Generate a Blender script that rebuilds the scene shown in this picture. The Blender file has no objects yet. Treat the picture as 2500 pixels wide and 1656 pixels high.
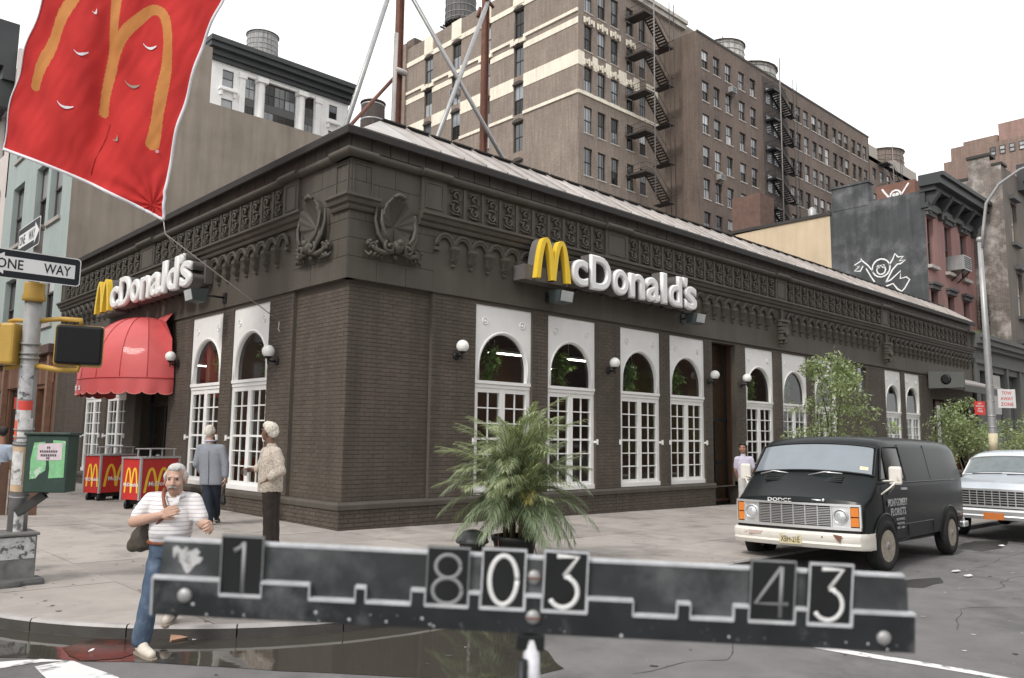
import bpy, bmesh, math, random
import numpy as np
from mathutils import Matrix, Vector, Euler, noise as mnoise
random.seed(7); np.random.seed(7)
PI = math.pi; R = math.radians
scene = bpy.context.scene
COL = scene.collection

# ------------------------------------------------------------------ camera
cam_d = bpy.data.cameras.new('camera'); cam = bpy.data.objects.new('camera', cam_d); COL.objects.link(cam)
CAMR = Matrix(((0.723847, -0.092170, -0.683776), (-0.689861, -0.079852, -0.719525), (0.011718, 0.992536, -0.121385)))
CAMP = Vector((-7.604, -12.284, 1.78))
cam.matrix_world = Matrix.Translation(CAMP) @ CAMR.to_4x4()
cam_d.sensor_width = 36.0; cam_d.lens = 28.416; cam_d.clip_start = 0.05; cam_d.clip_end = 1500
cam_d.dof.use_dof = True; cam_d.dof.focus_distance = 13.0; cam_d.dof.aperture_fstop = 6.3
scene.camera = cam

# ------------------------------------------------------------------ sky, sun, exposure
SUN_EL, SUN_AZ = 44.0, 190.0      # sun high, over the street to the left of the corner
w = bpy.data.worlds.new('World'); scene.world = w; w.use_nodes = True
nt = w.node_tree; nt.nodes.clear()
out = nt.nodes.new('ShaderNodeOutputWorld'); bg = nt.nodes.new('ShaderNodeBackground')
sky = nt.nodes.new('ShaderNodeTexSky'); sky.sky_type = 'NISHITA'; sky.sun_disc = False
sky.sun_elevation = R(SUN_EL); sky.sun_rotation = R(90 - SUN_AZ)
sky.dust_density = 4.0; sky.air_density = 1.0
hs = nt.nodes.new('ShaderNodeHueSaturation'); hs.inputs['Saturation'].default_value = 0.12
nt.links.new(sky.outputs[0], hs.inputs['Color'])
tc = nt.nodes.new('ShaderNodeTexCoord'); ns = nt.nodes.new('ShaderNodeTexNoise'); ns.inputs['Scale'].default_value = 2.2; ns.inputs['Detail'].default_value = 5
nt.links.new(tc.outputs['Generated'], ns.inputs['Vector'])
cr = nt.nodes.new('ShaderNodeValToRGB'); cr.color_ramp.elements[0].position = .3; cr.color_ramp.elements[1].position = .75
cr.color_ramp.elements[0].color = (9.6, 9.75, 9.9, 1); cr.color_ramp.elements[1].color = (11.6, 11.6, 11.5, 1)
nt.links.new(ns.outputs['Fac'], cr.inputs['Fac'])
mx = nt.nodes.new('ShaderNodeMix'); mx.data_type = 'RGBA'; mx.inputs[0].default_value = 0.88
nt.links.new(hs.outputs[0], mx.inputs[6]); nt.links.new(cr.outputs[0], mx.inputs[7])
nt.links.new(mx.outputs[2], bg.inputs['Color']); bg.inputs['Strength'].default_value = 0.11
nt.links.new(bg.outputs[0], out.inputs[0])
sd = bpy.data.lights.new('sun', 'SUN'); sd.energy = 1.5; sd.angle = R(10); sd.color = (1.0, .955, .89)
sun = bpy.data.objects.new('sun', sd); COL.objects.link(sun)
_az = R(SUN_AZ); _el = R(SUN_EL)
sunv = Vector((math.cos(_az) * math.cos(_el), math.sin(_az) * math.cos(_el), math.sin(_el)))
sun.rotation_euler = sunv.to_track_quat('Z', 'Y').to_euler(); sun.location = (-20, -20, 40)
scene.view_settings.view_transform = 'Standard'; scene.view_settings.look = 'None'
scene.view_settings.exposure = 0.42; scene.view_settings.gamma = 1.0; scene.view_settings.use_curve_mapping = False
scene.render.engine = 'CYCLES'

# ------------------------------------------------------------------ mesh builder
def gz(x, y): return -0.0118 * x + 0.008 * y          # the street falls gently to the right
SWZ = 0.16; RDZ = 0.055          # road surface (kerb shows about 0.1 m)
class MB:
    def __init__(s): s.v = []; s.f = []; s.m = []; s.sm = []
    def add(s, vs, fs, m=0, smooth=False):
        b = len(s.v); s.v += [tuple(p) for p in vs]
        for f in fs: s.f.append([b + i for i in f]); s.m.append(m); s.sm.append(smooth)
    def box(s, x0, x1, y0, y1, z0, z1, m=0, skip=''):
        vs = [(x0,y0,z0),(x1,y0,z0),(x1,y1,z0),(x0,y1,z0),(x0,y0,z1),(x1,y0,z1),(x1,y1,z1),(x0,y1,z1)]
        F = {'b':(0,3,2,1),'t':(4,5,6,7),'f':(0,1,5,4),'k':(2,3,7,6),'l':(3,0,4,7),'r':(1,2,6,5)}
        s.add(vs, [F[k] for k in F if k not in skip], m)
    def obox(s, c, ax, ay, az, m=0):
        c = Vector(c); ax = Vector(ax); ay = Vector(ay); az = Vector(az)
        vs = [c + a*ax + b*ay + d*az for d in (-1,1) for a, b in ((-1,-1),(1,-1),(1,1),(-1,1))]
        s.add(vs, [(0,3,2,1),(4,5,6,7),(0,1,5,4),(2,3,7,6),(3,0,4,7),(1,2,6,5)], m)
    def quad(s, a, b, c, d, m=0, smooth=False): s.add([a,b,c,d], [(0,1,2,3)], m, smooth)
    def prism(s, poly, fn, d0, d1, m=0):
        n = len(poly); vs = [fn(a,b,d0) for a,b in poly] + [fn(a,b,d1) for a,b in poly]
        s.add(vs, [tuple(range(n-1,-1,-1)), tuple(range(n,2*n))] + [(i,(i+1)%n,n+(i+1)%n,n+i) for i in range(n)], m)
    def tube(s, pts, r, n=8, m=0, cap=True, smooth=True, flat=None):
        pts = [Vector(p) for p in pts]; k = len(pts)
        rs = r if isinstance(r, (list, tuple)) else [r]*k
        vs = []; prev = None
        for i, p in enumerate(pts):
            t = (pts[min(i+1,k-1)] - pts[max(i-1,0)]).normalized()
            if prev is None:
                a = Vector((0,0,1)) if abs(t.z) < .9 else Vector((1,0,0))
                nx = t.cross(a).normalized()
            else: nx = (prev - t*prev.dot(t)).normalized()
            prev = nx; ny = t.cross(nx)
            for j in range(n):
                an = 2*PI*j/n
                vs.append(p + nx*(rs[i]*math.cos(an)) + ny*(rs[i]*math.sin(an)))
        fs = [(i*n+j, i*n+(j+1)%n, (i+1)*n+(j+1)%n, (i+1)*n+j) for i in range(k-1) for j in range(n)]
        s.add(vs, fs, m, smooth)
        if cap:
            b = len(s.v) - k*n
            s.f.append([b+j for j in range(n-1,-1,-1)]); s.m.append(m); s.sm.append(False)
            s.f.append([b+(k-1)*n+j for j in range(n)]); s.m.append(m); s.sm.append(False)
    def lathe(s, prof, n=20, c=(0,0,0), m=0, smooth=True, cap=True):
        k = len(prof); vs = []
        for r, z in prof:
            for j in range(n): vs.append((c[0]+r*math.cos(2*PI*j/n), c[1]+r*math.sin(2*PI*j/n), c[2]+z))
        fs = [(i*n+j, i*n+(j+1)%n, (i+1)*n+(j+1)%n, (i+1)*n+j) for i in range(k-1) for j in range(n)]
        s.add(vs, fs, m, smooth)
        if cap:
            b = len(s.v) - k*n
            s.f.append([b+j for j in range(n-1,-1,-1)]); s.m.append(m); s.sm.append(False)
            s.f.append([b+(k-1)*n+j for j in range(n)]); s.m.append(m); s.sm.append(False)
    def ball(s, c, r, n=16, k=10, m=0, sc=(1,1,1)):
        vs = []
        for i in range(k+1):
            th = PI*i/k
            for j in range(n):
                ph = 2*PI*j/n
                vs.append((c[0]+r*sc[0]*math.sin(th)*math.cos(ph), c[1]+r*sc[1]*math.sin(th)*math.sin(ph), c[2]+r*sc[2]*math.cos(th)))
        s.add(vs, [(i*n+j, (i+1)*n+j, (i+1)*n+(j+1)%n, i*n+(j+1)%n) for i in range(k) for j in range(n)], m, True)
    def grid(s, fn, nu, nv, m=0, smooth=True, wrap=False):
        vs = [fn(i/nu, j/nv) for j in range(nv+1) for i in range(nu+1)]
        s.add(vs, [(j*(nu+1)+i, j*(nu+1)+i+1, (j+1)*(nu+1)+i+1, (j+1)*(nu+1)+i) for j in range(nv) for i in range(nu)], m, smooth)
    def xf(s, M):
        s.v = [tuple(M @ Vector(p)) for p in s.v]; return s
    def mesh(s, name, mats, angle=None):
        me = bpy.data.meshes.new(name); me.from_pydata(s.v, [], s.f)
        if not isinstance(mats, (list, tuple)): mats = [mats]
        for mm in mats: me.materials.append(mm)
        me.polygons.foreach_set('material_index', s.m); me.polygons.foreach_set('use_smooth', s.sm)
        me.update(); me.validate()
        if angle is not None:
            me.polygons.foreach_set('use_smooth', [True]*len(me.polygons)); me.set_sharp_from_angle(angle=R(angle))
        return me

def link(o, parent=None, loc=None):
    COL.objects.link(o)
    if parent is not None: o.parent = parent
    if loc is not None: o.location = loc
    return o
def thing(name, label, cat, loc=(0,0,0), rz=0, group=None):
    o = bpy.data.objects.new(name, None); link(o, None, loc); o.rotation_euler = (0,0,rz); o.empty_display_size = .2
    o['label'] = label; o['category'] = cat
    if group: o['group'] = group
    return o
def tag(o, label, cat, group=None):
    o['label'] = label; o['category'] = cat
    if group: o['group'] = group
    return o
def ob(name, mb, mats, parent=None, world=False, angle=None, label=None, kind=None, loc=None, bevel=0):
    me = mb.mesh(name, mats, angle) if isinstance(mb, MB) else mb
    o = bpy.data.objects.new(name, me); link(o, parent)
    if world and parent is not None:
        p = parent; 
        while p is not None: o.location -= p.location; p = p.parent
    if loc is not None: o.location = loc
    if label: o['label'] = label
    if kind: o['kind'] = kind
    if bevel:
        b = o.modifiers.new('bevel', 'BEVEL'); b.width = bevel; b.segments = 2; b.limit_method = 'ANGLE'
    return o
def struct(name, mb, mats, **k): return ob(name, mb, mats, kind='structure', **k)
def evalmesh(o):
    dg = bpy.context.evaluated_depsgraph_get(); dg.update()
    return bpy.data.meshes.new_from_object(o.evaluated_get(dg))

# ------------------------------------------------------------------ materials
def _n(nt, t, **k):
    n = nt.nodes.new(t)
    for a, b in k.items(): setattr(n, a, b)
    return n
def mat(name, col, rough=.8, var=.15, scale=3., bump=0., bscale=60., metal=0., isl=0., rand=0., ior=1.45, streak=0., stain=None, coat=0., trans=0., sheen=0.):
    m = bpy.data.materials.new(name); m.use_nodes = True; nt = m.node_tree; L = nt.links.new
    b = nt.nodes['Principled BSDF']; b.inputs['Roughness'].default_value = rough; b.inputs['Metallic'].default_value = metal
    b.inputs['IOR'].default_value = ior; b.inputs['Coat Weight'].default_value = coat; b.inputs['Coat Roughness'].default_value = .08
    if trans: b.inputs['Transmission Weight'].default_value = trans
    geo = _n(nt, 'ShaderNodeNewGeometry'); pos = geo.outputs['Position']
    f = None
    def mulfac(node_out, amp):
        nonlocal f
        mr = _n(nt, 'ShaderNodeMapRange'); mr.inputs['From Min'].default_value = .25; mr.inputs['From Max'].default_value = .75
        mr.inputs['To Min'].default_value = 1-amp; mr.inputs['To Max'].default_value = 1+amp
        L(node_out, mr.inputs['Value'])
        if f is None: f = mr.outputs[0]
        else:
            mm = _n(nt, 'ShaderNodeMath', operation='MULTIPLY'); L(f, mm.inputs[0]); L(mr.outputs[0], mm.inputs[1]); f = mm.outputs[0]
    if var:
        n1 = _n(nt, 'ShaderNodeTexNoise'); n1.inputs['Scale'].default_value = scale; n1.inputs['Detail'].default_value = 6; n1.inputs['Roughness'].default_value = .62
        L(pos, n1.inputs['Vector']); mulfac(n1.outputs['Fac'], var)
    if streak:
        mp = _n(nt, 'ShaderNodeMapping'); mp.inputs['Scale'].default_value = (2.6, 2.6, .22); L(pos, mp.inputs['Vector'])
        n2 = _n(nt, 'ShaderNodeTexNoise'); n2.inputs['Scale'].default_value = 1.4; n2.inputs['Detail'].default_value = 7; L(mp.outputs[0], n2.inputs['Vector']); mulfac(n2.outputs['Fac'], streak)
    if isl: mulfac(geo.outputs['Random Per Island'], isl)
    if rand:
        oi = _n(nt, 'ShaderNodeObjectInfo'); mulfac(oi.outputs['Random'], rand)
    base = _n(nt, 'ShaderNodeRGB'); base.outputs[0].default_value = (*col, 1); c = base.outputs[0]
    if stain:
        scol, sscale, lo, hi = stain
        n3 = _n(nt, 'ShaderNodeTexNoise'); n3.inputs['Scale'].default_value = sscale; n3.inputs['Detail'].default_value = 8; n3.inputs['Roughness'].default_value = .65; L(pos, n3.inputs['Vector'])
        mr = _n(nt, 'ShaderNodeMapRange'); mr.inputs['From Min'].default_value = lo; mr.inputs['From Max'].default_value = hi; L(n3.outputs['Fac'], mr.inputs['Value'])
        mm = _n(nt, 'ShaderNodeMix', data_type='RGBA'); L(mr.outputs[0], mm.inputs[0]); L(c, mm.inputs[6]); mm.inputs[7].default_value = (*scol, 1); c = mm.outputs[2]
    if f is not None:
        vm = _n(nt, 'ShaderNodeVectorMath', operation='SCALE'); L(c, vm.inputs[0]); L(f, vm.inputs['Scale']); c = vm.outputs[0]
    L(c, b.inputs['Base Color'])
    if bump:
        nb = _n(nt, 'ShaderNodeTexNoise'); nb.inputs['Scale'].default_value = bscale; nb.inputs['Detail'].default_value = 4; L(pos, nb.inputs['Vector'])
        bp = _n(nt, 'ShaderNodeBump'); bp.inputs['Strength'].default_value = bump; bp.inputs['Distance'].default_value = .02; L(nb.outputs['Fac'], bp.inputs['Height']); L(bp.outputs[0], b.inputs['Normal'])
    return m
def brickmat(name, c1, c2, mort, bw=.22, bh=.075, streak=.2, bump=.3, var=.18, stain=None, vscale=.35):
    m = mat(name, c1, .88, var=var, scale=vscale, streak=streak, stain=stain); nt = m.node_tree; L = nt.links.new
    geo = _n(nt, 'ShaderNodeNewGeometry'); sp = _n(nt, 'ShaderNodeSeparateXYZ'); L(geo.outputs['Position'], sp.inputs[0])
    ad = _n(nt, 'ShaderNodeMath', operation='ADD'); L(sp.outputs['X'], ad.inputs[0]); L(sp.outputs['Y'], ad.inputs[1])
    cb = _n(nt, 'ShaderNodeCombineXYZ'); L(ad.outputs[0], cb.inputs['X']); L(sp.outputs['Z'], cb.inputs['Y'])
    bt = _n(nt, 'ShaderNodeTexBrick'); bt.inputs['Scale'].default_value = 1; bt.inputs['Brick Width'].default_value = bw; bt.inputs['Row Height'].default_value = bh
    bt.inputs['Mortar Size'].default_value = bh*.09; bt.inputs['Color1'].default_value = (*c1,1); bt.inputs['Color2'].default_value = (*c2,1); bt.inputs['Mortar'].default_value = (*mort,1)
    L(cb.outputs[0], bt.inputs['Vector'])
    rgb = [n for n in nt.nodes if n.type == 'RGB'][0]
    for l in list(rgb.outputs[0].links): L(bt.outputs['Color'], l.to_socket)
    b = nt.nodes['Principled BSDF']; bp = _n(nt, 'ShaderNodeBump'); bp.inputs['Strength'].default_value = bump; bp.inputs['Distance'].default_value = .01; bp.invert = True
    L(bt.outputs['Fac'], bp.inputs['Height']); L(bp.outputs[0], b.inputs['Normal'])
    return m
def glassmat(name, tint=(.75,.8,.78), refl=1.45, dirt=.03):
    m = bpy.data.materials.new(name); m.use_nodes = True; nt = m.node_tree; nt.nodes.clear(); L = nt.links.new
    o = _n(nt, 'ShaderNodeOutputMaterial'); mx = _n(nt, 'ShaderNodeMixShader'); t = _n(nt, 'ShaderNodeBsdfTransparent'); g = _n(nt, 'ShaderNodeBsdfGlossy')
    t.inputs[0].default_value = (*tint,1); g.inputs['Roughness'].default_value = dirt; geo = _n(nt, 'ShaderNodeNewGeometry'); dt = _n(nt, 'ShaderNodeVectorMath', operation='DOT_PRODUCT'); L(geo.outputs['Normal'], dt.inputs[0]); L(geo.outputs['Incoming'], dt.inputs[1])
    ab = _n(nt, 'ShaderNodeMath', operation='ABSOLUTE'); L(dt.outputs['Value'], ab.inputs[0]); om = _n(nt, 'ShaderNodeMath', operation='SUBTRACT'); om.inputs[0].default_value = 1; L(ab.outputs[0], om.inputs[1])
    pw_ = _n(nt, 'ShaderNodeMath', operation='POWER'); L(om.outputs[0], pw_.inputs[0]); pw_.inputs[1].default_value = 5; ma = _n(nt, 'ShaderNodeMath', operation='MULTIPLY_ADD'); L(pw_.outputs[0], ma.inputs[0]); ma.inputs[1].default_value = .92; ma.inputs[2].default_value = .075
    L(ma.outputs[0], mx.inputs[0]); L(t.outputs[0], mx.inputs[1]); L(g.outputs[0], mx.inputs[2]); L(mx.outputs[0], o.inputs[0])
    return m
def emit(name, col, s):
    m = bpy.data.materials.new(name); m.use_nodes = True; b = m.node_tree.nodes['Principled BSDF']
    b.inputs['Base Color'].default_value = (*col,1); b.inputs['Emission Color'].default_value = (*col,1); b.inputs['Emission Strength'].default_value = s
    return m
PAINT = (.086,.070,.056)
m_brick = mat('painted_brick', PAINT, .70, var=.16, scale=.9, isl=.07, bump=.15, bscale=90, streak=.22)
m_mortar = mat('painted_mortar', (.086,.073,.060), .85, var=.15, scale=2)
m_stone = mat('painted_stone', (.080,.070,.057), .68, var=.14, scale=1.3, streak=.16, bump=.08, bscale=70, isl=.04)
m_orn = mat('painted_ornament', (.076,.068,.056), .66, var=.16, scale=2.5, bump=.1, bscale=90)
m_board = mat('painted_board', (.088,.076,.064), .66, var=.12, scale=1.5, streak=.15, isl=.05, rand=.05)
m_eave = mat('eave_paint', (.04,.037,.034), .7, var=.15, scale=2)
m_roof = mat('roof_metal', (.42,.385,.365), .6, var=.14, scale=1.2, rand=.12, streak=.18, metal=.2)
m_white = mat('white_paint', (.82,.815,.80), .5, var=.05, scale=2.5, bump=.08, bscale=140)
m_glass = glassmat('window_glass')
m_dark = mat('dark_interior', (.07,.06,.05), .8, var=.2)
m_wood = mat('dark_wood', (.17,.085,.05), .5, var=.25, scale=3)
m_black = mat('black_metal', (.012,.013,.014), .45, var=.2, scale=8)
m_globe = mat('opal_globe', (.83,.83,.80), .3, var=.03)
m_yellow = mat('yellow_plastic', (.82,.56,.05), .4, var=.06, scale=4)
m_letter = mat('white_letter', (.80,.80,.79), .4, var=.05)
m_signside = mat('sign_side', (.12,.11,.105), .55, var=.12)
m_fwhite = m_white
m_farglass = mat('far_pane', (.13,.138,.148), .12, var=.3, scale=.3, rand=.75, ior=1.9)
m_farframe = mat('far_frame', (.055,.05,.045), .7, var=.1)
m_rust = mat('rusted_steel', (.17,.075,.05), .75, var=.3, scale=5, bump=.2)
m_galv = mat('galvanised_steel', (.36,.36,.36), .42, var=.16, scale=6, metal=.35)
m_iron = mat('fire_escape_iron', (.05,.042,.038), .7, var=.3, scale=2)
# ------------------------------------------------------------------ ground, road, pavement
m_asph = mat('asphalt', (.215,.208,.208), .84, var=.22, scale=1.6, bump=.9, bscale=190, stain=((.115,.112,.114), .9, .54, .74))
m_conc = mat('pavement_concrete', (.365,.332,.306), .9, var=.16, scale=2.3, bump=.45, bscale=170, rand=.09, stain=((.20,.18,.165), 1.3, .52, .74))
m_joint = mat('pavement_joint', (.16,.145,.135), .95, var=.2)
m_kerb = mat('kerb_steel_stone', (.06,.055,.05), .6, var=.3, scale=3, bump=.2, bscale=60)
m_kerbtop = mat('kerb_top', (.36,.34,.33), .5, var=.2, scale=4)
m_paintroad = mat('road_paint', (.72,.71,.70), .75, var=.1, scale=5, bump=.3, bscale=120, stain=((.2,.2,.2), 5., .52, .62))
RDH = RDZ
def tilted(poly, z, mb, m=0):
    mb.add([(x, y, gz(x,y)+z) for x, y in poly], [tuple(range(len(poly)))], m)
g = MB()
xs = [-400,-60,-30,-15,-6,0,6,15,30,60,120,400]; ys = [-400,-60,-30,-15,-6,0,15,30,60,120,400]
def gzf(x, y): return gz(max(-60,min(60,x)), max(-40,min(60,y)))
g.add([(x,y,gzf(x,y)+RDZ) for y in ys for x in xs], [(j*12+i, j*12+i+1, (j+1)*12+i+1, (j+1)*12+i) for j in range(10) for i in range(11)])
struct('road', g, m_asph)

KC = (-2.65,-2.55); KR = 3.45; KX = KC[0]-KR; KY = KC[1]-KR
def sh(poly, a, b, c):       # clip convex polygon, keep a*x+b*y<=c
    outp = []
    for i, p in enumerate(poly):
        q = poly[(i+1) % len(poly)]; dp = a*p[0]+b*p[1]-c; dq = a*q[0]+b*q[1]-c
        if dp <= 0: outp.append(p)
        if dp*dq < 0: t = dp/(dp-dq); outp.append((p[0]+t*(q[0]-p[0]), p[1]+t*(q[1]-p[1])))
    return outp
arc = [(KC[0]+KR*math.cos(R(a)), KC[1]+KR*math.sin(R(a))) for a in range(180,271,6)]
def clipk(poly, inset):
    poly = sh(poly, -1, 0, -(KX+inset)); poly = sh(poly, 0, -1, -(KY+inset)) if poly else poly
    for a in range(183,270,6):
        if len(poly) < 3: return []
        c, s = math.cos(R(a)), math.sin(R(a)); poly = sh(poly, c, s, c*KC[0]+s*KC[1]+(KR-inset)*math.cos(R(3)))
    return poly
KW = .075
sw = MB()          # bed under the flags
def swstrip(poly, mb, z, m=0):
    mb.add([(x,y,gz(x,y)+z) for x,y in poly], [tuple(range(len(poly)))], m)
swstrip([(KX+.05,KC[1])]+[(KC[0]+(KR-.05)*math.cos(R(a)), KC[1]+(KR-.05)*math.sin(R(a))) for a in range(186,265,6)]+[(KC[0],KY+.05),(0.3,KY+.05),(0.3,0.3),(KX+.05,.3)], sw, SWZ-.014)
swstrip([(.3,KY+.05),(60,KY+.05),(60,.3),(.3,.3)], sw, SWZ-.014); swstrip([(KX+.05,.3),(.3,.3),(.3,45),(KX+.05,45)], sw, SWZ-.014)
pav = struct('pavement', sw, m_joint)
def flag(poly):
    poly = clipk(poly, KW)
    if len(poly) < 3: return
    ar = abs(sum(p[0]*q[1]-q[0]*p[1] for p, q in zip(poly, poly[1:]+poly[:1])))/2
    if ar < .03: return
    mb = MB(); n = len(poly); dz = random.uniform(-.003,.003); j = .006
    cx = sum(p[0] for p in poly)/n; cy = sum(p[1] for p in poly)/n
    pin = []
    for p in poly:
        d = math.hypot(p[0]-cx, p[1]-cy); pin.append((cx+(p[0]-cx)*(1-j/d), cy+(p[1]-cy)*(1-j/d)))
    mb.prism(pin, lambda a,b,d: (a,b,gz(a,b)+d), SWZ-.05, SWZ+dz)
    ob('paving_slab', mb, m_conc, pav, world=True)
FS = 1.53
xsR = [KX+KW] + [KX+KW+FS*i for i in range(1,40)]
for i in range(38):
    x0, x1 = xsR[i], xsR[i+1]
    y = KY+KW
    while y < -.01:
        y1 = min(y+FS, 0.0)
        if 0 - y1 < .25: y1 = 0.0
        if x0 < 45: flag([(x0,y),(x1,y),(x1,y1),(x0,y1)])
        y = y1
for i in range(4):
    x0 = KX+KW+FS*i; x1 = min(x0+FS, 0.0)
    if x0 > -.1: continue
    if -x1 < .3: x1 = 0.
    for j in range(20): flag([(x0,FS*j),(x1,FS*j),(x1,FS*j+FS),(x0,FS*j+FS)])
# kerb stones (steel faced), one object each
kerb_root = None
kpath = [(KX, 40-1.8*i) for i in range(24) if 40-1.8*i > KC[1]] + [(KC[0]+KR*math.cos(R(a)), KC[1]+KR*math.sin(R(a))) for a in range(180,271,15)] + [(KC[0]+1.8*i, KY) for i in range(1,30)]
def kerbpiece(p, q, first):
    mb = MB(); p = Vector((*p,0)); q = Vector((*q,0)); t = (q-p).normalized(); nrm = Vector((-t.y, t.x, 0))
    k = 3; 
    def P(s, w_, z):
        c = p + (q-p)*s
        if (p.x+q.x)/2 < KC[0]+.01 and (p.y+q.y)/2 < KC[1]+.01:       # on the corner: bend to the arc
            d = Vector((c.x-KC[0], c.y-KC[1], 0)); d = d.normalized(); b = Vector((KC[0],KC[1],0)) + d*(KR - w_)
        else: b = c + nrm*w_
        return (b.x, b.y, gz(b.x,b.y)+z)
    L = (q-p).length; e = .006/L; N = 4
    prof = [(0,-.1),(0,SWZ-.02),(.015,SWZ+.004),(.07,SWZ+.004),(.07,-.1)]
    n = len(prof); vs = [P(e+(1-2*e)*i/N, a, z) for i in range(N+1) for a, z in prof]
    for i in range(N):
        mb.add([vs[i*n+j] for j in range(n)]+[vs[(i+1)*n+j] for j in range(n)], [(j,j+1,n+j+1,n+j) for j in range(n-1)], 0)
        mb.m[-2] = 1; mb.m[-3] = 1
    mb.add(vs[:n], [tuple(range(n-1,-1,-1))]); mb.add(vs[-n:], [tuple(range(n))])
    return mb
kerb = None
for i in range(len(kpath)-1):
    mb = kerbpiece(kpath[i], kpath[i+1], i)
    if kerb is None: kerb = struct('kerb', mb, [m_kerb, m_kerbtop])
    else: ob('kerbstone', mb, [m_kerb, m_kerbtop], kerb, world=True)
# puddle in the gutter
m_pud = bpy.data.materials.new('gutter_water'); m_pud.use_nodes = True
_b = m_pud.node_tree.nodes['Principled BSDF']; _b.inputs['Base Color'].default_value = (.050,.046,.039,1); _b.inputs['Roughness'].default_value = .035; _b.inputs['IOR'].default_value = 1.5
_nn = _n(m_pud.node_tree,'ShaderNodeTexNoise'); _nn.inputs['Scale'].default_value = 3.; _bb = _n(m_pud.node_tree,'ShaderNodeBump'); _bb.inputs['Strength'].default_value = .02; _bb.inputs['Distance'].default_value = .05
_gg = _n(m_pud.node_tree,'ShaderNodeNewGeometry'); m_pud.node_tree.links.new(_gg.outputs['Position'], _nn.inputs['Vector']); m_pud.node_tree.links.new(_nn.outputs['Fac'], _bb.inputs['Height']); m_pud.node_tree.links.new(_bb.outputs[0], _b.inputs['Normal'])
near = [(-1.2,-6.15),(-1.9,-6.5),(-2.45,-7.1),(-2.6,-7.5),(-2.85,-7.9),(-3.3,-7.85),(-3.66,-7.56),(-4.22,-7.01),(-4.54,-6.64),(-4.86,-6.24),(-5.31,-5.75),(-5.78,-5.31),(-6.2,-4.8),(-6.6,-3.2),(-6.6,4)]
far = [(KX-.02, 4)] + [(KX-.02, 1)] + [(KC[0]+(KR+.02)*math.cos(R(a)), KC[1]+(KR+.02)*math.sin(R(a))) for a in range(180,271,6)] + [(KC[0]+.8*i, KY-.02) for i in range(1,3)]
pp = far + near
def wob(poly, n=3, amp=.035):
    res = []
    for i, p in enumerate(poly):
        q = poly[(i+1)%len(poly)]
        for k in range(n):
            t = k/n; x = p[0]+(q[0]-p[0])*t; y = p[1]+(q[1]-p[1])*t
            v = mnoise.noise_vector(Vector((x*2.2,y*2.2,3.))); res.append((x+v.x*amp, y+v.y*amp))
    return res
mb = MB(); swstrip([p for p in far] + wob(near, 4, .06), mb, RDZ+.004); struct('puddle', mb, m_pud)
m_alg = mat('red_sludge', (.085,.018,.013), .12, var=.5, scale=7, bump=.08, bscale=50, stain=((.022,.016,.012), 6., .44, .58))
mb = MB(); swstrip(wob([(-5.6,-4.95),(-5.35,-4.87),(-5.09,-5.12),(-5.02,-5.46),(-5.28,-5.66),(-5.55,-5.53),(-5.63,-5.31)], 5, .10), mb, RDZ+.008); struct('sludge_patch', mb, m_alg)
# painted markings
mb = MB()
for q in ([(-7.2,-4.65),(-6.03,-5.17),(-5.72,-5.30),(-5.6,-5.46),(-5.81,-5.36),(-6.1,-5.36),(-7.2,-4.85)], [(-5.87,-5.46),(-5.62,-5.42),(-5.5,-6.1),(-5.66,-6.6),(-5.9,-6.3)]): swstrip(wob(q, 4, .02), mb, RDZ+.004)
struct('crosswalk_marking', mb, m_paintroad)
mb = MB(); swstrip(wob([(-.66,-8.82),(-.5,-8.85),(-.30,-9.95),(-.28,-11.5),(-.42,-11.5),(-.42,-10)], 6, .025), mb, RDZ+.004); struct('lane_line', mb, m_paintroad)
m_wet = mat('oil_stain', (.05,.048,.046), .35, var=.4, scale=5)
mb = MB()
for q in ([(8.4,-7.42),(9.3,-7.5),(10.9,-7.25),(10.4,-6.95),(9.5,-6.8),(8.5,-7.0)], [(3.3,-7.95),(3.9,-7.9),(4.6,-8.1),(4.1,-8.3),(3.5,-8.25)]): swstrip(wob(q, 5, .09), mb, RDZ+.0045)
struct('oil_stain', mb, m_wet)
m_crack = mat('crack_tar', (.075,.072,.072), .8, var=.2)
mb = MB(); cr_ = random.Random(3)
for path in ([(-2.6,-8.3),(-1.6,-8.5),(-.9,-8.1),(.3,-8.4),(1.6,-8.0),(3.2,-8.4)],[(3.6,-8.55),(4.2,-8.9),(5.4,-8.7),(7.5,-9.0),(11,-8.6),(16,-9.0)],[(-4.5,-7.6),(-3.5,-8.3),(-2.9,-9.2),(-2.4,-10)],[(1.2,-9.4),(2.4,-9.0),(3.4,-9.7),(5,-9.9)],[(6,-8.1),(8,-8.0),(12,-7.9),(20,-8.1)]):
    pts = wob(path, 8, .14)[:-8]
    for (p, q) in zip(pts, pts[1:]):
        d = Vector((q[0]-p[0], q[1]-p[1])); n_ = Vector((-d.y,d.x)).normalized()*cr_.uniform(.002,.007)
        swstrip([(p[0]-n_.x,p[1]-n_.y),(q[0]-n_.x,q[1]-n_.y),(q[0]+n_.x,q[1]+n_.y),(p[0]+n_.x,p[1]+n_.y)], mb, RDZ+.0035)
struct('road_cracks', mb, m_crack)
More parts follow.
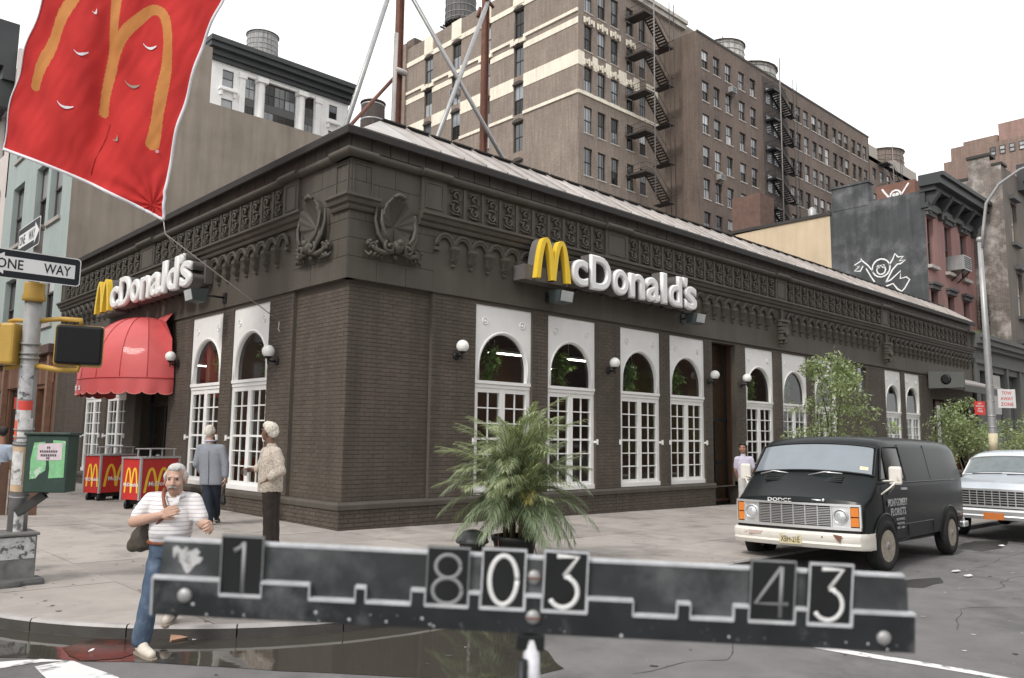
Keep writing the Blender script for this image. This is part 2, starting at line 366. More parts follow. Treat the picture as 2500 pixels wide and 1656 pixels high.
# trodden gum, specks and leaves on pavement and road
mb = MB()
for k in range(700):
    x, y = (cr_.uniform(-6,16), cr_.uniform(-5.8,-.1)) if k % 3 else (cr_.uniform(-5.9,-.2), cr_.uniform(-5,12))
    if (x < KC[0] and y < KC[1] and math.hypot(x-KC[0],y-KC[1]) > KR-.15): continue
    r = abs(cr_.gauss(.010,.008))+.005; swstrip([(x+r*math.cos(a)*cr_.uniform(.6,1.2), y+r*math.sin(a)*cr_.uniform(.6,1.2)) for a in (0,1,2,3,4,5)], mb, SWZ+.0045)
o = ob('gum_spots', mb, mat('old_gum',(.19,.17,.16),.8,var=.3,isl=.5)); o['kind'] = 'stuff'
mb = MB()
for k in range(500):
    x, y = cr_.uniform(-5,22), cr_.uniform(-12,-6.2); r = abs(cr_.gauss(.012,.01))+.004
    mb.add([(x+r*math.cos(a)*cr_.uniform(.5,1.3), y+r*math.sin(a)*cr_.uniform(.5,1.3), gz(x,y)+RDZ+.006) for a in (0,1.3,2.6,4,5.2)], [(0,1,2,3,4)])
o = ob('road_grit', mb, mat('grit',(.30,.28,.26),.9,isl=.8)); o['kind'] = 'stuff'
# ------------------------------------------------------------------ the corner restaurant
rest = thing('corner_restaurant', 'dark brown painted brick corner building, one tall storey with white arched windows and carved frieze', 'restaurant', (0,0,0))
FR = lambda u, w_, z: (u, -w_, z)
FL = lambda u, w_, z: (-w_, u, z)
def fbox(mb, F, u0, u1, w0, w1, z0, z1, m=0, skip=''):
    a = F(u0,w0,z0); b = F(u1,w1,z1)
    mb.box(min(a[0],b[0]),max(a[0],b[0]),min(a[1],b[1]),max(a[1],b[1]),z0,z1,m,skip)
LEN = {'R': 33.4, 'L': 17.9}; FF = {'R': FR, 'L': FL}
WIN = {'R': [(3.10,4.71),(5.22,6.82),(7.75,9.36),(9.78,11.38),(13.52,15.12),(15.68,17.28),(17.80,19.40),(23.50,25.0),(25.42,26.92)],
       'L': [(2.95,4.61),(5.16,6.82),(11.1,12.75),(13.2,14.8)]}
DOOR = {'R': [(11.76,12.98,-.4,4.50),(28.3,29.6,-.5,3.6),(29.9,32.6,.5,3.6)], 'L': [(8.07,10.35,-.2,3.4)]}
SMALL = {'R': [(21.14,21.87,3.55,4.45)], 'L': []}
ZT, ZB = 4.50, .645          # window head and sill
def openings(s): return [(a,b,ZB,ZT) for a,b in WIN[s]] + DOOR[s] + SMALL[s]
def wall_open(mb, F, u0, u1, z0, z1, w_, ops, dep, m=0, mr=0):
    us = sorted({u0,u1}|{min(max(v,u0),u1) for o in ops for v in o[:2]}); zs = sorted({z0,z1}|{min(max(v,z0),z1) for o in ops for v in o[2:4]})
    for a, b in zip(us, us[1:]):
        for c, d in zip(zs, zs[1:]):
            mu, mz = (a+b)/2, (c+d)/2
            if any(o[0]<mu<o[1] and o[2]<mz<o[3] for o in ops): continue
            mb.quad(F(a,w_,c),F(b,w_,c),F(b,w_,d),F(a,w_,d),m)
    for o in ops:
        a,b,c,d = max(o[0],u0),min(o[1],u1),max(o[2],z0),min(o[3],z1)
        if a>=b or c>=d: continue
        for P in ((a,c,b,c),(b,c,b,d),(b,d,a,d),(a,d,a,c)):
            mb.quad(F(P[0],w_,P[1]),F(P[2],w_,P[3]),F(P[2],w_-dep,P[3]),F(P[0],w_-dep,P[1]),mr)
W0 = -.04; WREC = -.12; RECU = 1.97
bricks = []        # (distance, F, u, w, z, length)
CH = .075; BL = .215
mbm = MB()
for s in 'RL':
    F = FF[s]; L = LEN[s]; ops = openings(s)
    wall_open(mbm, F, RECU, L, .5, 4.58, W0-.008, ops, .16)
    wall_open(mbm, F, .128, RECU, .5, 4.58, WREC-.008, [], .1)
    mbm.quad(F(RECU,WREC-.008,.5),F(RECU,W0-.008,.5),F(RECU,W0-.008,4.58),F(RECU,WREC-.008,4.58))
    wall_open(mbm, F, -.0, L, -.9, .52, -.012, [o for o in DOOR[s] if o[2]<.4], .3)
    def course(u0, u1, z, w_, row, ops):
        u = u0 - (BL/2 if row % 2 else 0)
        while u < u1 - .02:
            a, b = max(u, u0), min(u+BL, u1); segs = [(a,b)]
            for o in ops:
                if o[2]-.01 < z+CH/2 < o[3]+.01:
                    ns = []
                    for p, q in segs:
                        if q <= o[0] or p >= o[1]: ns.append((p,q)); continue
                        if p < o[0]: ns.append((p,o[0]))
                        if q > o[1]: ns.append((o[1],q))
                    segs = ns
            for p, q in segs:
                if q-p > .04: bricks.append((F, p, q, w_, z))
            u += BL
    row = 0; z = .63
    while z + CH < 4.585:
        course(RECU, L, z, W0, row, ops); course(.12, RECU, z, WREC, row, []) ; z += CH; row += 1
    z = .5-CH; row = 0
    while z > -.65:
        course(0, L, z, 0., row, [o for o in DOOR[s] if o[2]<.4]); z -= CH; row += 1
ob('brick_backing', mbm, m_mortar, rest)
# the 300 bricks nearest the camera are objects; the others one mesh
def bdist(b):
    P = Vector(b[0]((b[1]+b[2])/2, b[3], b[4])); return (P-CAMP).length
vis = [b for b in bricks if b[4] > b[0](b[1],0,0)[0]*-.012 - .1]
full = [b for b in bricks if abs(b[2]-b[1]-BL) < .001 and b[4] > .25]
full.sort(key=bdist); near = set(id(b) for b in full[:300])
def brickgeo(mb, F, u0, u1, w_, z, ch=.004):
    j = .005; a, b, c, d = u0+j, u1-j, z+.0045, z+CH-.0045; k = ch; wi = w_-.008; dw = random.uniform(-.0025,.0015); w_ += dw
    vs = [F(a,wi,c),F(b,wi,c),F(b,wi,d),F(a,wi,d),F(a+k,w_,c+k),F(b-k,w_,c+k),F(b-k,w_,d-k),F(a+k,w_,d-k)]
    mb.add(vs, [(4,5,6,7),(0,1,5,4),(1,2,6,5),(2,3,7,6),(3,0,4,7)])
rb = MB(); protos = {}
for k, b in enumerate(bricks):
    if id(b) in near:
        F = b[0]; key = 'R' if F is FR else 'L'
        if key not in protos:
            m0 = MB(); brickgeo(m0, F, -BL/2, BL/2, 0, 0); protos[key] = m0.mesh('brick', m_brick)
        o = bpy.data.objects.new('brick', protos[key]); link(o, rest, F((b[1]+b[2])/2, b[3]+random.uniform(-.002,.0015), b[4]))
    elif b[4] > -.62: brickgeo(rb, b[0], b[1], b[2], b[3], b[4])
ob('brickwork', rb, m_brick, rest, kind='stuff')
# ledge course over the plinth
def profile_run(prof, s, u0, u1, mitre0=True):
    """prof: [(w,z)] closed; run along facade s; mitred at the corner when mitre0"""
    F = FF[s]; mb = MB(); n = len(prof)
    vs = [F((-w_ if mitre0 else u0), w_, z) for w_, z in prof] + [F(u1, w_, z) for w_, z in prof]
    mb.add(vs, [tuple(range(n)), tuple(range(2*n-1,n-1,-1))] + [(i,(i+1)%n,n+(i+1)%n,n+i) for i in range(n)])
    return mb
for s in 'RL':
    F = FF[s]; cuts = sorted([0]+[x for o in DOOR[s] if o[2]<.4 for x in o[:2]]+[LEN[s]])
    for i in range(0,len(cuts),2):
        ob('ledge_course', profile_run([(-.14,.5),(.03,.5),(.03,.585),(.0,.625),(-.14,.632)], s, cuts[i], cuts[i+1], i==0), m_stone, rest, bevel=.006)
# stone band: plain beam, ashlar at the corner
for s in 'RL':
    F = FF[s]; L = LEN[s]
    mb = MB(); wall_open(mb, F, 0.0 if 0 else 1.94, L, 4.58, 7.3, 0.0, [], .1); mb.quad(F(1.94,0,4.58),F(L,0,4.58),F(L,-.2,4.58),F(1.94,-.2,4.58))
    ob('stone_band', mb, m_stone, rest)
    mb = MB(); wall_open(mb, F, -.014 if s=='R' else .014, 1.95, 4.58, 7.3, -.014, [], .1); mb.quad(F(-.0,0,4.582),F(1.94,0,4.582),F(1.94,-.2,4.582),F(0,-.2,4.582)); ob('stone_backing', mb, m_mortar, rest)
    zc = [4.58,4.99,5.33,5.67,6.01,6.40,6.84]
    for r in range(6):
        us = [0,.62,1.28,1.94] if r % 2 == 0 else [0,.34,.98,1.62,1.94]
        for a, b in zip(us, us[1:]):
            mb = MB(); j = .0035; fbox(mb, F, (a+j if a else (0.0 if s=='R' else .0005)), b-j, -.02, 0.0 + random.uniform(0,.003), zc[r]+j, zc[r+1]-j)
            ob('stone_block', mb, m_stone, rest, bevel=.004)
# string course
SP = [(0,5.84),(.05,5.84),(.07,5.88),(.07,5.93),(.12,5.95),(.14,6.0),(.14,6.03),(.19,6.05),(.19,6.10),(0,6.12)]
for s in 'RL':
    ob('string_course', profile_run(SP, s, 1.53, LEN[s], False), m_stone, rest)
    ob('string_course', profile_run(SP, s, 0, .56, True), m_stone, rest)
# torus moulding, broken forward over the posts
POSTS = {'R': [(1.57,2.19),(7.1,7.95),(15.26,15.94),(23.16,23.92),(32.75,33.4)], 'L': [(1.80,2.40),(9.42,10.45),(17.3,17.9)]}
def tprof(dw): return [(0,6.80),(.05+dw,6.80),(.09+dw,6.815),(.125+dw,6.85),(.135+dw,6.885),(.12+dw,6.925),(.08+dw,6.95),(.03+dw,6.955),(.03+dw,6.97),(0,6.98)]
for s in 'RL':
    F = FF[s]; L = LEN[s]
    ob('torus_moulding', profile_run(tprof(.0), s, 0, L, True), m_stone, rest, angle=40)
    ob('torus_moulding', profile_run(tprof(.06), s, 0, .48, True), m_stone, rest, angle=40)
    for a, b in POSTS[s]:
        ob('torus_moulding', profile_run(tprof(.06), s, a-.05, b+.05, False), m_stone, rest, angle=40)
        mb = MB(); fbox(mb, F, a, b, 0, .055, 6.125, 6.80); fbox(mb, F, a+.09, b-.09, .055, .07, 6.20, 6.225); fbox(mb, F, a+.09, b-.09, .055, .07, 6.70, 6.725); fbox(mb, F, a+.09, a+.115, .055, .07, 6.226, 6.699); fbox(mb, F, b-.115, b-.09, .055, .07, 6.226, 6.699)
        ob('frieze_post', mb, m_stone, rest)
    mb = MB()
    fbox(mb, F, .05, .47, .003, .02, 6.70, 6.725); fbox(mb, F, .05, .075, .003, .02, 6.15, 6.699); fbox(mb, F, .445, .47, .003, .02, 6.15, 6.699)
    ob('corner_panel', mb, m_stone, rest)
# scroll ornaments of the frieze
def ornament(F):
    mb = MB()
    def T(pts, r, n=5): mb.tube([F(a, .03+c, b) for a, b, c in pts], r, n)
    def sp(cu, cz, r0, a0, da, n=10, shr=.75):
        return [(cu+r0*(1-shr*i/n)*math.cos(R(a0+da*i/n)), cz+r0*(1-shr*i/n)*math.sin(R(a0+da*i/n)), .02*math.sin(PI*i/n)) for i in range(n+1)]
    T(sp(.0,.12,.115,-60,330), [.026]*6+[.03]*3+[.034,.036]); T(sp(.015,-.13,.115,120,330), [.026]*6+[.03]*3+[.034,.036])
    T([(-.15,.26,0),(-.06,.235,.015),(.04,.25,.02),(.13,.21,.0)], [.012,.026,.026,.01]); T([(.15,-.27,0),(.06,-.245,.015),(-.04,-.26,.02),(-.14,-.2,0)], [.012,.026,.026,.01])
    T([(-.1,.0,0),(-.04,.02,.02),(.05,-.01,.02),(.11,.01,0)], [.016,.03,.03,.014])
    for u, z in ((-.11,.2),(.12,.06),(-.12,-.06),(.12,-.2),(0,.12),(.01,-.13)): mb.ball(F(u,.035,z), .03, 6, 4)
    return mb
def frieze_bays(s):
    e = [p for ab in POSTS[s] for p in ab][1:-1]
    return list(zip(e[0::2], e[1::2]))
for s in 'RL':
    F = FF[s]; me = ornament(F).mesh('scroll_ornament', m_orn); st = MB(); fbox(st, F, -.035, .035, 0, .03, -.31, .31); ms = st.mesh('frieze_pilaster', m_stone)
    for a, b in frieze_bays(s):
        n = round((b-a)/.485); p = (b-a)/n
        for i in range(n):
            o = bpy.data.objects.new('scroll_ornament', me); link(o, rest, F(a+p*(i+.5), 0, 6.46))
            if i: o = bpy.data.objects.new('frieze_pilaster', ms); link(o, rest, F(a+p*i, 0, 6.46))
# corbelled arcade under the string course
def corbel(F, P=.47):
    mb = MB(); r = P/2-.035; n = 9
    for (ro, wo) in ((.034,.07),(-.008,.045)):
        mb.tube([F((r+ro)*math.cos(PI*i/n), wo*.7, 5.50+(r+ro)*1.12*math.sin(PI*i/n)) for i in range(n+1)], .038, 6)
    return mb
def pendant(F):
    mb = MB(); pr = [(.0,5.10,.0),(.035,5.14,.045),(.02,5.19,.03),(.055,5.25,.075),(.07,5.30,.09),(.03,5.315,.05),(.045,5.4,.07),(.075,5.47,.10),(.08,5.53,.10)]
    pr = [(h*1.35,z,d*1.35) for h,z,d in pr]; ring = lambda h, z, d: [F(-h,0,z),F(-h*.8,d,z),F(h*.8,d,z),F(h,0,z)]
    vs = [p for h, z, d in pr for p in ring(max(h,.004), z, max(d,.004))]
    mb.add(vs, [(i*4+j, i*4+j+1, (i+1)*4+j+1, (i+1)*4+j) for i in range(len(pr)-1) for j in range(3)] + [tuple(range(len(vs)-4, len(vs)))])
    mb.ball(F(0,.07,5.22), .026, 6, 4); mb.ball(F(0,.085,5.42), .03, 6, 4)
    return mb
ARC = {'R': [(1.95,7.45),(7.45,15.2),(15.9,23.05),(24.0,33.2)], 'L': [(2.14,9.9),(9.9,17.6)]}
for s in 'RL':
    F = FF[s]; mc = corbel(F).mesh('corbel_arch', m_orn); mp = pendant(F).mesh('corbel_pendant', m_orn)
    for a, b in ARC[s]:
        n = round((b-a)/.47); p = (b-a)/n
        for i in range(n):
            link(bpy.data.objects.new('corbel_arch', mc), rest, F(a+p*(i+.5),0,0))
            if i: link(bpy.data.objects.new('corbel_pendant', mp), rest, F(a+p*i,0,0))
        mb = MB(); fbox(mb, F, a-.04, a+.09, 0, .08, 5.41, 5.47); fbox(mb, F, a-.03, a+.03, 0, .045, 5.47, 5.56); ob('arcade_stop', mb, m_orn, rest); mb = MB(); fbox(mb, F, b-.03, b+.03, 0, .05, 5.40, 5.56); ob('arcade_stop', mb, m_orn, rest)
for u in (15.55, 23.52):
    mb = MB(); fbox(mb, FR, u-.2, u+.2, 0, .16, 5.3, 5.42); fbox(mb, FR, u-.22, u+.22, 0, .22, 5.43, 5.5)
    for k, (h, d) in enumerate(((.17,.2),(.15,.24),(.12,.17),(.14,.2),(.09,.12),(.05,.08))): fbox(mb, FR, u-h, u+h, 0, d, 5.28-.1*(k+1), 5.28-.1*k-.008)
    mb.ball(FR(u,.2,5.05), .08, 8, 6); mb.ball(FR(u,.16,4.82), .07, 8, 6); fbox(mb, FR, u-.05, u+.05, 0, .08, 5.51, 5.84)
    ob('bracket', mb, m_orn, rest)
# shell cartouches
def shell(F, uc, zc):
    mb = MB()
    def lobe(th): return 1+.075*abs(math.cos(th*2.5))**.6-.04
    def sz(th): return (.345, .54 if math.cos(th)>0 else .40)
    def dpf(th, r): return .03+.14*r**2.1*(.50+.50*math.cos(th))+.04*r+.085*r**.8*(abs(math.cos(th*2.5))**.7-.55)+.020*r*math.cos(20*th)
    def fn(i, j):
        th = R(-178+356*i); r = j; a, b = sz(th); return F(uc+a*r*lobe(th)*math.sin(th), dpf(th,r), zc+b*r*lobe(th)*math.cos(th))
    mb.grid(fn, 60, 14)
    def rimf(i, j):
        th = R(-178+356*i); a, b = sz(th); q = lobe(th)+.05*math.sin(PI*min(1,j*1.3)); return F(uc+a*q*math.sin(th), dpf(th,1.)*(1-j)+.02*math.sin(PI*j), zc+b*q*math.cos(th))
    mb.grid(rimf, 60, 5)
    def T(pts, r, n=7): mb.tube([F(uc+a, c, zc+b) for a, b, c in pts], r, n)
    def sp(cu, cz, r0, a0, da, d, n=14): return [(cu+r0*(1-.8*i/n)*math.cos(R(a0+da*i/n)), cz+r0*(1-.8*i/n)*math.sin(R(a0+da*i/n)), d+.04*i/n) for i in range(n+1)]
    for sg in (-1,1):
        T([(sg*.43,.30,.1),(sg*.47,.05,.12),(sg*.42,-.2,.15),(sg*.3,-.38,.18),(sg*.14,-.46,.2)], [.02,.03,.038,.045,.045])
        T([(sg*.36,.25,.16),(sg*.38,.0,.2),(sg*.32,-.2,.22),(sg*.2,-.34,.24)], [.02,.03,.035,.03])
        T(sp(sg*.2,-.43,.12,90,sg*-470,.2), [.035]*15)
        T([(sg*.12,-.5,.2),(sg*.3,-.55,.16),(sg*.45,-.5,.12),(sg*.55,-.42,.08),(sg*.58,-.34,.05)], [.05,.055,.05,.04,.02])
        T(sp(sg*.48,-.46,.09,200,sg*400,.1), [.028]*15)
        for k in range(5): mb.ball(F(uc+sg*(.40+.05*k), .1, zc-.36-.05*(k%3)), .042, 7, 5)
        for k in range(4): T([(sg*(.25+.09*k),-.56,.12),(sg*(.3+.09*k),-.62,.09),(sg*(.36+.09*k),-.6+.02*k,.05)], [.035,.03,.012], 6)
    T([(-.14,.52,.2),(-.05,.57,.24),(.06,.55,.23),(.15,.55,.2)], [.03,.05,.045,.025])
    mb.ball(F(uc,.16,zc-.40), .13, 12, 8); mb.ball(F(uc,.25,zc-.33), .07, 10, 7); mb.ball(F(uc,.1,zc-.58), .06, 8, 5)
    return mb
ob('shell_cartouche', shell(FR, .95, 5.66), m_orn, rest); ob('shell_cartouche', shell(FL, 1.10, 5.66), m_orn, rest)
# fascia boards, eaves, roof
for s in 'RL':
    F = FF[s]; L = LEN[s]; n = round(L/.415); p = L/n
    bm_ = MB(); fbox(bm_, F, -.002, p-.022, 0, .03, 6.985, 7.335); me = bm_.mesh('fascia_board', m_board)
    for i in range(n): link(bpy.data.objects.new('fascia_board', me), rest, F(i*p+.007, random.uniform(-.004,.004), 0))
    ob('eave', profile_run([(0,7.33),(.16,7.20),(.18,7.155),(.215,7.165),(.23,7.29),(.20,7.32),(0,7.35)], s, 0, L+.05, True), m_eave, rest)
    fb = MB(); fbox(fb, F, .02, L, -.02, .004, 6.97, 7.33); ob('fascia_backing', fb, m_eave, rest)
def roofpt(u, t): return (u + (.1 + 1.16*t)*0, -.34 + 1.38*t, 7.262 + 1.0*t)
n = 55; p = 33.0/n
def rp(u, t, h=0): # panel plane, h = height over plane
    return (u, -.20+1.2*t - h*.55, 7.33+.80*t + h*.83)
pm = MB(); 
pm.add([rp(.012,0,0),rp(p-.012,0,0),rp(p-.012,1,0),rp(.012,1,0),rp(.012,0,-.03),rp(p-.012,0,-.03)], [(0,1,2,3),(4,5,1,0)])
pm.add([rp(p-.02,0,0),rp(p+.0,0,0),rp(p+.0,1,0),rp(p-.02,1,0),rp(p-.02,0,.035),rp(p,0,.035),rp(p,1,.035),rp(p-.02,1,.035)], [(4,5,6,7),(0,1,5,4),(0,4,7,3),(1,2,6,5)])
pme = pm.mesh('roof_panel', m_roof)
for i in range(2, n): link(bpy.data.objects.new('roof_panel', pme), rest, (i*p+.1, 0, 0))
hm = MB(); hm.add([rp(.1,0),rp(2*p+.1,0),rp(2*p+.1,1),rp(1.26,1)], [(0,1,2,3)]); hm.add([rp(.1,0),rp(1.26,1),(1.45,1.6,7.27),(.3,.4,7.27)], [(0,1,2,3)], 0)
ob('roof_hip', hm, mat('roof_hip_metal', (.46,.43,.41), .5, var=.2, scale=2, metal=.1), rest)
mb = MB(); mb.box(1.2,33.3,.99,1.1,8.08,8.16); ob('ridge_cap', mb, m_eave, rest)
cme = MB(); cme.box(-.28,.28,.95,1.14,8.161,8.19); cme = cme.mesh('ridge_tile', m_eave)
for i in range(52): link(bpy.data.objects.new('ridge_tile', cme), rest, (1.6+i*.61, 0, random.uniform(-.005,.012)))
mb = MB(); mb.box(1.3,33.3,1.01,16.5,7.2,8.05); mb.box(.02,33.4,.02,17.88,7.0,7.26); ob('flat_roof', mb, m_eave, rest)

# ---- windows
def arch_poly(hw, zs, zt, n=20):  # arch opening (u,z)
    return [(hw*math.cos(PI*i/n), zs+(zt-zs)*math.sin(PI*i/n)) for i in range(n+1)]
def make_window(F, HW):
    WF = -.12                                   # face of the white frame
    AH = HW-.125; ZS, ZA = 3.22, 3.93
    fr = MB()
    def B(u0,u1,z0,z1,d=.05,w_=WF): fbox(fr, F, u0,u1,w_-.06,w_+d,z0,z1)
    B(-HW,-HW+.115,ZB+.10,2.80,.02); B(HW-.115,HW,ZB+.10,2.80,.02); B(-HW,HW,ZB,ZB+.10,.05)
    B(-HW,HW,2.80,2.87,.035); B(-HW,HW,2.875,2.94,.06); B(-.075,.075,ZB+.10,2.80,.02)
    B(-HW+.115,HW-.115,2.70,2.80,.012); B(-HW+.115,HW-.115,ZB+.1,ZB+.17,.012)
    for sg in (-1,1):
        fbox(fr, F, min(sg*(HW-.01),sg*(HW+.07)), max(sg*(HW-.01),sg*(HW+.07)), WF+.03, WF+.10, 1.685, 1.735); fbox(fr, F, sg*(HW+.045)-.02, sg*(HW+.045)+.02, WF+.03, WF+.11, 1.65, 1.77)
        fbox(fr, F, sg*(HW-.03)-.02, sg*(HW-.03)+.02, WF+.02, WF+.05, 3.05, 3.13)
    # spandrel with the arch cut out of it
    sp = MB(); n = 20; ar = arch_poly(AH, ZS, ZA, n); N = len(ar)
    w_ = WF+.045
    poly = [(-HW,2.94),(-HW,ZT),(HW,ZT),(HW,2.94),(AH,2.94)]+ar+[(-AH,2.94)]
    sp.add([F(a,w_,z) for a,z in poly], [tuple(range(len(poly)))])
    e = [(AH,2.94)]+ar+[(-AH,2.94)]; K = len(e)
    sp.add([F(a,w_,z) for a,z in e]+[F(a,WF-.04,z) for a,z in e], [(i,i+1,K+i+1,K+i) for i in range(K-1)])
    sp.tube([F(AH+.035,WF+.045,2.95)]+[F(a*(AH+.035)/AH,WF+.045,ZS+(z-ZS)*(1+.05)) for a,z in ar]+[F(-AH-.035,WF+.045,2.95)], .022, 6)
    for sg in (-1,1):
        c = sg*(HW-.27); sp.tube([F(c+.07*math.cos(2*PI*i/14),WF+.05,4.17+.07*math.sin(2*PI*i/14)) for i in range(15)], .012, 5, cap=False)
        sp.ball(F(c,WF+.045,4.17), .03, 8, 5)
    # muntins
    mu = MB(); rows = 6; x0, x1 = .075, HW-.115; z0, z1 = ZB+.17, 2.70
    for sg in (-1,1):
        mu_u = sg*(x0+x1)/2; fbox(mu, F, mu_u-.013, mu_u+.013, WF-.03, WF+.0, z0, z1)
        for r in range(1, rows):
            zz = z0+(z1-z0)*r/rows; h = .013 if r != 3 else .022; fbox(mu, F, min(sg*x0,sg*x1), max(sg*x0,sg*x1), WF-.028, WF+.002, zz-h, zz+h)
    pn = MB(); pw = (x1-x0)/2; ph = (z1-z0)/rows
    pn.quad(F(-pw/2,WF-.018,-ph/2),F(pw/2,WF-.018,-ph/2),F(pw/2,WF-.018,ph/2),F(-pw/2,WF-.018,ph/2))
    ap = MB(); poly = [(AH,2.94)]+ar+[(-AH,2.94)]; ap.add([F(a,WF-.03,z) for a,z in poly], [tuple(range(len(poly)))])
    cells = [(sg*(x0+pw*(c+.5)), z0+ph*(r+.5)) for sg in (-1,1) for c in (0,1) for r in range(rows)]
    return fr.mesh('window', m_white), sp.mesh('arched_spandrel', m_white), mu.mesh('muntin', m_white), pn.mesh('pane', m_glass), ap.mesh('arched_pane', m_glass), cells
for s in 'RL':
    F = FF[s]
    for a, b in WIN[s]:
        hw = round((b-a)/2, 2); key = (s, hw)
        if key not in protos: protos[key] = make_window(F, hw)
        fr, sp, mu, pn, ap, cells = protos[key]; c = (a+b)/2
        wo = bpy.data.objects.new('window', fr); link(wo, rest, F(c,0,0))
        for nm, me in (('arched_spandrel',sp),('muntin',mu),('arched_pane',ap)): link(bpy.data.objects.new(nm, me), wo)
        for u, z in cells: link(bpy.data.objects.new('pane', pn), wo, F(u,0,z))
# doors: dark recessed entrances
mb = MB(); a,b = 11.76,12.98
fbox(mb, FR, a, b, -.42, -.36, 2.30, 2.40); fbox(mb, FR, a, a+.06, -.42, -.36, -.2, 4.5); fbox(mb, FR, b-.06, b, -.42, -.36, -.2, 4.5); fbox(mb, FR, a+.06, b-.06, -.42, -.37, 1.1, 1.2); fbox(mb, FR, a+.06,b-.06,-.42,-.37,-.2,.12); fbox(mb, FR, (a+b)/2-.03,(a+b)/2+.03,-.42,-.37,.12,2.3)
d = ob('door', mb, m_black, rest)
for z0, z1 in ((.12,1.1),(1.2,2.3)):
    for u0,u1 in ((a+.06,(a+b)/2-.03),((a+b)/2+.03,b-.06)):
        q = MB(); q.quad(FR(u0,-.39,z0),FR(u1,-.39,z0),FR(u1,-.39,z1),FR(u0,-.39,z1)); ob('pane', q, m_glass, d)
q = MB(); q.quad(FR(a+.06,-.39,2.4),FR(b-.06,-.39,2.4),FR(b-.06,-.39,4.5),FR(a+.06,-.39,4.5)); ob('transom_pane', q, m_glass, rest)
mb = MB(); a,b = 8.07,10.35
fbox(mb, FL, a, a+.08, -.5,-.42,-.1,3.4); fbox(mb, FL, b-.08, b, -.5,-.42,-.1,3.4); fbox(mb, FL, a+.08, b-.08, -.5,-.42,2.5,2.6); fbox(mb, FL, (a+b)/2-.04,(a+b)/2+.04,-.5,-.42,.0,2.5)
d = ob('door', mb, m_black, rest); q = MB(); q.quad(FL(a+.08,-.47,.1),FL(b-.08,-.47,.1),FL(b-.08,-.47,2.5),FL(a+.08,-.47,2.5)); ob('pane', q, m_glass, d)
for a,b,z0,z1 in SMALL['R']:
    q = MB(); q.quad(FR(a,-.15,z0),FR(b,-.15,z0),FR(b,-.15,z1),FR(a,-.15,z1)); ob('vent_pane', q, m_farglass, rest)
for a,b,z0,z1 in DOOR['R'][1:]:
    mb = MB(); fbox(mb, FR, a, b, -.6, -.5, z0, z1); fr_ = ob('shopfront', mb, m_wood, rest); q = MB(); q.quad(FR(a+.12,-.49,1.2),FR(b-.12,-.49,1.2),FR(b-.12,-.49,3.4),FR(a+.12,-.49,3.4)); ob('pane', q, m_farglass, fr_)
# interior
mi = MB(); mi.box(.25,33.2,.35,17.6,.1,.16); ob('floor', mi, mat('quarry_tile', (.13,.055,.04), .5, var=.2, scale=4), rest)
mi = MB(); mi.box(.25,33.2,6.2,6.4,.16,5.2); mi.box(5.6,5.8,6.4,17.6,.16,5.2); mi.box(13.35,13.45,.4,6.2,.16,5.2); mi.box(21,21.2,.3,6.2,.16,5.2); ob('interior_wall', mi, m_wood, rest)
mi = MB(); mi.box(.25,33.2,.35,17.6,4.6,4.8); ob('ceiling', mi, m_dark, rest)
mi = MB(); mi.box(22.9,27.4,.5,.6,.16,4.5); ob('blind_wall', mi, mat('grey_blind', (.20,.20,.19), .8, var=.1, scale=3), rest)
mi = MB()
for s in 'RL':
    for a, b in WIN[s]:
        fbox(mi, FF[s], a+.1, b-.1, -.32, -.26, .16, .75)
ob('wainscot', mi, m_wood, rest)
m_tube = emit('fluorescent_tube', (1,.95,.84), 7.0)
LIGHTS = ((3.5,2.2,'through the first arched window from the corner, nearer the glass'),(6.3,2.6,'through the second arched window from the corner, nearer the glass'),(8.9,2.3,'through the third arched window from the corner, nearer the glass'),(10.9,2.6,'through the arched window left of the side door, nearer the glass'),(2.6,4.6,'through the first arched window from the corner, deeper in the room'),(5.1,4.3,'through the second arched window from the corner, deeper in the room'),(9.9,4.8,'through the third arched window from the corner, deeper in the room'),(15,2.4,'through the arched window just right of the side door'),(17,2.7,'through the arched window behind the potted fig tree'),(3.2,9.5,'through the side window next to the red awning'),(3.0,12.5,'through the side windows below the awning'))
for x, y, wh_ in LIGHTS:
    t = thing('ceiling_light', 'white fluorescent fitting seen '+wh_, 'ceiling light', (x,y,3.9), 0, 'fluorescent fittings inside the restaurant')
    mb = MB(); mb.box(-.6,.6,-.07,.07,.0,.06); mb.tube([(-.55,0,.06),(-.55,0,.7)], .01, 5); mb.tube([(.55,0,.06),(.55,0,.7)], .01, 5); ob('housing', mb, m_white, t); mb = MB(); mb.box(-.57,.57,-.05,.05,-.03,-.002); ob('tube', mb, m_tube, t)
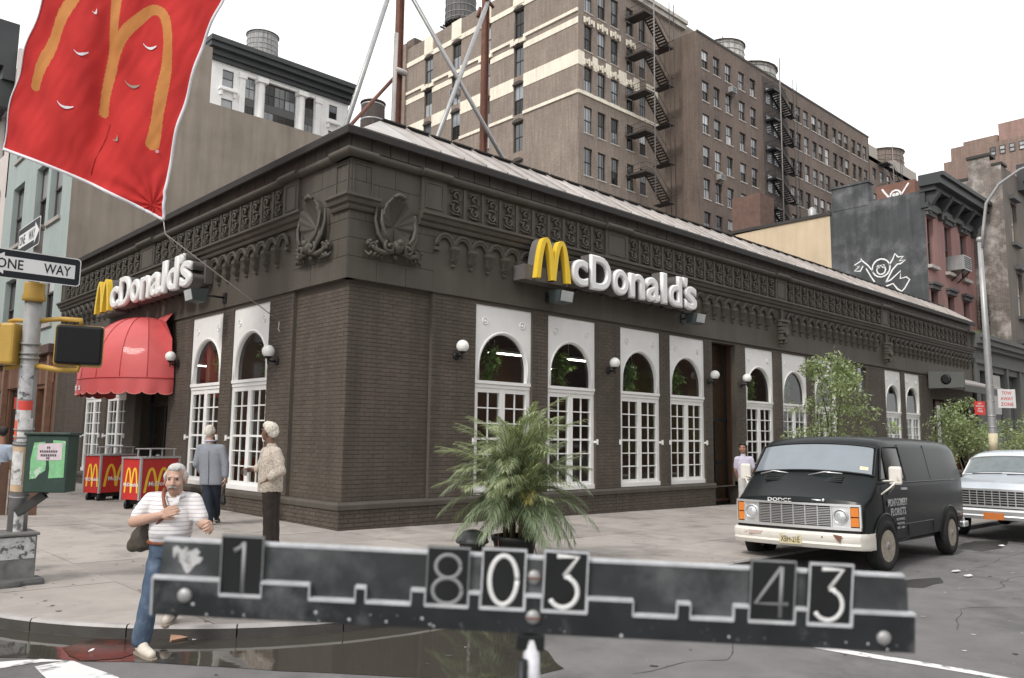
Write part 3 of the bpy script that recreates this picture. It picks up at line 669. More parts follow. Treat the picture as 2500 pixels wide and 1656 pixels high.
# tables and chairs faintly seen inside
m_tab = mat('table_laminate', (.45,.36,.25), .35, var=.1)
tb = MB(); tb.box(-.35,.35,-.3,.3,.70,.74); tm = tb.mesh('tabletop', m_tab); tb = MB(); tb.tube([(0,0,0),(0,0,.7)], .035, 8); tb.box(-.22,.22,-.22,.22,0,.03); tg = tb.mesh('pedestal', m_black)
cb = MB(); cb.box(-.2,.2,-.2,.2,.42,.46); cm_ = cb.mesh('seat', m_wood); cb = MB(); cb.box(-.2,.2,.18,.21,.46,.9); ck = cb.mesh('backrest', m_wood)
lg = MB(); lg.box(-.018,.018,-.018,.018,0,.42); lgm = lg.mesh('leg', m_wood)
for (x, y, nm) in ((3.9,.95,'first bay from the corner'),(6.0,.95,'second bay on the right front'),(8.5,.95,'third bay behind the gridded window'),(10.6,.95,'bay left of the side door'),(14.3,.95,'bay right of the side door'),(16.5,.95,'bay behind the potted fig tree')):
    t = thing('dining_table', 'small laminate dining table inside, '+nm, 'table', (x,y,.16)); link(bpy.data.objects.new('tabletop', tm), t); link(bpy.data.objects.new('pedestal', tg), t)
    for sg in (-1,1):
        c = thing('dining_chair', 'dark wooden chair inside, %s of the table in the %s' % ('left' if sg<0 else 'right', nm), 'chair', (x+sg*.6,y,.16), -sg*PI/2)
        link(bpy.data.objects.new('seat', cm_), c); link(bpy.data.objects.new('backrest', ck), c)
        for a in (-.17,.17):
            for b_ in (-.17,.17): link(bpy.data.objects.new('leg', lgm), c, (a,b_,0))
# ------------------------------------------------------------------ neighbouring and distant buildings
def FY(Y): return lambda u, w_, z: (u, Y-w_, z)
def FX(X): return lambda u, w_, z: (X-w_, u, z)
m_panedk = mat('dark_pane', (.018,.018,.018), .15, var=0, ior=1.45)
m_paneblind = mat('blind_pane', (.48,.49,.50), .3, var=.1, scale=2, rand=.3)
_wc = {}
def wmesh(F, fk, w_, h, style, fm):
    key = (fk, round(w_,2), round(h,2), style, fm.name)
    if key in _wc: return _wc[key]
    F = FX(0.) if fk[0] == 'x' else FY(0.)
    mb = MB(); t = .07; a, b, c, d = -w_/2, w_/2, -h/2, h/2
    def B(u0,u1,z0,z1,p=0): fbox(mb, F, u0,u1,-.30,-.20+p,z0,z1)
    B(a,a+t,c,d); B(b-t,b,c,d); B(a+t,b-t,d-t,d); B(a+t,b-t,c,c+t); B(a+t,b-t,-.035,.035,.03)
    if style in ('dh4','arch'): B(-.02,.02,c+t,-.035,-.01); B(-.02,.02,.035,d-t,-.01)
    if style == 'dh6':
        for q in (-.17,.17): B(q*w_-.018,q*w_+.018,c+t,-.035,-.01); B(q*w_-.018,q*w_+.018,.035,d-t,-.01)
    fr = mb.mesh('window', fm)
    mb = MB(); mb.quad(F(a+t,-.26,c+t),F(b-t,-.26,c+t),F(b-t,-.26,-.03),F(a+t,-.26,-.03)); lo = mb.mesh('pane', m_farglass)
    mb = MB(); mb.quad(F(a+t,-.24,.03),F(b-t,-.24,.03),F(b-t,-.24,d-t),F(a+t,-.24,d-t)); up = mb.mesh('pane', m_farglass)
    mb = MB(); fbox(mb, F, a-.1, b+.1, -.2, .08, c-.14, c-.002); si = mb.mesh('sill', m_white)
    _wc[key] = (fr, lo, up, si); return _wc[key]
def add_windows(par, F, fk, wins, style='dh4', fm=None, sill=None, pdark=.25, pblind=.12):
    for a, b, c, d in wins:
        fr, lo, up, si = wmesh(F, fk, b-a, d-c, style, fm or m_farframe); p = F((a+b)/2, 0, (c+d)/2)
        wo = link(bpy.data.objects.new('window', fr), par, Vector(p)-Vector(par.location))
        for me in (lo, up):
            o = link(bpy.data.objects.new('pane', me), wo); r = random.random()
            if r < pdark: o.material_slots[0].link = 'OBJECT'; o.material_slots[0].material = m_panedk
            elif r < pdark+pblind: o.material_slots[0].link = 'OBJECT'; o.material_slots[0].material = m_paneblind
        if sill:
            o = link(bpy.data.objects.new('sill', si), wo); o.material_slots[0].link = 'OBJECT'; o.material_slots[0].material = sill
def wall(par, F, u0, u1, z0, z1, wins, mm, dep=.32, name='wall', label=None):
    mb = MB(); wall_open(mb, F, u0, u1, z0, z1, 0, wins, dep); return ob(name, mb, mm, par, world=True, label=label)
m_cream = mat('cream_stone', (.72,.66,.55), .85, var=.12, scale=.6, streak=.15)
m_loft = brickmat('loft_brick', (.255,.205,.168), (.19,.15,.124), (.235,.20,.172), .24, .08, vscale=.25)
m_loftb = brickmat('brown_brick', (.172,.128,.102), (.124,.092,.074), (.145,.122,.108), .24, .08, vscale=.2, stain=((.10,.075,.065), .12, .52, .68))
m_sillst = mat('sill_stone', (.42,.39,.36), .85, var=.15)
# A. banded loft building
A = thing('loft_building', 'tall brown brick loft building with cream stone bands and arched side windows', 'building', (58.75,47,-3))
AX, AY = 58.75, 47.
FA, FB = FX(AX), FY(AY)
rowsL = [(51.5,55.3),(46.5,50.45),(41.5,45.4),(36.7,40.5),(31.7,35.5),(26.7,30.5)]
colsL = [(56.05,57.75),(62.2,63.8),(68.2,70.0),(74.4,76.15)]
wl = [(a,b,c,d) for a,b in colsL for c,d in rowsL]
wall(A, FA, AY, 83.5, -3, 58.4, wl, m_loft); add_windows(A, FA, 'x', wl, 'dh4')
rowsR = [(51.6,55.2),(46.8,50.0),(41.8,44.85),(36.8,40.0),(31.75,35.05),(26.7,30.)]
colsR = [(59.8,61.25),(62.2,63.65),(64.65,66.1),(67.65,69.05),(70.2,71.6)]
wr = [(a,b,c,d) for a,b in colsR for c,d in rowsR]
wall(A, FB, AX, 84, -3, 57.6, wr, m_loft); add_windows(A, FB, 'y', wr, 'dh6', sill=m_sillst)
for z0, z1, pr in ((55.4,56.1,.12),(51.2,51.6,.18),(49.75,50.5,.08),(44.75,46.45,.06),(41.25,41.65,.16)):
    for F, u0, u1, k in ((FA, AY, 83.5, 'L'), (FB, AX, 74, 'R')):
        mb = MB(); cols = colsL if k == 'L' else colsR
        if z1-z0 > 1.5 or k == 'L' or z0 < 50 and z1-z0 < .6:
            cuts = [u0-(pr if k=='R' or 1 else 0)] 
            ops = [(a-.02,b+.02) for a,b in cols if any(c < z1 and d > z0 for c,d in (rowsL if k=='L' else rowsR))]
            u = u0
            for a, b in ops+[(u1,u1)]: mb = MB(); fbox(mb, F, u, a, .001, pr, z0, z1); u = b; ob('stone_band', mb, m_cream, A, world=True)
for a, b in colsL:      # segmental heads, keystones and the pilasters over the top windows
    for c, d in rowsL[:5]:
        mb = MB(); n = 8; pts = [((a+b)/2+(b-a+.24)/2*math.cos(PI*i/n), d-.02+.42*math.sin(PI*i/n)) for i in range(n+1)]
        mb.prism(pts, lambda u,z,q: FA(u,q,z), .02, .2); ob('window_head', mb, mat('head_brick',(.07,.058,.05),.9) if 'head_brick' not in bpy.data.materials else bpy.data.materials['head_brick'], A, world=True)
    mb = MB(); fbox(mb, FA, a-.1, b+.1, .02, .2, 55.85, 58.4); ob('pilaster_cap', mb, m_cream, A, world=True)
    mb = MB(); fbox(mb, FA, a-.5, b+.5, .02, .3, 50.62, 51.1); fbox(mb, FA, (a+b)/2-.3, (a+b)/2+.3, .02, .4, 50.62, 51.2); ob('keystone', mb, m_cream, A, world=True)
for a, b in colsR[:4]:
    for c, d in rowsR[1:3]:
        mb = MB()
        for k in range(5):
            t = k/4; fbox(mb, FB, a-.1+(b-a+.2)*t-.13, a-.1+(b-a+.2)*t+.13, .09, .2, d+.05+(.25 if k in (1,3) else .0), d+.7+(.3 if k==2 else .1))
        ob('voussoir', mb, m_cream, A, world=True)
mb = MB(); fbox(mb, FB, AX, 80, .0, .5, 56.6, 57.6); fbox(mb, FB, AX-.3, 80, .5, .8, 57.2, 57.7); ob('cornice', mb, mat('dirty_cornice',(.45,.42,.38),.9,var=.3,scale=1), A, world=True)
mb = MB(); mb.box(AX+.3,84,AY+.3,83.4,57,57.5); mb.box(AX,84,83.3,83.5,-3,58.4); ob('roof', mb, m_eave, A, world=True)
mb = MB(); fbox(mb, FA, 80.5, 83.5, .001, .35, 40, 59.2); ob('end_pier', mb, m_loft, A, world=True); mb = MB(); mb.box(AX+.4,AX+2.2,79.5,81.4,58.3,60.0); ob('chimney', mb, m_loftb, A, world=True)
def ac_unit(F, u, z, label, s=1.):
    mb = MB(); p = F(u,0,z); t = thing('air_conditioner', label, 'air conditioner', p); fbox(mb, F, u-.33*s, u+.33*s, -.2, .38*s, z, z+.42*s); ob('casing', mb, m_galv, t, world=True)
    mb = MB()
    for k in range(6): fbox(mb, F, u-.28*s, u+.28*s, .38*s, .39*s, z+.05*s+k*.06*s, z+.08*s+k*.06*s)
    ob('grille', mb, m_black, t, world=True)
    mb = MB()
    for q in (-.25,.25): mb.tube([F(u+q*s,.0,z-.3*s),F(u+q*s,.34*s,z-.02)], .02*s, 5)
    ob('bracket', mb, m_black, t, world=True)
ac_unit(FA, 69.0, 47.6, 'grey air conditioner hanging from a third row side window of the banded loft building', 2.0)
# fire escape, one thing; each flight a part with its treads as sub-parts
def fire_escape(name, label, F, u0, u1, u2, wo, z0, rows, dz, rail=1.1, m=m_iron, stair_w=1.3):
    fe = thing(name, label, 'fire escape', F(u0,0,z0-1)); 
    tm = MB(); F0 = FY(0.); a = F0(-.17,-stair_w/2,-.03); b = F0(.17,stair_w/2,.03); tm.box(min(a[0],b[0]),max(a[0],b[0]),min(a[1],b[1]),max(a[1],b[1]),-.03,.03); tmm = tm.mesh('tread', m)
    for r in range(rows):
        z = z0 + r*dz
        mb = MB(); fbox(mb, F, u0, u1, .02, wo, z-.05, z+.05)
        for k in range(8): fbox(mb, F, u0+.02, u1-.02, wo*k/8+.05, wo*k/8+.14, z+.055, z+.09)
        fbox(mb, F, u0-.06, u0, .02, wo+.05, z-.14, z+.12); fbox(mb, F, u0, u1, wo, wo+.06, z-.14, z+.12)
        p = ob('platform', mb, m, fe, world=True)
        mb = MB()
        for h in (.45,rail):
            mb.tube([F(u0,.05,z+h),F(u0,wo,z+h),F(u1-.3,wo,z+h)], .03, 5)
        for k in range(9): mb.tube([F(u0,wo*k/8,z),F(u0,wo*k/8,z+rail)], .018, 4)
        for k in range(1,5): mb.tube([F(u0+(u1-u0-.3)*k/4,wo,z),F(u0+(u1-u0-.3)*k/4,wo,z+rail)], .018, 4)
        ob('railing', mb, m, p)
        # flight going down to the lower landing
        zb = z - dz*.56; mb = MB()
        for q in (-stair_w/2, stair_w/2):
            mb.tube([F(u1,wo-stair_w/2+q,z),F(u2-.6,wo-stair_w/2+q,zb)], .12, 4); mb.tube([F(u1,wo-stair_w/2+q,z+rail),F(u2-.6,wo-stair_w/2+q,zb+rail)], .035, 4)
        s_ = ob('stair', mb, m, fe, world=True); n = 11
        for k in range(n):
            t = (k+.5)/n; o = link(bpy.data.objects.new('tread', tmm), s_); o.location = Vector(F(u1+(u2-.6-u1)*t, wo-stair_w/2, z+(zb-z)*t)) - fe.location - s_.location
        mb = MB(); fbox(mb, F, u2-.8, u2+.5, .6, wo+.04, zb-.06, zb+.04); fbox(mb, F, u2-.8, u2+.5, wo+.04, wo+.1, zb-.14, zb+.12); p = ob('landing', mb, m, fe, world=True)
        mb = MB(); mb.tube([F(u2-.8,wo,zb+rail),F(u2+.45,wo,zb+rail),F(u2+.45,.1,zb+rail)], .03, 5); ob('railing', mb, m, p)
    zt = z0+(rows-1)*dz+3; mb = MB(); mb.tube([F(u1+.1,wo+.06,z0-3),F(u1+.1,wo+.06,zt+2)], .09, 6); ob('post', mb, mat('grey_post',(.22,.20,.19),.6,var=.2) if 'grey_post' not in bpy.data.materials else bpy.data.materials['grey_post'], fe, world=True)
    for u in (u2-.5, u2+.45): mb = MB(); mb.tube([F(u,wo+.06,z0-6),F(u,wo+.06,zt)], .055, 5); ob('post', mb, m, fe, world=True)
    return fe
fire_escape('fire_escape', 'rusty zigzag fire escape on the banded loft building', FB, 67.4, 69.1, 72.9, 3.0, 33.4, 5, 5.02)

# B. long brown building
BX, BY = 75.5, 42.
Bd = thing('brown_building', 'long dark brown brick loft building with rows of grouped windows behind', 'building', (BX,BY,-3))
FC, FD = FX(BX), FY(BY)
rowsB = [(48.58, 51.07), (44.32, 46.97), (40.06, 42.61), (35.81, 38.4), (31.6, 34.2), (27.34, 29.94)]
colsB = [(76.55, 78.07), (79.2, 80.72), (82.01, 83.53), (85.33, 86.85), (88.24, 89.76), (99.14, 100.66), (101.21, 102.73), (103.6, 105.12), (106.2, 107.72), (108.27, 109.79), (110.35, 111.87), (113.15, 114.67), (115.28, 116.8), (117.41, 118.93), (120.11, 121.63), (122.29, 123.81), (124.47, 125.99)]
wb = [(a,b,c,d) for a,b in colsB for c,d in rowsB]
wall(Bd, FD, BX, 126.8, -3, 53.2, wb, m_loftb); add_windows(Bd, FD, 'y', wb, 'dh4', sill=m_sillst, pdark=.3)
wall(Bd, FC, BY, 60, -3, 53.2, [], m_loftb)
mb = MB(); mb.box(BX+.02,126.8,BY+.02,60,52.4,52.9); mb.box(126.6,126.8,BY,60,-3,53.2); ob('roof', mb, m_eave, Bd, world=True)
mb = MB(); fbox(mb, FD, BX-.05, 126.9, .001, .08, 53.0, 53.3); ob('coping', mb, m_eave, Bd, world=True)
mb = MB(); fbox(mb, FD, 91.6, 98.3, .001, .06, 20, 52.5); ob('recess_panel', mb, mat('recess_dark_brick',(.075,.062,.056),.9,var=.3,scale=.5,streak=.3), Bd, world=True)  # flat darker panel in place of the recess behind the fire escape
wz = [(a,b,c,d) for a,b in ((92.2,93.5),(94.2,95.4)) for c,d in rowsB]
for a,b,c,d in wz:
    mb = MB(); fbox(mb, FD, a, b, .062, .12, c, d); o = ob('window', mb, m_farframe, Bd, world=True); mb = MB(); mb.quad(FD(a+.1,.125,c+.1),FD(b-.1,.125,c+.1),FD(b-.1,.125,d-.1),FD(a+.1,.125,d-.1)); q = ob('pane', mb, m_farglass, o); 
fire_escape('fire_escape', 'black zigzag fire escape on the long brown building', FD, 92.0, 93.6, 98.0, 1.5, 29.0, 6, 4.25, m=m_black)
ac_unit(FD, 83.2, 47.2, 'white air conditioner in a top row window of the long brown building', 1.7)
ac_unit(FD, 80.0, 34.6, 'grey air conditioner in a lower row window of the long brown building', 1.6)
def watertank(label, c, r, h, leg, m, cone=.45, bands=7, roofm=None, n=18):
    t = thing('water_tank', label, 'water tank', c)
    mb = MB()
    nst = 22
    for k in range(nst):       # staves
        a0, a1 = 2*PI*k/nst, 2*PI*(k+.94)/nst
        vs = [(r*math.cos(a)*q, r*math.sin(a)*q, z) for z, q in ((leg,1.03),(leg+h,.97)) for a in (a0,a1)]
        mb.add(vs, [(0,1,3,2)])
    mb.lathe([(r*.98,leg),(r*.94,leg+h)], 24, cap=True); ob('barrel', mb, m, t)
    mb = MB(); mb.lathe([(r*1.06,leg+h),(r*1.06,leg+h+.08),(.12,leg+h+r*cone),(.05,leg+h+r*cone+.3)], 20); ob('roof', mb, roofm or m, t)
    hm_ = MB(); hm_.lathe([(1.0,-.04),(1.02,-.04),(1.02,.04),(1.0,.04)], 24, cap=False); me = hm_.mesh('hoop', m_galv if m is not m_black else m_iron)
    for k in range(bands):
        z = leg+h*(.06+.88*(k/(bands-1))**1.2); s_ = r*(1.03-.06*(z-leg)/h)*1.005
        o = link(bpy.data.objects.new('hoop', me), t, (0,0,z)); o.scale = (s_,s_,1)
    if leg > .3:
        mb = MB()
        for k in range(8): mb.box(-r*.95,r*.95,-r*.9+k*r*.257-.06,-r*.9+k*r*.257+.06,leg-.25,leg-.01)
        ob('joists', mb, m_iron, t)
        for a, b in ((-1,-1),(1,-1),(1,1),(-1,1)):
            mb = MB(); mb.tube([(a*r*.62,b*r*.62,-1.0),(a*r*.62,b*r*.62,leg-.2)], .1, 6); ob('leg', mb, m_iron, t)
    return t
m_tankg = mat('weathered_staves', (.40,.385,.36), .8, var=.2, scale=.8, streak=.4)
m_tankd = mat('dark_staves', (.11,.105,.105), .8, var=.2, scale=.8, streak=.35)
m_tankr = mat('tank_roof', (.20,.165,.14), .8, var=.2)
watertank('pale grey water tank with pointed roof, left of the pair on the long brown building', (98.8,52.5,54), 3.3, 7.2, 1.5, m_tankg, .55, 9, m_tankr)
watertank('wide pale water tank, right of the pair on the long brown building', (108.8,54,53), 4.6, 7.2, 2.2, m_tankg, .45, 8, m_tankr)
watertank('dark water tank on stilts above the banded loft building roof', (61.9,72.3,57.3), 2.2, 6.5, 2.8, m_tankd, .5, 6)
watertank('small brown rooftop tank just behind the roof ridge of the corner restaurant', (16.9,25.2,18.7), .68, 1.8, .0, mat('brown_staves',(.075,.06,.055),.85,var=.2,streak=.3), .15, 3)

# C. white columned building in the distance
Cb = thing('columned_building', 'distant white stone building with columns and a black projecting cornice', 'building', (35.4,95,-3))
FE = FY(95.); m_wst = mat('white_limestone', (.80,.79,.77), .85, var=.06, scale=.3, streak=.06)
wc_ = [(37.4,39.05,50.6,53.05),(37.4,39.05,45.6,48.8),(54.5,55.95,50.8,53.0),(54.5,55.95,45.6,48.8)]
bays = [(40.8,42.45,40,53.1),(43.85,48.95,40,53.3),(50.35,52.,40,53.2)]
wall(Cb, FE, 35.4, 57.9, -3, 54, wc_+bays, m_wst, .5); add_windows(Cb, FE, 'y', wc_, 'dh')
wall(Cb, FX(35.4), 95, 120, -3, 57, [], m_wst)
for a,b,c,d in bays:
    n = max(1, round((b-a)/1.7)); p = (b-a)/n
    mb = MB(); fbox(mb, FE, a, b, -.6, -.4, 48.9, 50.0); ob('spandrel', mb, mat('bay_spandrel',(.10,.10,.10),.6) if 'bay_spandrel' not in bpy.data.materials else bpy.data.materials['bay_spandrel'], Cb, world=True)
    add_windows(Cb, lambda u,w_,z: FE(u,w_-.2,z), 'yb', [(a+i*p,a+(i+1)*p,z0,z1) for i in range(n) for z0,z1 in ((50.0,53.1),(45.8,48.9),(42,45.))], 'dh4', fm=m_farframe)
for x in (43.15, 49.65):
    mb = MB(); mb.lathe([(.62,38),(.6,44),(.54,52.3),(.56,52.5),(.5,52.6)], 14, (x,94.9,0)); mb.box(x-.8,x+.8,94.1,95.4,52.6,53.3); ob('column', mb, m_wst, Cb, world=True)
for x in (40.3, 52.5):
    mb = MB(); fbox(mb, FE, x-.42, x+.42, .001, .25, 38, 52.5); fbox(mb, FE, x-.6, x+.6, .001, .4, 52.5, 53.3); ob('pilaster', mb, m_wst, Cb, world=True)
for a,b in ((37.2,39.25),(54.3,56.15)):
    mb = MB(); fbox(mb, FE, a-.3, b+.3, .001, .6, 49.9, 50.2); fbox(mb, FE, a-.1,a+.2,.001,.4,49.2,49.9); fbox(mb, FE, b-.2,b+.1,.001,.4,49.2,49.9); ob('balconette', mb, m_wst, Cb, world=True)
mb = MB()
for w0, z0, z1 in ((.5,53.9,54.5),(.9,54.5,55.3),(1.6,55.3,56.0),(2.0,56.0,56.7)): mb.box(35.4-w0*.3,57.9+.2,95-w0,97,z0,z1)
ob('cornice', mb, mat('black_cornice',(.045,.048,.05),.6,var=.2,scale=.5), Cb, world=True)
mb = MB(); mb.box(35.6,57.8,95.5,120,53,56.5); ob('roof', mb, m_eave, Cb, world=True)
watertank('grey wooden water tank on the distant white columned building', (45.2,99.5,56.5), 2.35, 4.9, .9, mat('grey_staves',(.30,.295,.29),.85,var=.2,streak=.35), .3, 7)
mb = MB(); mb.box(41.6,49,97.5,103,56.5,57.3); ob('tank_base', mb, m_eave, Cb, world=True)

# D. blue fronted building with the blank tan party wall
Db = thing('blue_fronted_building', 'pale blue painted building with a blank tan stucco side wall beside the restaurant', 'building', (0,17.92,-1))
m_tan = mat('tan_stucco', (.275,.235,.195), .9, var=.16, scale=.7, streak=.2, bump=.2, bscale=30)
m_blue = mat('pale_blue_paint', (.38,.44,.425), .85, var=.08, scale=.8, streak=.08)
FT = FY(17.93); FBl = FX(0.)
wall(Db, FT, 0, 4.62, -1, 16.95, [], m_tan, name='party_wall'); wall(Db, FT, 4.62, 14, -1, 14.68, [], m_tan, name='party_wall')
mb = MB(); mb.quad((4.62,17.93,14.6),(4.62,26,14.6),(4.62,26,16.95),(4.62,17.93,16.95)); mb.quad((0,17.93,16.94),(4.62,17.93,16.94),(4.62,28,16.94),(0,28,16.94)); ob('roof_step', mb, m_tan, Db, world=True)
wb_ = [(19.1,20.75,9.45,12.0),(21.15,22.85,9.45,12.0),(24.75,26.6,9.4,12.0),(19.1,20.75,5.6,8.0),(21.15,22.85,5.6,8.0),(24.75,26.6,5.6,8.0),(19.1,20.75,13.2,15.4),(21.15,22.85,13.2,15.4),(24.75,26.6,13.2,15.4)]
wall(Db, FBl, 17.93, 28.2, 4.6, 16.95, wb_, m_blue); add_windows(Db, FBl, 'x', wb_, 'dh', fm=mat('brown_sash',(.10,.085,.08),.6), sill=m_sillst, pdark=.15, pblind=.5)
wall(Db, FBl, 17.93, 45, -1, 4.6, [(18.6,20.2,.3,3.3),(21,24.2,1.3,3.4),(25,27.6,1.3,3.4)], m_wood, name='shopfront')
pl = MB(); pl.box(-.06,-.02,-.1,.1,3.45,4.4); pm2 = pl.mesh('shopfront_plank', mat('brown_planks',(.20,.105,.07),.75,var=.2,scale=4,rand=.25))
for k in range(46): link(bpy.data.objects.new('shopfront_plank', pm2), Db, (0, (18.2+k*.22)-17.92, 1))
for y in (18.3,20.5,24.6,27.9):
    mb = MB(); mb.box(-.2,-.02,y-.13,y+.13,-.5,4.5); ob('timber_post', mb, mat('timber_post',(.22,.125,.085),.7,var=.25,scale=5) if 'timber_post' not in bpy.data.materials else bpy.data.materials['timber_post'], Db, world=True)
mb = MB(); mb.box(-.3,-.02,17.95,28.1,4.45,4.75); ob('shop_cornice', mb, mat('maroon_cornice',(.10,.06,.05),.7), Db, world=True)
q = MB(); q.box(.1,.2,21,27.6,.9,3.4); ob('shop_glass', q, m_panedk, Db, world=True)
t = thing('window_sign', 'red shop sign in the dark window behind the street pole', 'sign', (-.0,22.6,2.3)); mb = MB(); mb.box(.02,.08,-1.3,.9,.35,.8); mb.box(.02,.08,-1.3,-.2,-.15,.22); ob('panel', mb, mat('dull_red',(.55,.06,.04),.5,var=.3,scale=4), t)
# E. pale building beyond with a heavy black cornice
Eb = thing('pale_building', 'pale cream building at the left edge with a heavy black bracketed cornice', 'building', (0,28.2,-1))
m_pale = mat('pale_cream_paint', (.66,.60,.57), .85, var=.08, scale=.6)
we = [(29.2,30.6,9.4,12.3),(32,33.4,9.4,12.3),(29.2,30.6,14.2,16.4),(32,33.4,14.2,16.4),(29.2,30.6,5.6,8.2)]
wall(Eb, FBl, 28.2, 45, 4.6, 18.0, we, m_pale); add_windows(Eb, FBl, 'x', we, 'dh')
for a,b,c,d in we[:4]:
    mb = MB(); n=8; mb.prism([((a+b)/2+(b-a)/2*math.cos(PI*i/n), d-.01+.5*math.sin(PI*i/n)) for i in range(n+1)], lambda u,z,q: FBl(u,q,z), .01,.05); ob('arched_head', mb, m_panedk, Eb, world=True)
mb = MB()
for w0,z0,z1 in ((.5,17.4,18.0),(.8,18.0,18.9),(1.3,18.9,19.5),(1.6,19.5,20.1)): fbox(mb, FBl, 28.3, 45, 0, w0, z0, z1)
for k in range(8): fbox(mb, FBl, 28.5+k*2, 28.9+k*2, .001, .7, 16.2, 17.4)
ob('cornice', mb, bpy.data.materials['black_cornice'], Eb, world=True)
mb = MB(); mb.box(-.0,.3,28.0,28.25,12,18.9); ob('end_pilaster', mb, m_pale, Eb, world=True)

# F. pink fronted house with the grey graffiti wall
Fb = thing('pink_row_house', 'pink painted row house with a dark grey side wall and bracketed cornice', 'building', (33.5,1.74,-1))
m_gw = mat('dark_grey_stucco', (.070,.073,.077), .9, var=.3, scale=1.1, streak=.3, bump=.3, bscale=25, stain=((.155,.157,.165), .55, .50, .72))
m_yel = mat('buff_stucco', (.58,.465,.325), .9, var=.10, scale=.7, streak=.08, stain=((.35,.26,.16), 1.5, .66, .74))
m_pink = mat('pink_paint', (.31,.175,.16), .85, var=.12, scale=.8, streak=.12)
FG = FX(33.5); FP = FY(1.74)
mb = MB(); sidep = [(1.74,-1),(1.74,14.1),(6.5,14.05),(6.5,-1)]; mb.add([FG(a,0,z) for a,z in sidep], [(0,1,2,3)]); ob('side_wall', mb, m_gw, Fb, world=True)
mb = MB(); mb.add([FG(a,0,z) for a,z in [(6.5,-1),(6.5,13.85),(12.6,13.65),(12.6,-1)]], [(0,1,2,3)]); ob('rear_wing', mb, m_yel, Fb, world=True)
mb = MB(); fbox(mb, FG, 6.4, 12.7, -.2, .08, 13.75, 13.92); ob('coping', mb, m_eave, Fb, world=True)
mb = MB(); fbox(mb, FG, 4.45, 6.35, -.6, .02, 13.9, 15.1); fbox(mb, FG, 4.38, 6.42, -.66, .08, 15.1, 15.2); ob('chimney', mb, m_gw, Fb, world=True)
mb = MB(); mb.box(33.6,35.2,10.6,12.4,13.6,15.9); ob('chimney', mb, mat('red_chimney_brick',(.14,.085,.068),.9,var=.25,scale=3), Fb, world=True)
mb = MB(); mb.lathe([(.22,13.6),(.22,14.7),(.05,14.85)], 12, (35.0,8.2,0)); ob('vent_pipe', mb, m_galv, Fb, world=True)
mb = MB(); mb.box(33.3,33.9,14.9,17.2,12.,14.2); ob('rear_chimney', mb, m_yel, Fb, world=True)
wp = [(33.55+.0+.1,34.5,10.4,12.85),(36.05,37.,10.4,12.85),(38.35,39.35,10.4,12.85),(33.75,34.65,6.4,9.2),(36.05,36.95,6.4,9.2),(38.35,39.25,6.4,9.2)]
wall(Fb, FP, 33.5, 40.6, -1, 14.3, wp, m_pink); add_windows(Fb, FP, 'y', wp, 'dh', pdark=.5)
for a,b,c,d in wp:
    mb = MB(); fbox(mb, FP, a-.12, b+.12, .001, .14, d+.02, d+.22); fbox(mb, FP, a-.18, b+.18, .001, .24, d+.22, d+.34); sl_ = MB(); fbox(sl_, FP, a-.14, b+.14, .001, .2, c-.18, c-.02); ob('window_sill', sl_, m_sillst, Fb, world=True); ob('window_hood', mb, mat('grey_trim',(.10,.10,.10),.8) if 'grey_trim' not in bpy.data.materials else bpy.data.materials['grey_trim'], Fb, world=True)
mb = MB()
for w0,z0,z1 in ((.2,13.2,13.45),(.55,14.0,14.25),(.85,14.25,14.6),(1.0,14.6,14.8)): mb.box(33.4-(.15 if z0>14 else 0),40.7,1.74-w0,1.9,z0,z1)
mb.box(33.45,40.6,1.7,1.9,13.45,14.0)
for x in (33.75,35.4,37.1,38.8,40.3):
    mb.prism([(0,12.9),(.14,12.95),(.2,13.3),(.5,13.7),(.7,13.98),(0,13.98)], lambda a,z,q: (q,1.70-a,z), x-.16, x+.16)
ob('cornice', mb, bpy.data.materials['black_cornice'], Fb, world=True)
mb = MB(); mb.box(33.55,40.5,1.9,12.5,13.2,13.6); ob('roof', mb, m_eave, Fb, world=True)
ac_unit(FP, 37.2, 10.55, 'large grey air conditioner on brackets at the pink row house', 1.75)
m_chalk = mat('white_spray', (.80,.80,.80), .8, var=.1, scale=8)
def spray(label, F, lines, r, loc):
    t = thing('graffiti', label, 'graffiti', loc)
    for L_ in lines:
        mb = MB(); pts = [Vector(F(a,.012,z)) for a,z in L_]
        nrm = Vector(F(0,1,0))-Vector(F(0,0,0)); m_ = len(pts); vs = []; closed = (pts[0]-pts[-1]).length < 1e-4
        for k in range(m_):
            a = pts[k-1] if k else (pts[-2] if closed else pts[0]); b = pts[k+1] if k < m_-1 else (pts[1] if closed else pts[-1])
            s_ = (b-a).normalized().cross(nrm)*r*random.uniform(.8,1.2); vs += [pts[k]-s_, pts[k]+s_]
        mb.add(vs, [(2*k,2*k+1,2*k+3,2*k+2) for k in range(m_-1)])
        ob('spray_line', mb, m_chalk, t, world=True)
def circ(cx_, cz_, r, n=16): return [(cx_+r*math.cos(2*PI*i/n), cz_+r*1.05*math.sin(2*PI*i/n)) for i in range(n+1)]
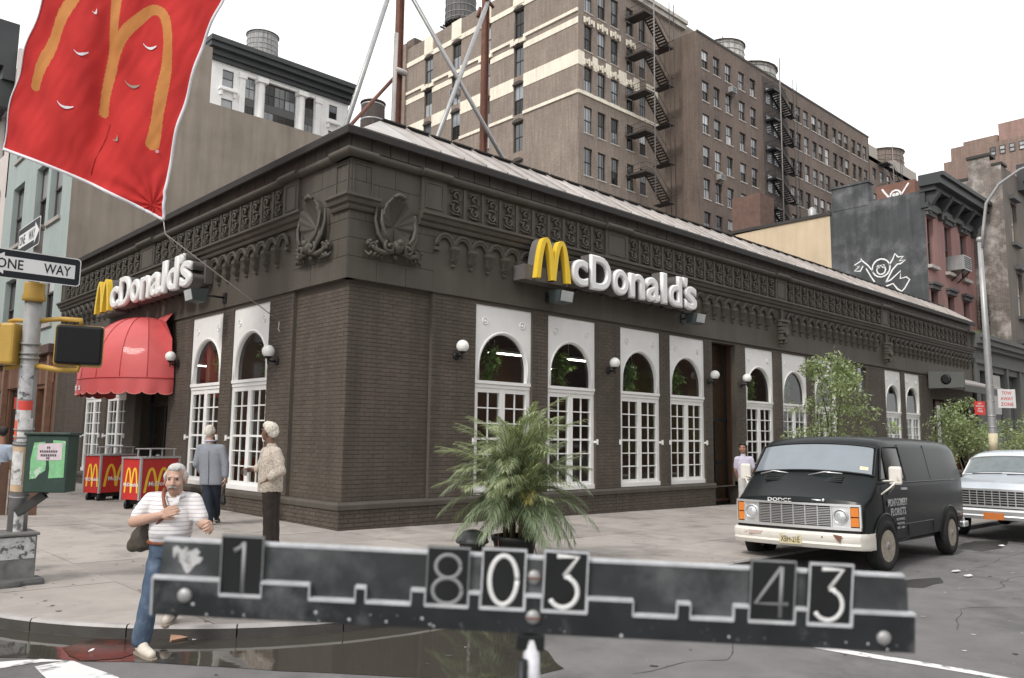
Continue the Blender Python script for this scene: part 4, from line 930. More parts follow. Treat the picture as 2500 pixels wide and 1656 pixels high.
spray('white spray painted waving figure on the dark grey wall', FG, [circ(3.95,10.52,.44),circ(3.95,10.42,.22,10),circ(4.08,10.6,.06,6),circ(3.84,10.6,.06,6),
   [(4.33,10.35),(4.6,10.75),(4.9,11.05),(4.95,11.15)],[(4.9,11.05),(5.3,10.85),(5.05,10.75),(5.3,10.55),(5.0,10.5),(4.85,10.75)],[(4.7,10.6),(4.45,10.1),(4.3,9.85)],
   [(3.55,10.6),(3.35,10.9),(3.25,11.15),(3.1,10.95)],[(3.1,10.95),(2.85,10.95),(3.05,10.75),(2.75,10.75),(3.0,10.6),(3.15,10.6),(3.4,10.35),(3.75,9.75)],
   [(3.75,9.75),(3.5,9.85),(3.0,10.25),(3.05,9.85),(2.75,9.9),(2.6,9.75),(2.85,9.35),(3.0,9.2),(3.2,9.35),(3.4,9.65),(3.75,9.55)]], .035, (33.5,4,10.4))
# small brick bulkhead with a second scrawl
t = thing('roof_bulkhead', 'small red brick bulkhead with white scrawl behind the grey wall', 'bulkhead', (36.5,4.8,13.6)); mb = MB(); mb.box(36.5,38.6,3.2,5.2,13.6,15.7); ob('walls', mb, mat('bulkhead_brick',(.20,.105,.08),.9,var=.2,scale=2), t, world=True)
FH = FX(36.49)
spray('white scrawled face on the red brick bulkhead', FH, [circ(4.2,15.0,.28,12),[(4.5,14.9),(4.75,15.25),(4.9,15.5)],[(3.9,15.0),(3.65,15.35),(3.5,15.55)],[(4.5,14.8),(4.4,14.45)],circ(4.28,15.05,.06,6),circ(4.12,15.05,.06,6)], .045, (36.5,4.6,15.4))

# G. tall rough brick building at the right edge
Gb = thing('brick_apartment_building', 'dark brick building at the right edge with a patchy whitewashed side wall', 'building', (40.7,.22,-1))
m_gb = brickmat('patchy_brick', (.185,.155,.135), (.14,.115,.10), (.26,.24,.225), .23, .078, vscale=.8, var=.3, stain=((.50,.465,.44), .75, .50, .68))
m_gf = mat('dark_front_stucco', (.15,.128,.112), .88, var=.15, scale=.8, streak=.15)
FI = FX(40.72); FJ = FY(.22)
mb = MB(); mb.add([FI(a,0,z) for a,z in [(.22,-1),(.22,16.85),(.75,16.85),(.75,17.45),(1.85,17.45),(1.85,16.4),(3.4,16.3),(3.4,15.9),(9,15.6),(9,-1)]], [tuple(range(10))]); ob('side_wall', mb, m_gb, Gb, world=True)
for a_ in ((.70,1.9,.08,17.45,17.6),(.15,.7,.06,16.85,16.97),(1.86,3.5,.06,16.32,16.45)): mb = MB(); fbox(mb, FI, a_[0], a_[1], -.9, *a_[2:]); ob('coping', mb, m_eave, Gb, world=True)
wg = [(42.0,43.05,12.75,15.0),(45.6,46.7,12.75,15.0),(49,50,12.75,15.),(42.3,43.35,8.7,11.1),(45.6,46.7,8.7,11.1),(49,50,8.7,11.1),(42.3,43.35,4.6,7.)]
wall(Gb, FJ, 40.72, 56, -1, 16.8, wg, m_gf); add_windows(Gb, FJ, 'y', wg, 'dh', fm=mat('white_sash',(.6,.58,.55),.6), pdark=.3, pblind=.2)
for a,b,c,d in wg:
    mb = MB(); fbox(mb, FJ, a-.15, b+.15, .001, .2, c-.2, c-.02); ob('window_sill', mb, bpy.data.materials['grey_trim'], Gb, world=True); mb = MB(); fbox(mb, FJ, a-.15, b+.15, .001, .25, d+.15, d+.4); ob('window_hood', mb, bpy.data.materials['grey_trim'], Gb, world=True)
mb = MB()
for w0,z0,z1 in ((.3,16.0,16.5),(.8,16.5,17.0),(1.2,17.0,17.5)): fbox(mb, FJ, 43.6, 56, 0, w0, z0, z1)
ob('cornice', mb, bpy.data.materials['black_cornice'], Gb, world=True); mb = MB(); mb.box(40.8,56,.3,9,16.0,16.3); ob('roof', mb, m_eave, Gb, world=True)
# H. low grey storefront next to the restaurant
Hb = thing('storefront', 'low grey storefront with a moulded cornice beyond the restaurant end', 'shop', (33.5,.0,-1))
m_gs = mat('grey_green_paint', (.115,.118,.112), .75, var=.15, scale=1.5)
FK = FY(.0)
wh = [(34.4,35.4,3.4,5.2),(35.9,38.2,.6,5.2),(38.6,40.4,.6,5.2)]
wall(Hb, FK, 33.5, 46, -1, 6.9, wh, m_gs)
for a,b,c,d in wh: q = MB(); q.quad(FK(a,-.25,c),FK(b,-.25,c),FK(b,-.25,d),FK(a,-.25,d)); ob('pane', q, m_farglass, Hb, world=True)
mb = MB(); mb.box(36.0,37.6,.05,.12,3.2,5.1); ob('shop_blind', mb, mat('pale_panel',(.45,.44,.42),.7), Hb, world=True)
mb = MB()
for w0,z0,z1 in ((.12,5.5,5.7),(.2,6.2,6.4),(.35,6.4,6.65),(.45,6.65,6.85)): mb.box(33.5,46,-w0,.1,z0,z1)
for x in (33.6,35.6,38.4,40.6): fbox(mb, FK, x-.12, x+.12, .001, .1, -.5, 5.5)
ob('cornice', mb, m_gs, Hb, world=True); mb = MB(); mb.box(33.5,40.6,.1,1.7,6.5,6.6); ob('roof', mb, m_eave, Hb, world=True)
# I. stepped red brick tower far right, J. low distant block with tank
Ib = thing('stepped_tower', 'distant red brown brick tower with stepped setbacks at the right edge', 'building', (100,16,-3))
m_tb = brickmat('tower_brick', (.25,.175,.145), (.215,.15,.125), (.22,.175,.15), .4, .16, var=.08)
mb = MB()
for y0,y1,z,x0 in ((16,21.9,37,100),(16.02,21.2,38.85,100.6),(16.04,19.9,39.5,101.2)): mb.box(x0,118,y0,y1,-3,z)
ob('wall', mb, m_tb, Ib, world=True); mb = MB(); mb.box(101.5,118,5,15.98,-3,40.9); ob('wall', mb, brickmat('tower_brick_pink',(.29,.19,.165),(.25,.165,.145),(.3,.2,.17),.4,.16,var=.08), Ib, world=True)
mb = MB(); mb.box(97.0,101.4,8,16.3,-3,37.2); ob('wall', mb, m_tb, Ib, world=True)
add_windows(Ib, lambda u,w_,z: (97.0-w_-.3,u,z), 'xt', [(15.2,15.8,35.6,36.6),(14.2,14.8,35.6,36.6),(13.2,13.8,35.6,36.6),(12.2,12.8,35.6,36.6)], 'dh', pdark=.1, pblind=.6)
Jb = thing('distant_block', 'distant brown block with a fire stair, right of the long brown building', 'building', (171,60,-3))
FM = FY(60.); wj = [(a,a+2,c,c+2.6) for a in (173,177,181,187,191,195,199) for c in (61,55,49,43)]
wall(Jb, FM, 170, 204, -3, 66, wj, m_loftb); add_windows(Jb, FM, 'y', wj, 'dh')
mb = MB(); mb.box(170,204,60,80,65,66.2); mb.box(186,200,60.1,80,66.2,68.6); mb.box(173,181,62,70,66.2,70.5); ob('roof', mb, mat('grey_coping',(.33,.30,.27),.9,var=.1), Jb, world=True)
watertank('brown water tank on the distant block right of the long brown building', (193.5,66,67.2), 5.2, 6.0, 0, mat('rust_staves',(.17,.13,.11),.85,var=.2,streak=.3), .25, 6)
fire_escape('fire_escape', 'dark fire escape of the distant block behind the graffiti wall', FM, 176, 179, 184, 2.2, 47, 4, 6., m=m_black)
# K. steel frame on the restaurant roof
Kf = thing('rooftop_steel_frame', 'braced frame of rusty steel posts on the restaurant roof', 'steel frame', (6.5,8,7.26))
for x in (6.55,10.2):
    mb = MB(); mb.box(x-.07,x+.07,7.96,8.04,7.26,20.5); mb.box(x-.10,x-.07,7.9,8.1,7.26,20.5); mb.box(x+.07,x+.10,7.9,8.1,7.26,20.5); ob('post', mb, m_rust, Kf, world=True)
mb = MB(); mb.box(6.3,10.4,7.9,8.1,20.5,20.8); ob('crossbeam', mb, m_rust, Kf, world=True)
for a,b,m_ in (((6.55,7.7,17.7),(3.5,7.7,7.27),m_galv),((6.6,7.75,16.05),(13.9,7.75,8.25),m_galv),((10.2,7.72,17.3),(6.5,7.72,7.6),m_galv),((2.1,8.25,7.3),(6.6,8.25,13.2),m_rust),((10.2,8.3,17.0),(10.1,8.3,16.6),m_rust),((9.2,7.7,17.4),(10.3,7.7,16.8),m_rust)):
    mb = MB(); mb.tube([a,b], .075 if m_ is m_galv else .06, 6); ob('brace', mb, m_, Kf, world=True)
mb = MB(); mb.tube([(6.25,7.8,7.3),(6.28,7.8,12.4),(6.3,7.8,14.4)], .07, 7); mb.tube([(6.27,7.8,13.2),(6.7,7.8,13.2)], .1, 6); ob('pipe', mb, mat('pale_pipe',(.5,.46,.44),.6,var=.2), Kf, world=True)
# L. buildings across both streets (seen only as reflections in the windows and the water)
m_opp = brickmat('opposite_brick', (.22,.15,.12), (.17,.115,.095), (.2,.16,.14), .23, .078)
for nm, lab, x0,x1,y0,y1,h,fk in (('opposite_building','brown brick building across the wide street, reflected in the windows',-6,60,-34,-24,18,'S'),('opposite_building','brown brick building across the side street, reflected in the windows',-34,-22,4,125,22,'W')):
    t = thing(nm, lab, 'building', (x0,y1,-2)); mb = MB(); mb.box(x0,x1,y0,y1,-2,h); ob('wall', mb, m_opp, t, world=True)
    mb = MB()
    for i in range(12 if fk=='S' else 26):
        for zz in (1.2,5.2,9.2,13.2):
            if fk == 'S': mb.box(x0+2+i*5.2,x0+3.5+i*5.2,y1,y1+.05,zz,zz+2.3)
            else: mb.box(x1,x1+.05,y0+2+i*4.2,y0+3.5+i*4.2,zz,zz+2.3)
    ob('window_row', mb, m_farglass, t, world=True)
# ------------------------------------------------------------------ signs, lamps, awning and street furniture
def glyph(ch, w_, h, ext, bev, off=0., res=4):
    cu = bpy.data.curves.new('g', 'FONT'); cu.body = ch; cu.extrude = .1; cu.offset = off; cu.resolution_u = res
    o = bpy.data.objects.new('g', cu); COL.objects.link(o); me = evalmesh(o); bpy.data.objects.remove(o); bpy.data.curves.remove(cu)
    v = np.zeros(len(me.vertices)*3); me.vertices.foreach_get('co', v); v = v.reshape(-1,3)
    lo, hi = v.min(0), v.max(0); s_ = np.array([w_/(hi[0]-lo[0]), h/(hi[1]-lo[1]), ext/.2])
    v = (v-np.array([lo[0],lo[1],-.1]))*s_; me.vertices.foreach_set('co', v.ravel()); me.update()
    return me
def text_part(body, w_, h, mat_, parent, M, depth=.004, off=.0, name='lettering'):
    """flat lettering: x right, y up, z out of the surface; M places it"""
    me = glyph(body, w_, h, depth, 0, off, 2); me.materials.clear(); me.materials.append(mat_); me.transform(M)
    o = bpy.data.objects.new(name, me); link(o, parent)
    return o
def arches(mb, fn, x0, x1, z0, z1, th, d0, d1, m=0, n=16, pw=.88):
    """double arch ribbon; fn(u,z,d)"""
    wd = (x1-x0)/2 - th*.25
    for k in (0,1):
        c = x0+th*.5+(wd-th*.25)*(k+.5) if False else (x0+x1)/2 + (k-.5)*(x1-x0-th)/2; ra = (x1-x0-th)/4; N = 2*n+1; cl = []
        for i in range(N):
            q = -math.cos(PI*i/(N-1)) if False else (2*i/(N-1)-1); q = math.copysign(1-(1-abs(q))**1.35, q)
            cl.append((c+ra*q, z0+(z1-th*.6-z0)*(1-abs(q)**2.25)))
        o, q_ = [], []
        for i, (a_, b_) in enumerate(cl):
            p, r = cl[max(i-1,0)], cl[min(i+1,N-1)]; dx, dz = r[0]-p[0], r[1]-p[1]; l = math.hypot(dx,dz); h = th*.5*(1.0+.12*abs(2*i/(N-1)-1))
            if i in (0,N-1): dx, dz, l = 0, (1 if i == 0 else -1), 1
            o.append((a_-dz/l*h, b_+dx/l*h)); q_.append((a_+dz/l*h, b_-dx/l*h))
        e = .0015*k; D1 = d1+e
        vs = [fn(a_,b_,D1) for a_,b_ in o]+[fn(a_,b_,D1) for a_,b_ in q_]+[fn(a_,b_,d0) for a_,b_ in o]+[fn(a_,b_,d0) for a_,b_ in q_]
        mb.add(vs, [f for i in range(N-1) for f in ((i,i+1,N+i+1,N+i),(2*N+i,2*N+i+1,i+1,i),(N+i,N+i+1,3*N+i+1,3*N+i))], m)
        mb.add([vs[0],vs[N],vs[3*N],vs[2*N]], [(0,1,2,3)], m); mb.add([vs[N-1],vs[2*N-1],vs[4*N-1],vs[3*N-1]], [(0,1,2,3)], m)
SIGN = [('c',5.39,5.94,5.14,5.75),('D',6.02,6.75,5.13,5.93),('o',6.80,7.38,5.12,5.74),('n',7.42,8.03,5.12,5.73),('a',8.07,8.64,5.12,5.73),('l',8.70,8.94,5.13,5.92),('d',9.00,9.58,5.12,5.92),("'",9.60,9.83,5.68,5.93),('s',9.70,10.25,5.11,5.73)]
def bigsign(side, label):
    t = thing('raised_letter_sign', label, 'sign', (7.2,-.2,5.1) if side == 'R' else (-.2,9.1,5.1))
    if side == 'R': MP = lambda u, z: Matrix(((1,0,0,u),(0,0,-1,-.20),(0,1,0,z),(0,0,0,1))); fn = lambda u,z,d: (u,-d,z)
    else:
        k = 6.78/6.0; U = lambda u: 12.53-(u-4.25)*k
        MP = lambda u, z: Matrix(((0,0,-1,-.20),(-1,0,0,U(u)),(0,1,0,z),(0,0,0,1))); fn = lambda u,z,d: (-d,U(u),z)
    for ch, a, b, z0, z1 in SIGN:
        kx = 1 if side == 'R' else 6.78/6.0
        outl = .012
        me = glyph(ch, (b-a)*kx, z1-z0, .22, 0, .03); me.materials.clear(); me.materials.append(m_signside); me.transform(MP(a, z0)); o = link(bpy.data.objects.new('letter_return', me), t); o.location = -t.location
        # bevelled white face: stacked, slightly thinner front layer
        cu = bpy.data.curves.new('g','FONT'); cu.body = ch; cu.extrude = .03; cu.bevel_depth = .030; cu.bevel_resolution = 0; cu.offset = .006; cu.resolution_u = 5
        go = bpy.data.objects.new('g', cu); COL.objects.link(go); mf = evalmesh(go); bpy.data.objects.remove(go); bpy.data.curves.remove(cu)
        v = np.zeros(len(mf.vertices)*3); mf.vertices.foreach_get('co', v); v = v.reshape(-1,3); lo, hi = v.min(0), v.max(0)
        v = (v-lo)*np.array([((b-a)*kx)/(hi[0]-lo[0]), (z1-z0)/(hi[1]-lo[1]), .11/(hi[2]-lo[2])]); v[:,2] += .221
        mf.vertices.foreach_set('co', v.ravel()); mf.update(); mf.materials.clear(); mf.materials.append(m_letter); mf.transform(MP(a, z0))
        o = link(bpy.data.objects.new('letter', mf), t); o.location = -t.location
    mb = MB(); arches(mb, fn, 4.27, 5.33, 5.14, 6.06, .105, .40, .53, n=22); ob('arch_letter', mb, m_yellow, t, world=True)
    mb = MB(); arches(mb, fn, 4.27, 5.33, 5.145, 6.055, .10, .20, .397, n=22); ob('arch_return', mb, mat('grey_return',(.17,.155,.15),.5) if 'grey_return' not in bpy.data.materials else bpy.data.materials['grey_return'], t, world=True)
    mb = MB(); pts = [fn(4.2,5.12,.2),fn(5.35,5.12,.2),fn(5.35,5.12,.05),fn(4.2,5.12,.05)]
    a, b = fn(4.05,5.10,.02), fn(5.4,5.42,.38); mb.box(min(a[0],b[0]),max(a[0],b[0]),min(a[1],b[1]),max(a[1],b[1]),5.10,5.42); ob('arch_box', mb, m_signside, t, world=True)
    mb = MB(); a, b = fn(5.4,5.02,.02), fn(10.3,5.10,.19); mb.box(min(a[0],b[0]),max(a[0],b[0]),min(a[1],b[1]),max(a[1],b[1]),5.2,5.75); ob('raceway', mb, m_signside, t, world=True)
    return t
bigsign('R', 'white raised letter sign with yellow arches over the gridded windows of the wide street front')
bigsign('L', 'white raised letter sign with yellow arches above the red awning on the side street front')
def globe_lamp(F, u, z, label, arm=.20):
    t = thing('wall_globe_lamp', label, 'wall lamp', F(u,W0,z), 0, 'white globe lamps on the brick piers')
    mb = MB(); mb.lathe([(.075,0),(.085,.02),(.06,.05)], 12); M = Matrix(((1,0,0,0),(0,0,-1,0),(0,1,0,0),(0,0,0,1))) if F is FR else Matrix(((0,0,-1,0),(1,0,0,0),(0,1,0,0),(0,0,0,1)))
    mb.xf(M); mb.v = [(a+F(0,0,0)[0], b, c-.18) for a,b,c in mb.v]
    P = lambda w_, dz: tuple(Vector(F(0,w_,dz)))
    mb.tube([P(.03,-.18),P(arm*.6,-.2),P(arm,-.17),P(arm,-.115)], .02, 7); mb.tube([P(arm,-.26),P(arm,-.12)], [.012,.03], 7); mb.lathe([(.05,-.14),(.075,-.105),(.07,-.09)], 12, P(arm,0)); ob('bracket', mb, m_black, t)
    mb = MB(); mb.ball(P(arm,.0), .125, 20, 14); ob('globe', mb, m_globe, t)
for F, u, z, lab in ((FR,2.58,3.56,'white globe lamp on the brick pier nearest the corner, left of the first arched window'),(FR,7.28,3.57,'white globe lamp between the second and third arched windows'),
    (FR,11.57,3.55,'white globe lamp just left of the dark side door'),(FR,13.24,3.56,'white globe lamp just right of the dark side door'),(FL,7.55,3.64,'white globe lamp at the right edge of the red awning'),(FL,2.52,3.42,'white globe lamp on the side front, between corner and arched window')):
    globe_lamp(F, u, z, lab)
def flood(F, u, z, label, out_=.75):
    t = thing('floodlight', label, 'floodlight', F(u,0,z), 0, 'floodlights under the raised letter signs')
    P = lambda a, w_, dz: F(a,w_,dz); mb = MB(); mb.tube([P(0,0,.02),P(0,out_-.2,.02)], .025, 6); fbox(mb, F, -.08,.08,0,.03,-.1,.12); ob('arm', mb, m_black, t)
    mb = MB(); vs = [P(a,w_,dz) for (w_,dz) in ((out_-.28,.14),(out_-.22,-.16),(out_+.05,-.14),(out_+.1,.10)) for a in (-.22,.22)]
    mb.add(vs, [(0,1,3,2),(2,3,5,4),(4,5,7,6),(6,7,1,0),(0,2,4,6),(1,7,5,3)]); ob('housing', mb, mat('floodlight_green',(.045,.06,.06),.5) if 'floodlight_green' not in bpy.data.materials else bpy.data.materials['floodlight_green'], t)
    mb = MB(); mb.add([P(a,w_,dz) for w_,dz in ((out_+.058,-.13),(out_+.105,.09)) for a in (-.19,.19)], [(0,1,3,2)]); ob('lens', mb, mat('floodlight_lens',(.5,.52,.52),.2) if 'floodlight_lens' not in bpy.data.materials else bpy.data.materials['floodlight_lens'], t)
flood(FR, 5.15, 4.86, 'dark green floodlight under the arches of the wide street sign', .5); flood(FR, 10.3, 4.95, 'small dark floodlight under the last letter of the wide street sign', .5)
flood(FL, 5.0, 4.78, 'pale faced floodlight right of the side street sign', .75)
# ---- red dome awning
m_red = mat('red_awning_vinyl', (.57,.10,.10), .62, var=.12, scale=1.2, bump=.16, bscale=12, coat=.10)
m_redd = mat('red_awning_seam', (.47,.05,.055), .5, var=.1)
t = thing('dome_awning', 'red dome awning with scalloped valance over the side street doorway', 'awning', (0,9.72,2.7))
AYc, AR, AO, Z0, Z1 = 9.72, 2.06, 1.5, 3.12, 4.80
def dome(a, b):     # a 0..1 round the plan half ellipse, b 0..1 up to the apex
    th = PI*a; q = math.cos(b*PI/2)**.85; z = Z0+(Z1-Z0)*math.sin(b*PI/2)**.95; sg = 1-.025*abs(math.sin(a*PI*8))*math.sin(b*PI)
    return (-AO*math.sin(th)*q*sg-.01, AYc-AR*math.cos(th)*(q*.93+.07*(1-b))*sg, z)
for k in range(8):
    mb = MB(); mb.grid(lambda i, j: dome((k+i)/8, j*.97), 6, 14); ob('gore', mb, m_red, t, world=True)
    if k: mb = MB(); mb.tube([Vector(dome(k/8, j/16*.97))+Vector((-.006,0,.004)) for j in range(17)], .009, 5); ob('seam', mb, m_redd, t, world=True)
mb = MB(); NS = 14
def val(i, j):
    p = dome(i, 0); sc = abs(math.sin(i*PI*NS))**.5*.07; top, bot = Z0, Z0-.33-sc
    pl = 1+.012*math.sin(i*60)*j; return (p[0]*pl*1.0, AYc+(p[1]-AYc)*pl, top+(bot-top)*j)
mb.grid(val, 112, 4); ob('valance', mb, m_red, t, world=True)
mb = MB(); mb.tube([Vector(val(i/112, 1)) for i in range(113)], .01, 4); ob('valance_trim', mb, mat('awning_trim',(.62,.22,.18),.5), t, world=True)
mb = MB(); mb.tube([Vector(dome(i/40, 0))+Vector((0,0,0)) for i in range(41)], .02, 5); ob('hem', mb, m_redd, t, world=True)
mb = MB(); mb.add([(-.03,8.9,4.72),(-.05,7.85,4.76),(-.25,7.75,4.5),(-.1,7.68,4.1),(-.05,7.70,3.1),(-.12,7.9,3.3)], [(0,1,2),(0,2,3),(0,3,5),(3,4,5)]); ob('loose_flap', mb, m_red, t, world=True)
for k, ch in enumerate("onald's"):       # lettering along the front of the valance
    a = .63 + .035*k*-1 + .0; a = .70 - .030*k
    p = Vector(val(a, .55)); q = Vector(val(a-.02, .55)); dx = (q-p).normalized(); nz = Vector((dx.y,-dx.x,0)); 
    if nz.x > 0: nz = -nz
    M = Matrix(((dx.x,0,nz.x,p.x+nz.x*.01),(dx.y,0,nz.y,p.y+nz.y*.01),(0,1,0,p.z-.07),(0,0,0,1))); o = text_part(ch, .13 if ch not in "l'" else .05, .15 if ch in "ld" else .12, m_letter, t, M, .006, .01); o.location = -t.location
# ---- metal canopy over the far shop entrance of the restaurant
t = thing('shop_canopy', 'grey boxed canopy with pale metal slope over the far entrance on the wide street', 'canopy', (31,-.6,3.9))
mb = MB(); mb.box(28.0,33.2,-1.3,-.01,4.12,4.2); mb.add([(28,-1.3,4.2),(33.2,-1.3,4.2),(33.2,-.02,4.62),(28,-.02,4.62)], [(0,1,2,3)]); ob('roof_sheet', mb, m_roof, t, world=True)
mb = MB(); mb.add([(27.9,-1.35,4.0),(27.9,-1.35,4.62),(27.9,-.02,4.7),(27.9,-.02,4.0),(27.75,-1.35,4.0),(27.75,-1.35,4.62),(27.75,-.02,4.7),(27.75,-.02,4.0)], [(0,1,2,3),(4,5,6,7),(0,1,5,4),(1,2,6,5),(3,0,4,7)]); mb.box(27.9,33.2,-1.35,-1.3,3.85,4.12); ob('cheek', mb, m_gs, t, world=True)
mb = MB(); mb.lathe([(.17,0),(.2,.02),(.13,.03)], 14); mb.xf(Matrix(((0,0,-1,27.74),(1,0,0,-.7),(0,1,0,4.35),(0,0,0,1)))); ob('boss', mb, m_black, t, world=True)
# ---- the banner and its ropes
UB = .007493; BAND = 14.0
BANM = Matrix.Translation(CAMP + CAMR @ Vector(((230-1183.5)*UB, -(200-784)*UB, -BAND))) @ CAMR.to_4x4()
m_ban = mat('red_banner_cloth', (.50,.030,.028), .95, var=.10, scale=1.4, bump=.06, bscale=40)
m_bany = mat('banner_gold', (.52,.21,.055), .8, var=.08, scale=6)
m_banw = mat('banner_hem_white', (.72,.72,.76), .8, var=.06)
def brip(x, y):
    fold = .05*math.sin((x*.9+y*.35)*.035) + .03*math.sin((x-.55*y)*.055+1.) + .10*math.sin(x*.011+.6)*(1)
    d2 = ((x-330)**2+(y-470)**2)**.5; fan = math.atan2(470-y, 345-x); fold += .020*math.sin(fan*11+1.5*mnoise.noise(Vector((x*.01,y*.01,0))))*max(0,1-d2/360)
    fold += .030*mnoise.noise(Vector((x*.018,y*.011,1.3)))+.012*mnoise.noise(Vector(((x+y*.5)*.05,(y-x*.4)*.016,4.)))
    gx = 232+ (y-200)*-.12; fold -= .09*math.exp(-((x-gx)/22)**2)*(1 if y < 330 else max(0,1-(y-330)/150))
    return fold
def bl(x, y, d=0): return ((x-230)*UB, -(y-200)*UB, brip(x,y)+d)
LE = [(205,-300),(150,-130),(105,0),(78,80),(52,165),(25,255),(8,345)]; RE = [(640,-300),(566,-130),(512,0),(470,90),(432,200),(400,310),(379,410),(370,506)]
def along(L_, t):
    t = max(0,min(1,t))*(len(L_)-1); i = min(int(t), len(L_)-2); f = t-i
    p0 = L_[max(i-1,0)]; p1 = L_[i]; p2 = L_[i+1]; p3 = L_[min(i+2,len(L_)-1)]
    return tuple(.5*((2*p1[k])+(-p0[k]+p2[k])*f+(2*p0[k]-5*p1[k]+4*p2[k]-p3[k])*f*f+(-p0[k]+3*p1[k]-3*p2[k]+p3[k])*f**3) for k in (0,1))
def bsurf(i, j, d=0):
    a = along(LE, j); b = along(RE, j); x = a[0]+(b[0]-a[0])*i; y = a[1]+(b[1]-a[1])*i + 16*math.sin(PI*i)*(-.6)*j**6
    return bl(x, y, d)
ban = thing('banner', 'large red banner with golden arches and white hem flying over the side street', 'banner', BANM.translation); ban.rotation_euler = CAMR.to_euler()
mb = MB(); mb.grid(lambda i, j: bsurf(i,j), 230, 300); cloth = ob('cloth', mb, m_ban, ban)
for pts, nm in (([bsurf(1,j/60,.004) for j in range(61)],'hem'),([bsurf(i/50,1,.004) for i in range(51)],'hem'),([bsurf(0,j/60,.004) for j in range(61)],'hem')):
    mb = MB(); mb.tube(pts, .028 if pts[0][0] > 0 or pts[0][1] < 0 and pts[-1][0] > 0 else .012, 6); ob(nm, mb, m_banw, ban)
ARCH_PRINT = [[(84,206,14.5),(105,150,15.5),(126,95,16.5),(147,45,17),(168,0,17),(192,-45,17),(220,-80,15),(244,-92,13),(260,-84,13),(266,-50,13),(265,0,13),(261,60,12),(254,115,11),(246,165,11),(240,210,12),(231,262,14)],
  [(231,256,14),(241,205,13),(251,158,13),(264,114,14),(284,74,15.5),(312,38,15),(340,18,14),(362,20,13.5),(378,42,13.5),(385,90,14),(381,145,15),(372,205,16),(361,265,17),(347,338,17.5)]]
def _cr(cl):
    o = []
    for i in range(len(cl)-1):
        p0, p1, p2, p3 = cl[max(i-1,0)], cl[i], cl[i+1], cl[min(i+2,len(cl)-1)]
        for k in range(6): f = k/6; o.append(tuple(.5*((2*p1[q])+(-p0[q]+p2[q])*f+(2*p0[q]-5*p1[q]+4*p2[q]-p3[q])*f*f+(-p0[q]+3*p1[q]-3*p2[q]+p3[q])*f**3) for q in range(3)))
    return [(a_,b_,h_*.84) for a_,b_,h_ in o+[cl[-1]]]
ARCH_PRINT = [_cr(c) for c in ARCH_PRINT]
def on_print(x, y):
    for cl in ARCH_PRINT:
        for (x0,y0,h0),(x1,y1,h1) in zip(cl, cl[1:]):
            dx, dy = x1-x0, y1-y0; l2 = dx*dx+dy*dy; t_ = ((x-x0)*dx+(y-y0)*dy)/l2
            first = (x0,y0,h0) == cl[0]; last = (x1,y1,h1) == cl[-1]
            if (first and t_ < 0) or (last and t_ > 1): continue
            t_ = max(0, min(1, t_)); h = h0+(h1-h0)*t_
            if (x-x0-dx*t_)**2+(y-y0-dy*t_)**2 < h*h: return True
    return False
for (i_, me_) in ((0, cloth.data),):
    me_.materials.append(m_bany)
    for p_ in me_.polygons:
        c_ = p_.center
        if on_print(c_.x/UB+230, 200-c_.y/UB): p_.material_index = 1
for cx_, cy_, w_, rot in ((196,124,15,.15),(339,98,16,.2),(298,187,19,.35),(160,245,17,.35),(222,26,6,-.3),(262,316,8,-.5)):
    mb = MB(); n = 10; vs = []
    for i in range(n+1):
        s_ = -1+2*i/n; x0 = s_*w_; y0 = 8*(1-s_*s_); h = .7+3.0*(1-abs(s_-.35)/1.4)**1.5
        for hh in (-h, h): xx, yy = x0, y0+hh; vs.append(bl(cx_+xx*math.cos(rot)-yy*math.sin(rot), cy_+xx*math.sin(rot)+yy*math.cos(rot), .015))
    mb.add(vs, [(2*i,2*i+1,2*i+3,2*i+2) for i in range(n)]); ob('wind_slit', mb, m_banw if cx_ not in (298,262) else mat('slit_tan',(.33,.28,.23),.9) if 'slit_tan' not in bpy.data.materials else bpy.data.materials['slit_tan'], ban)
mb = MB(); mb.tube([bl(x,y,.01) for x,y in ((247,283),(235,320),(217,370),(206,402))], .006, 4); ob('sewn_seam', mb, mat('banner_seam',(.30,.02,.02),.8), ban)
M = Matrix.Translation(Vector(bl(355,352,.02))); text_part('®', .06, .06, m_banw, ban, M, .004)
tip = BANM @ Vector(bsurf(1,1))
mb = MB(); mb.tube([tip, tip+Vector((.03,-.04,-.25)), Vector((-.04,2.32,4.0))], .009, 5); mb.tube([Vector((-.06,2.32,4.0)),Vector((-.05,2.36,3.86)),Vector((-.05,2.3,3.8))], .012, 5); tag(ob('tie_rope', mb, mat('pale_rope',(.5,.47,.42),.8)), 'thin pale rope from the banner tip to the brick pier', 'rope')
mb = MB(); mb.tube([tip+Vector((.03,-.04,-.25)), Vector((-.25,6.6,5.85))], .007, 5); tag(ob('tie_rope', mb, bpy.data.materials['pale_rope']), 'short rope from the banner tip down to the side street sign', 'rope')
topm = BANM @ Vector(bsurf(.5,0)); tl = BANM @ Vector(bsurf(0,0)); tr_ = BANM @ Vector(bsurf(1,0))
fp = thing('span_wire', 'steel wire and batten above the street carrying the red banner', 'span wire', tl)
mb = MB(); mb.tube([tr_+(tr_-tl)*.03, tl-(tr_-tl)*.03], .04, 8); ob('batten', mb, m_galv, fp, world=True)
mb = MB(); mb.tube([tl, Vector((-26,12,12.8))], .01, 5); ob('wire', mb, m_black, fp, world=True); mb = MB(); mb.tube([tr_, Vector((10,-22,14.8))], .01, 5); ob('wire', mb, m_black, fp, world=True)
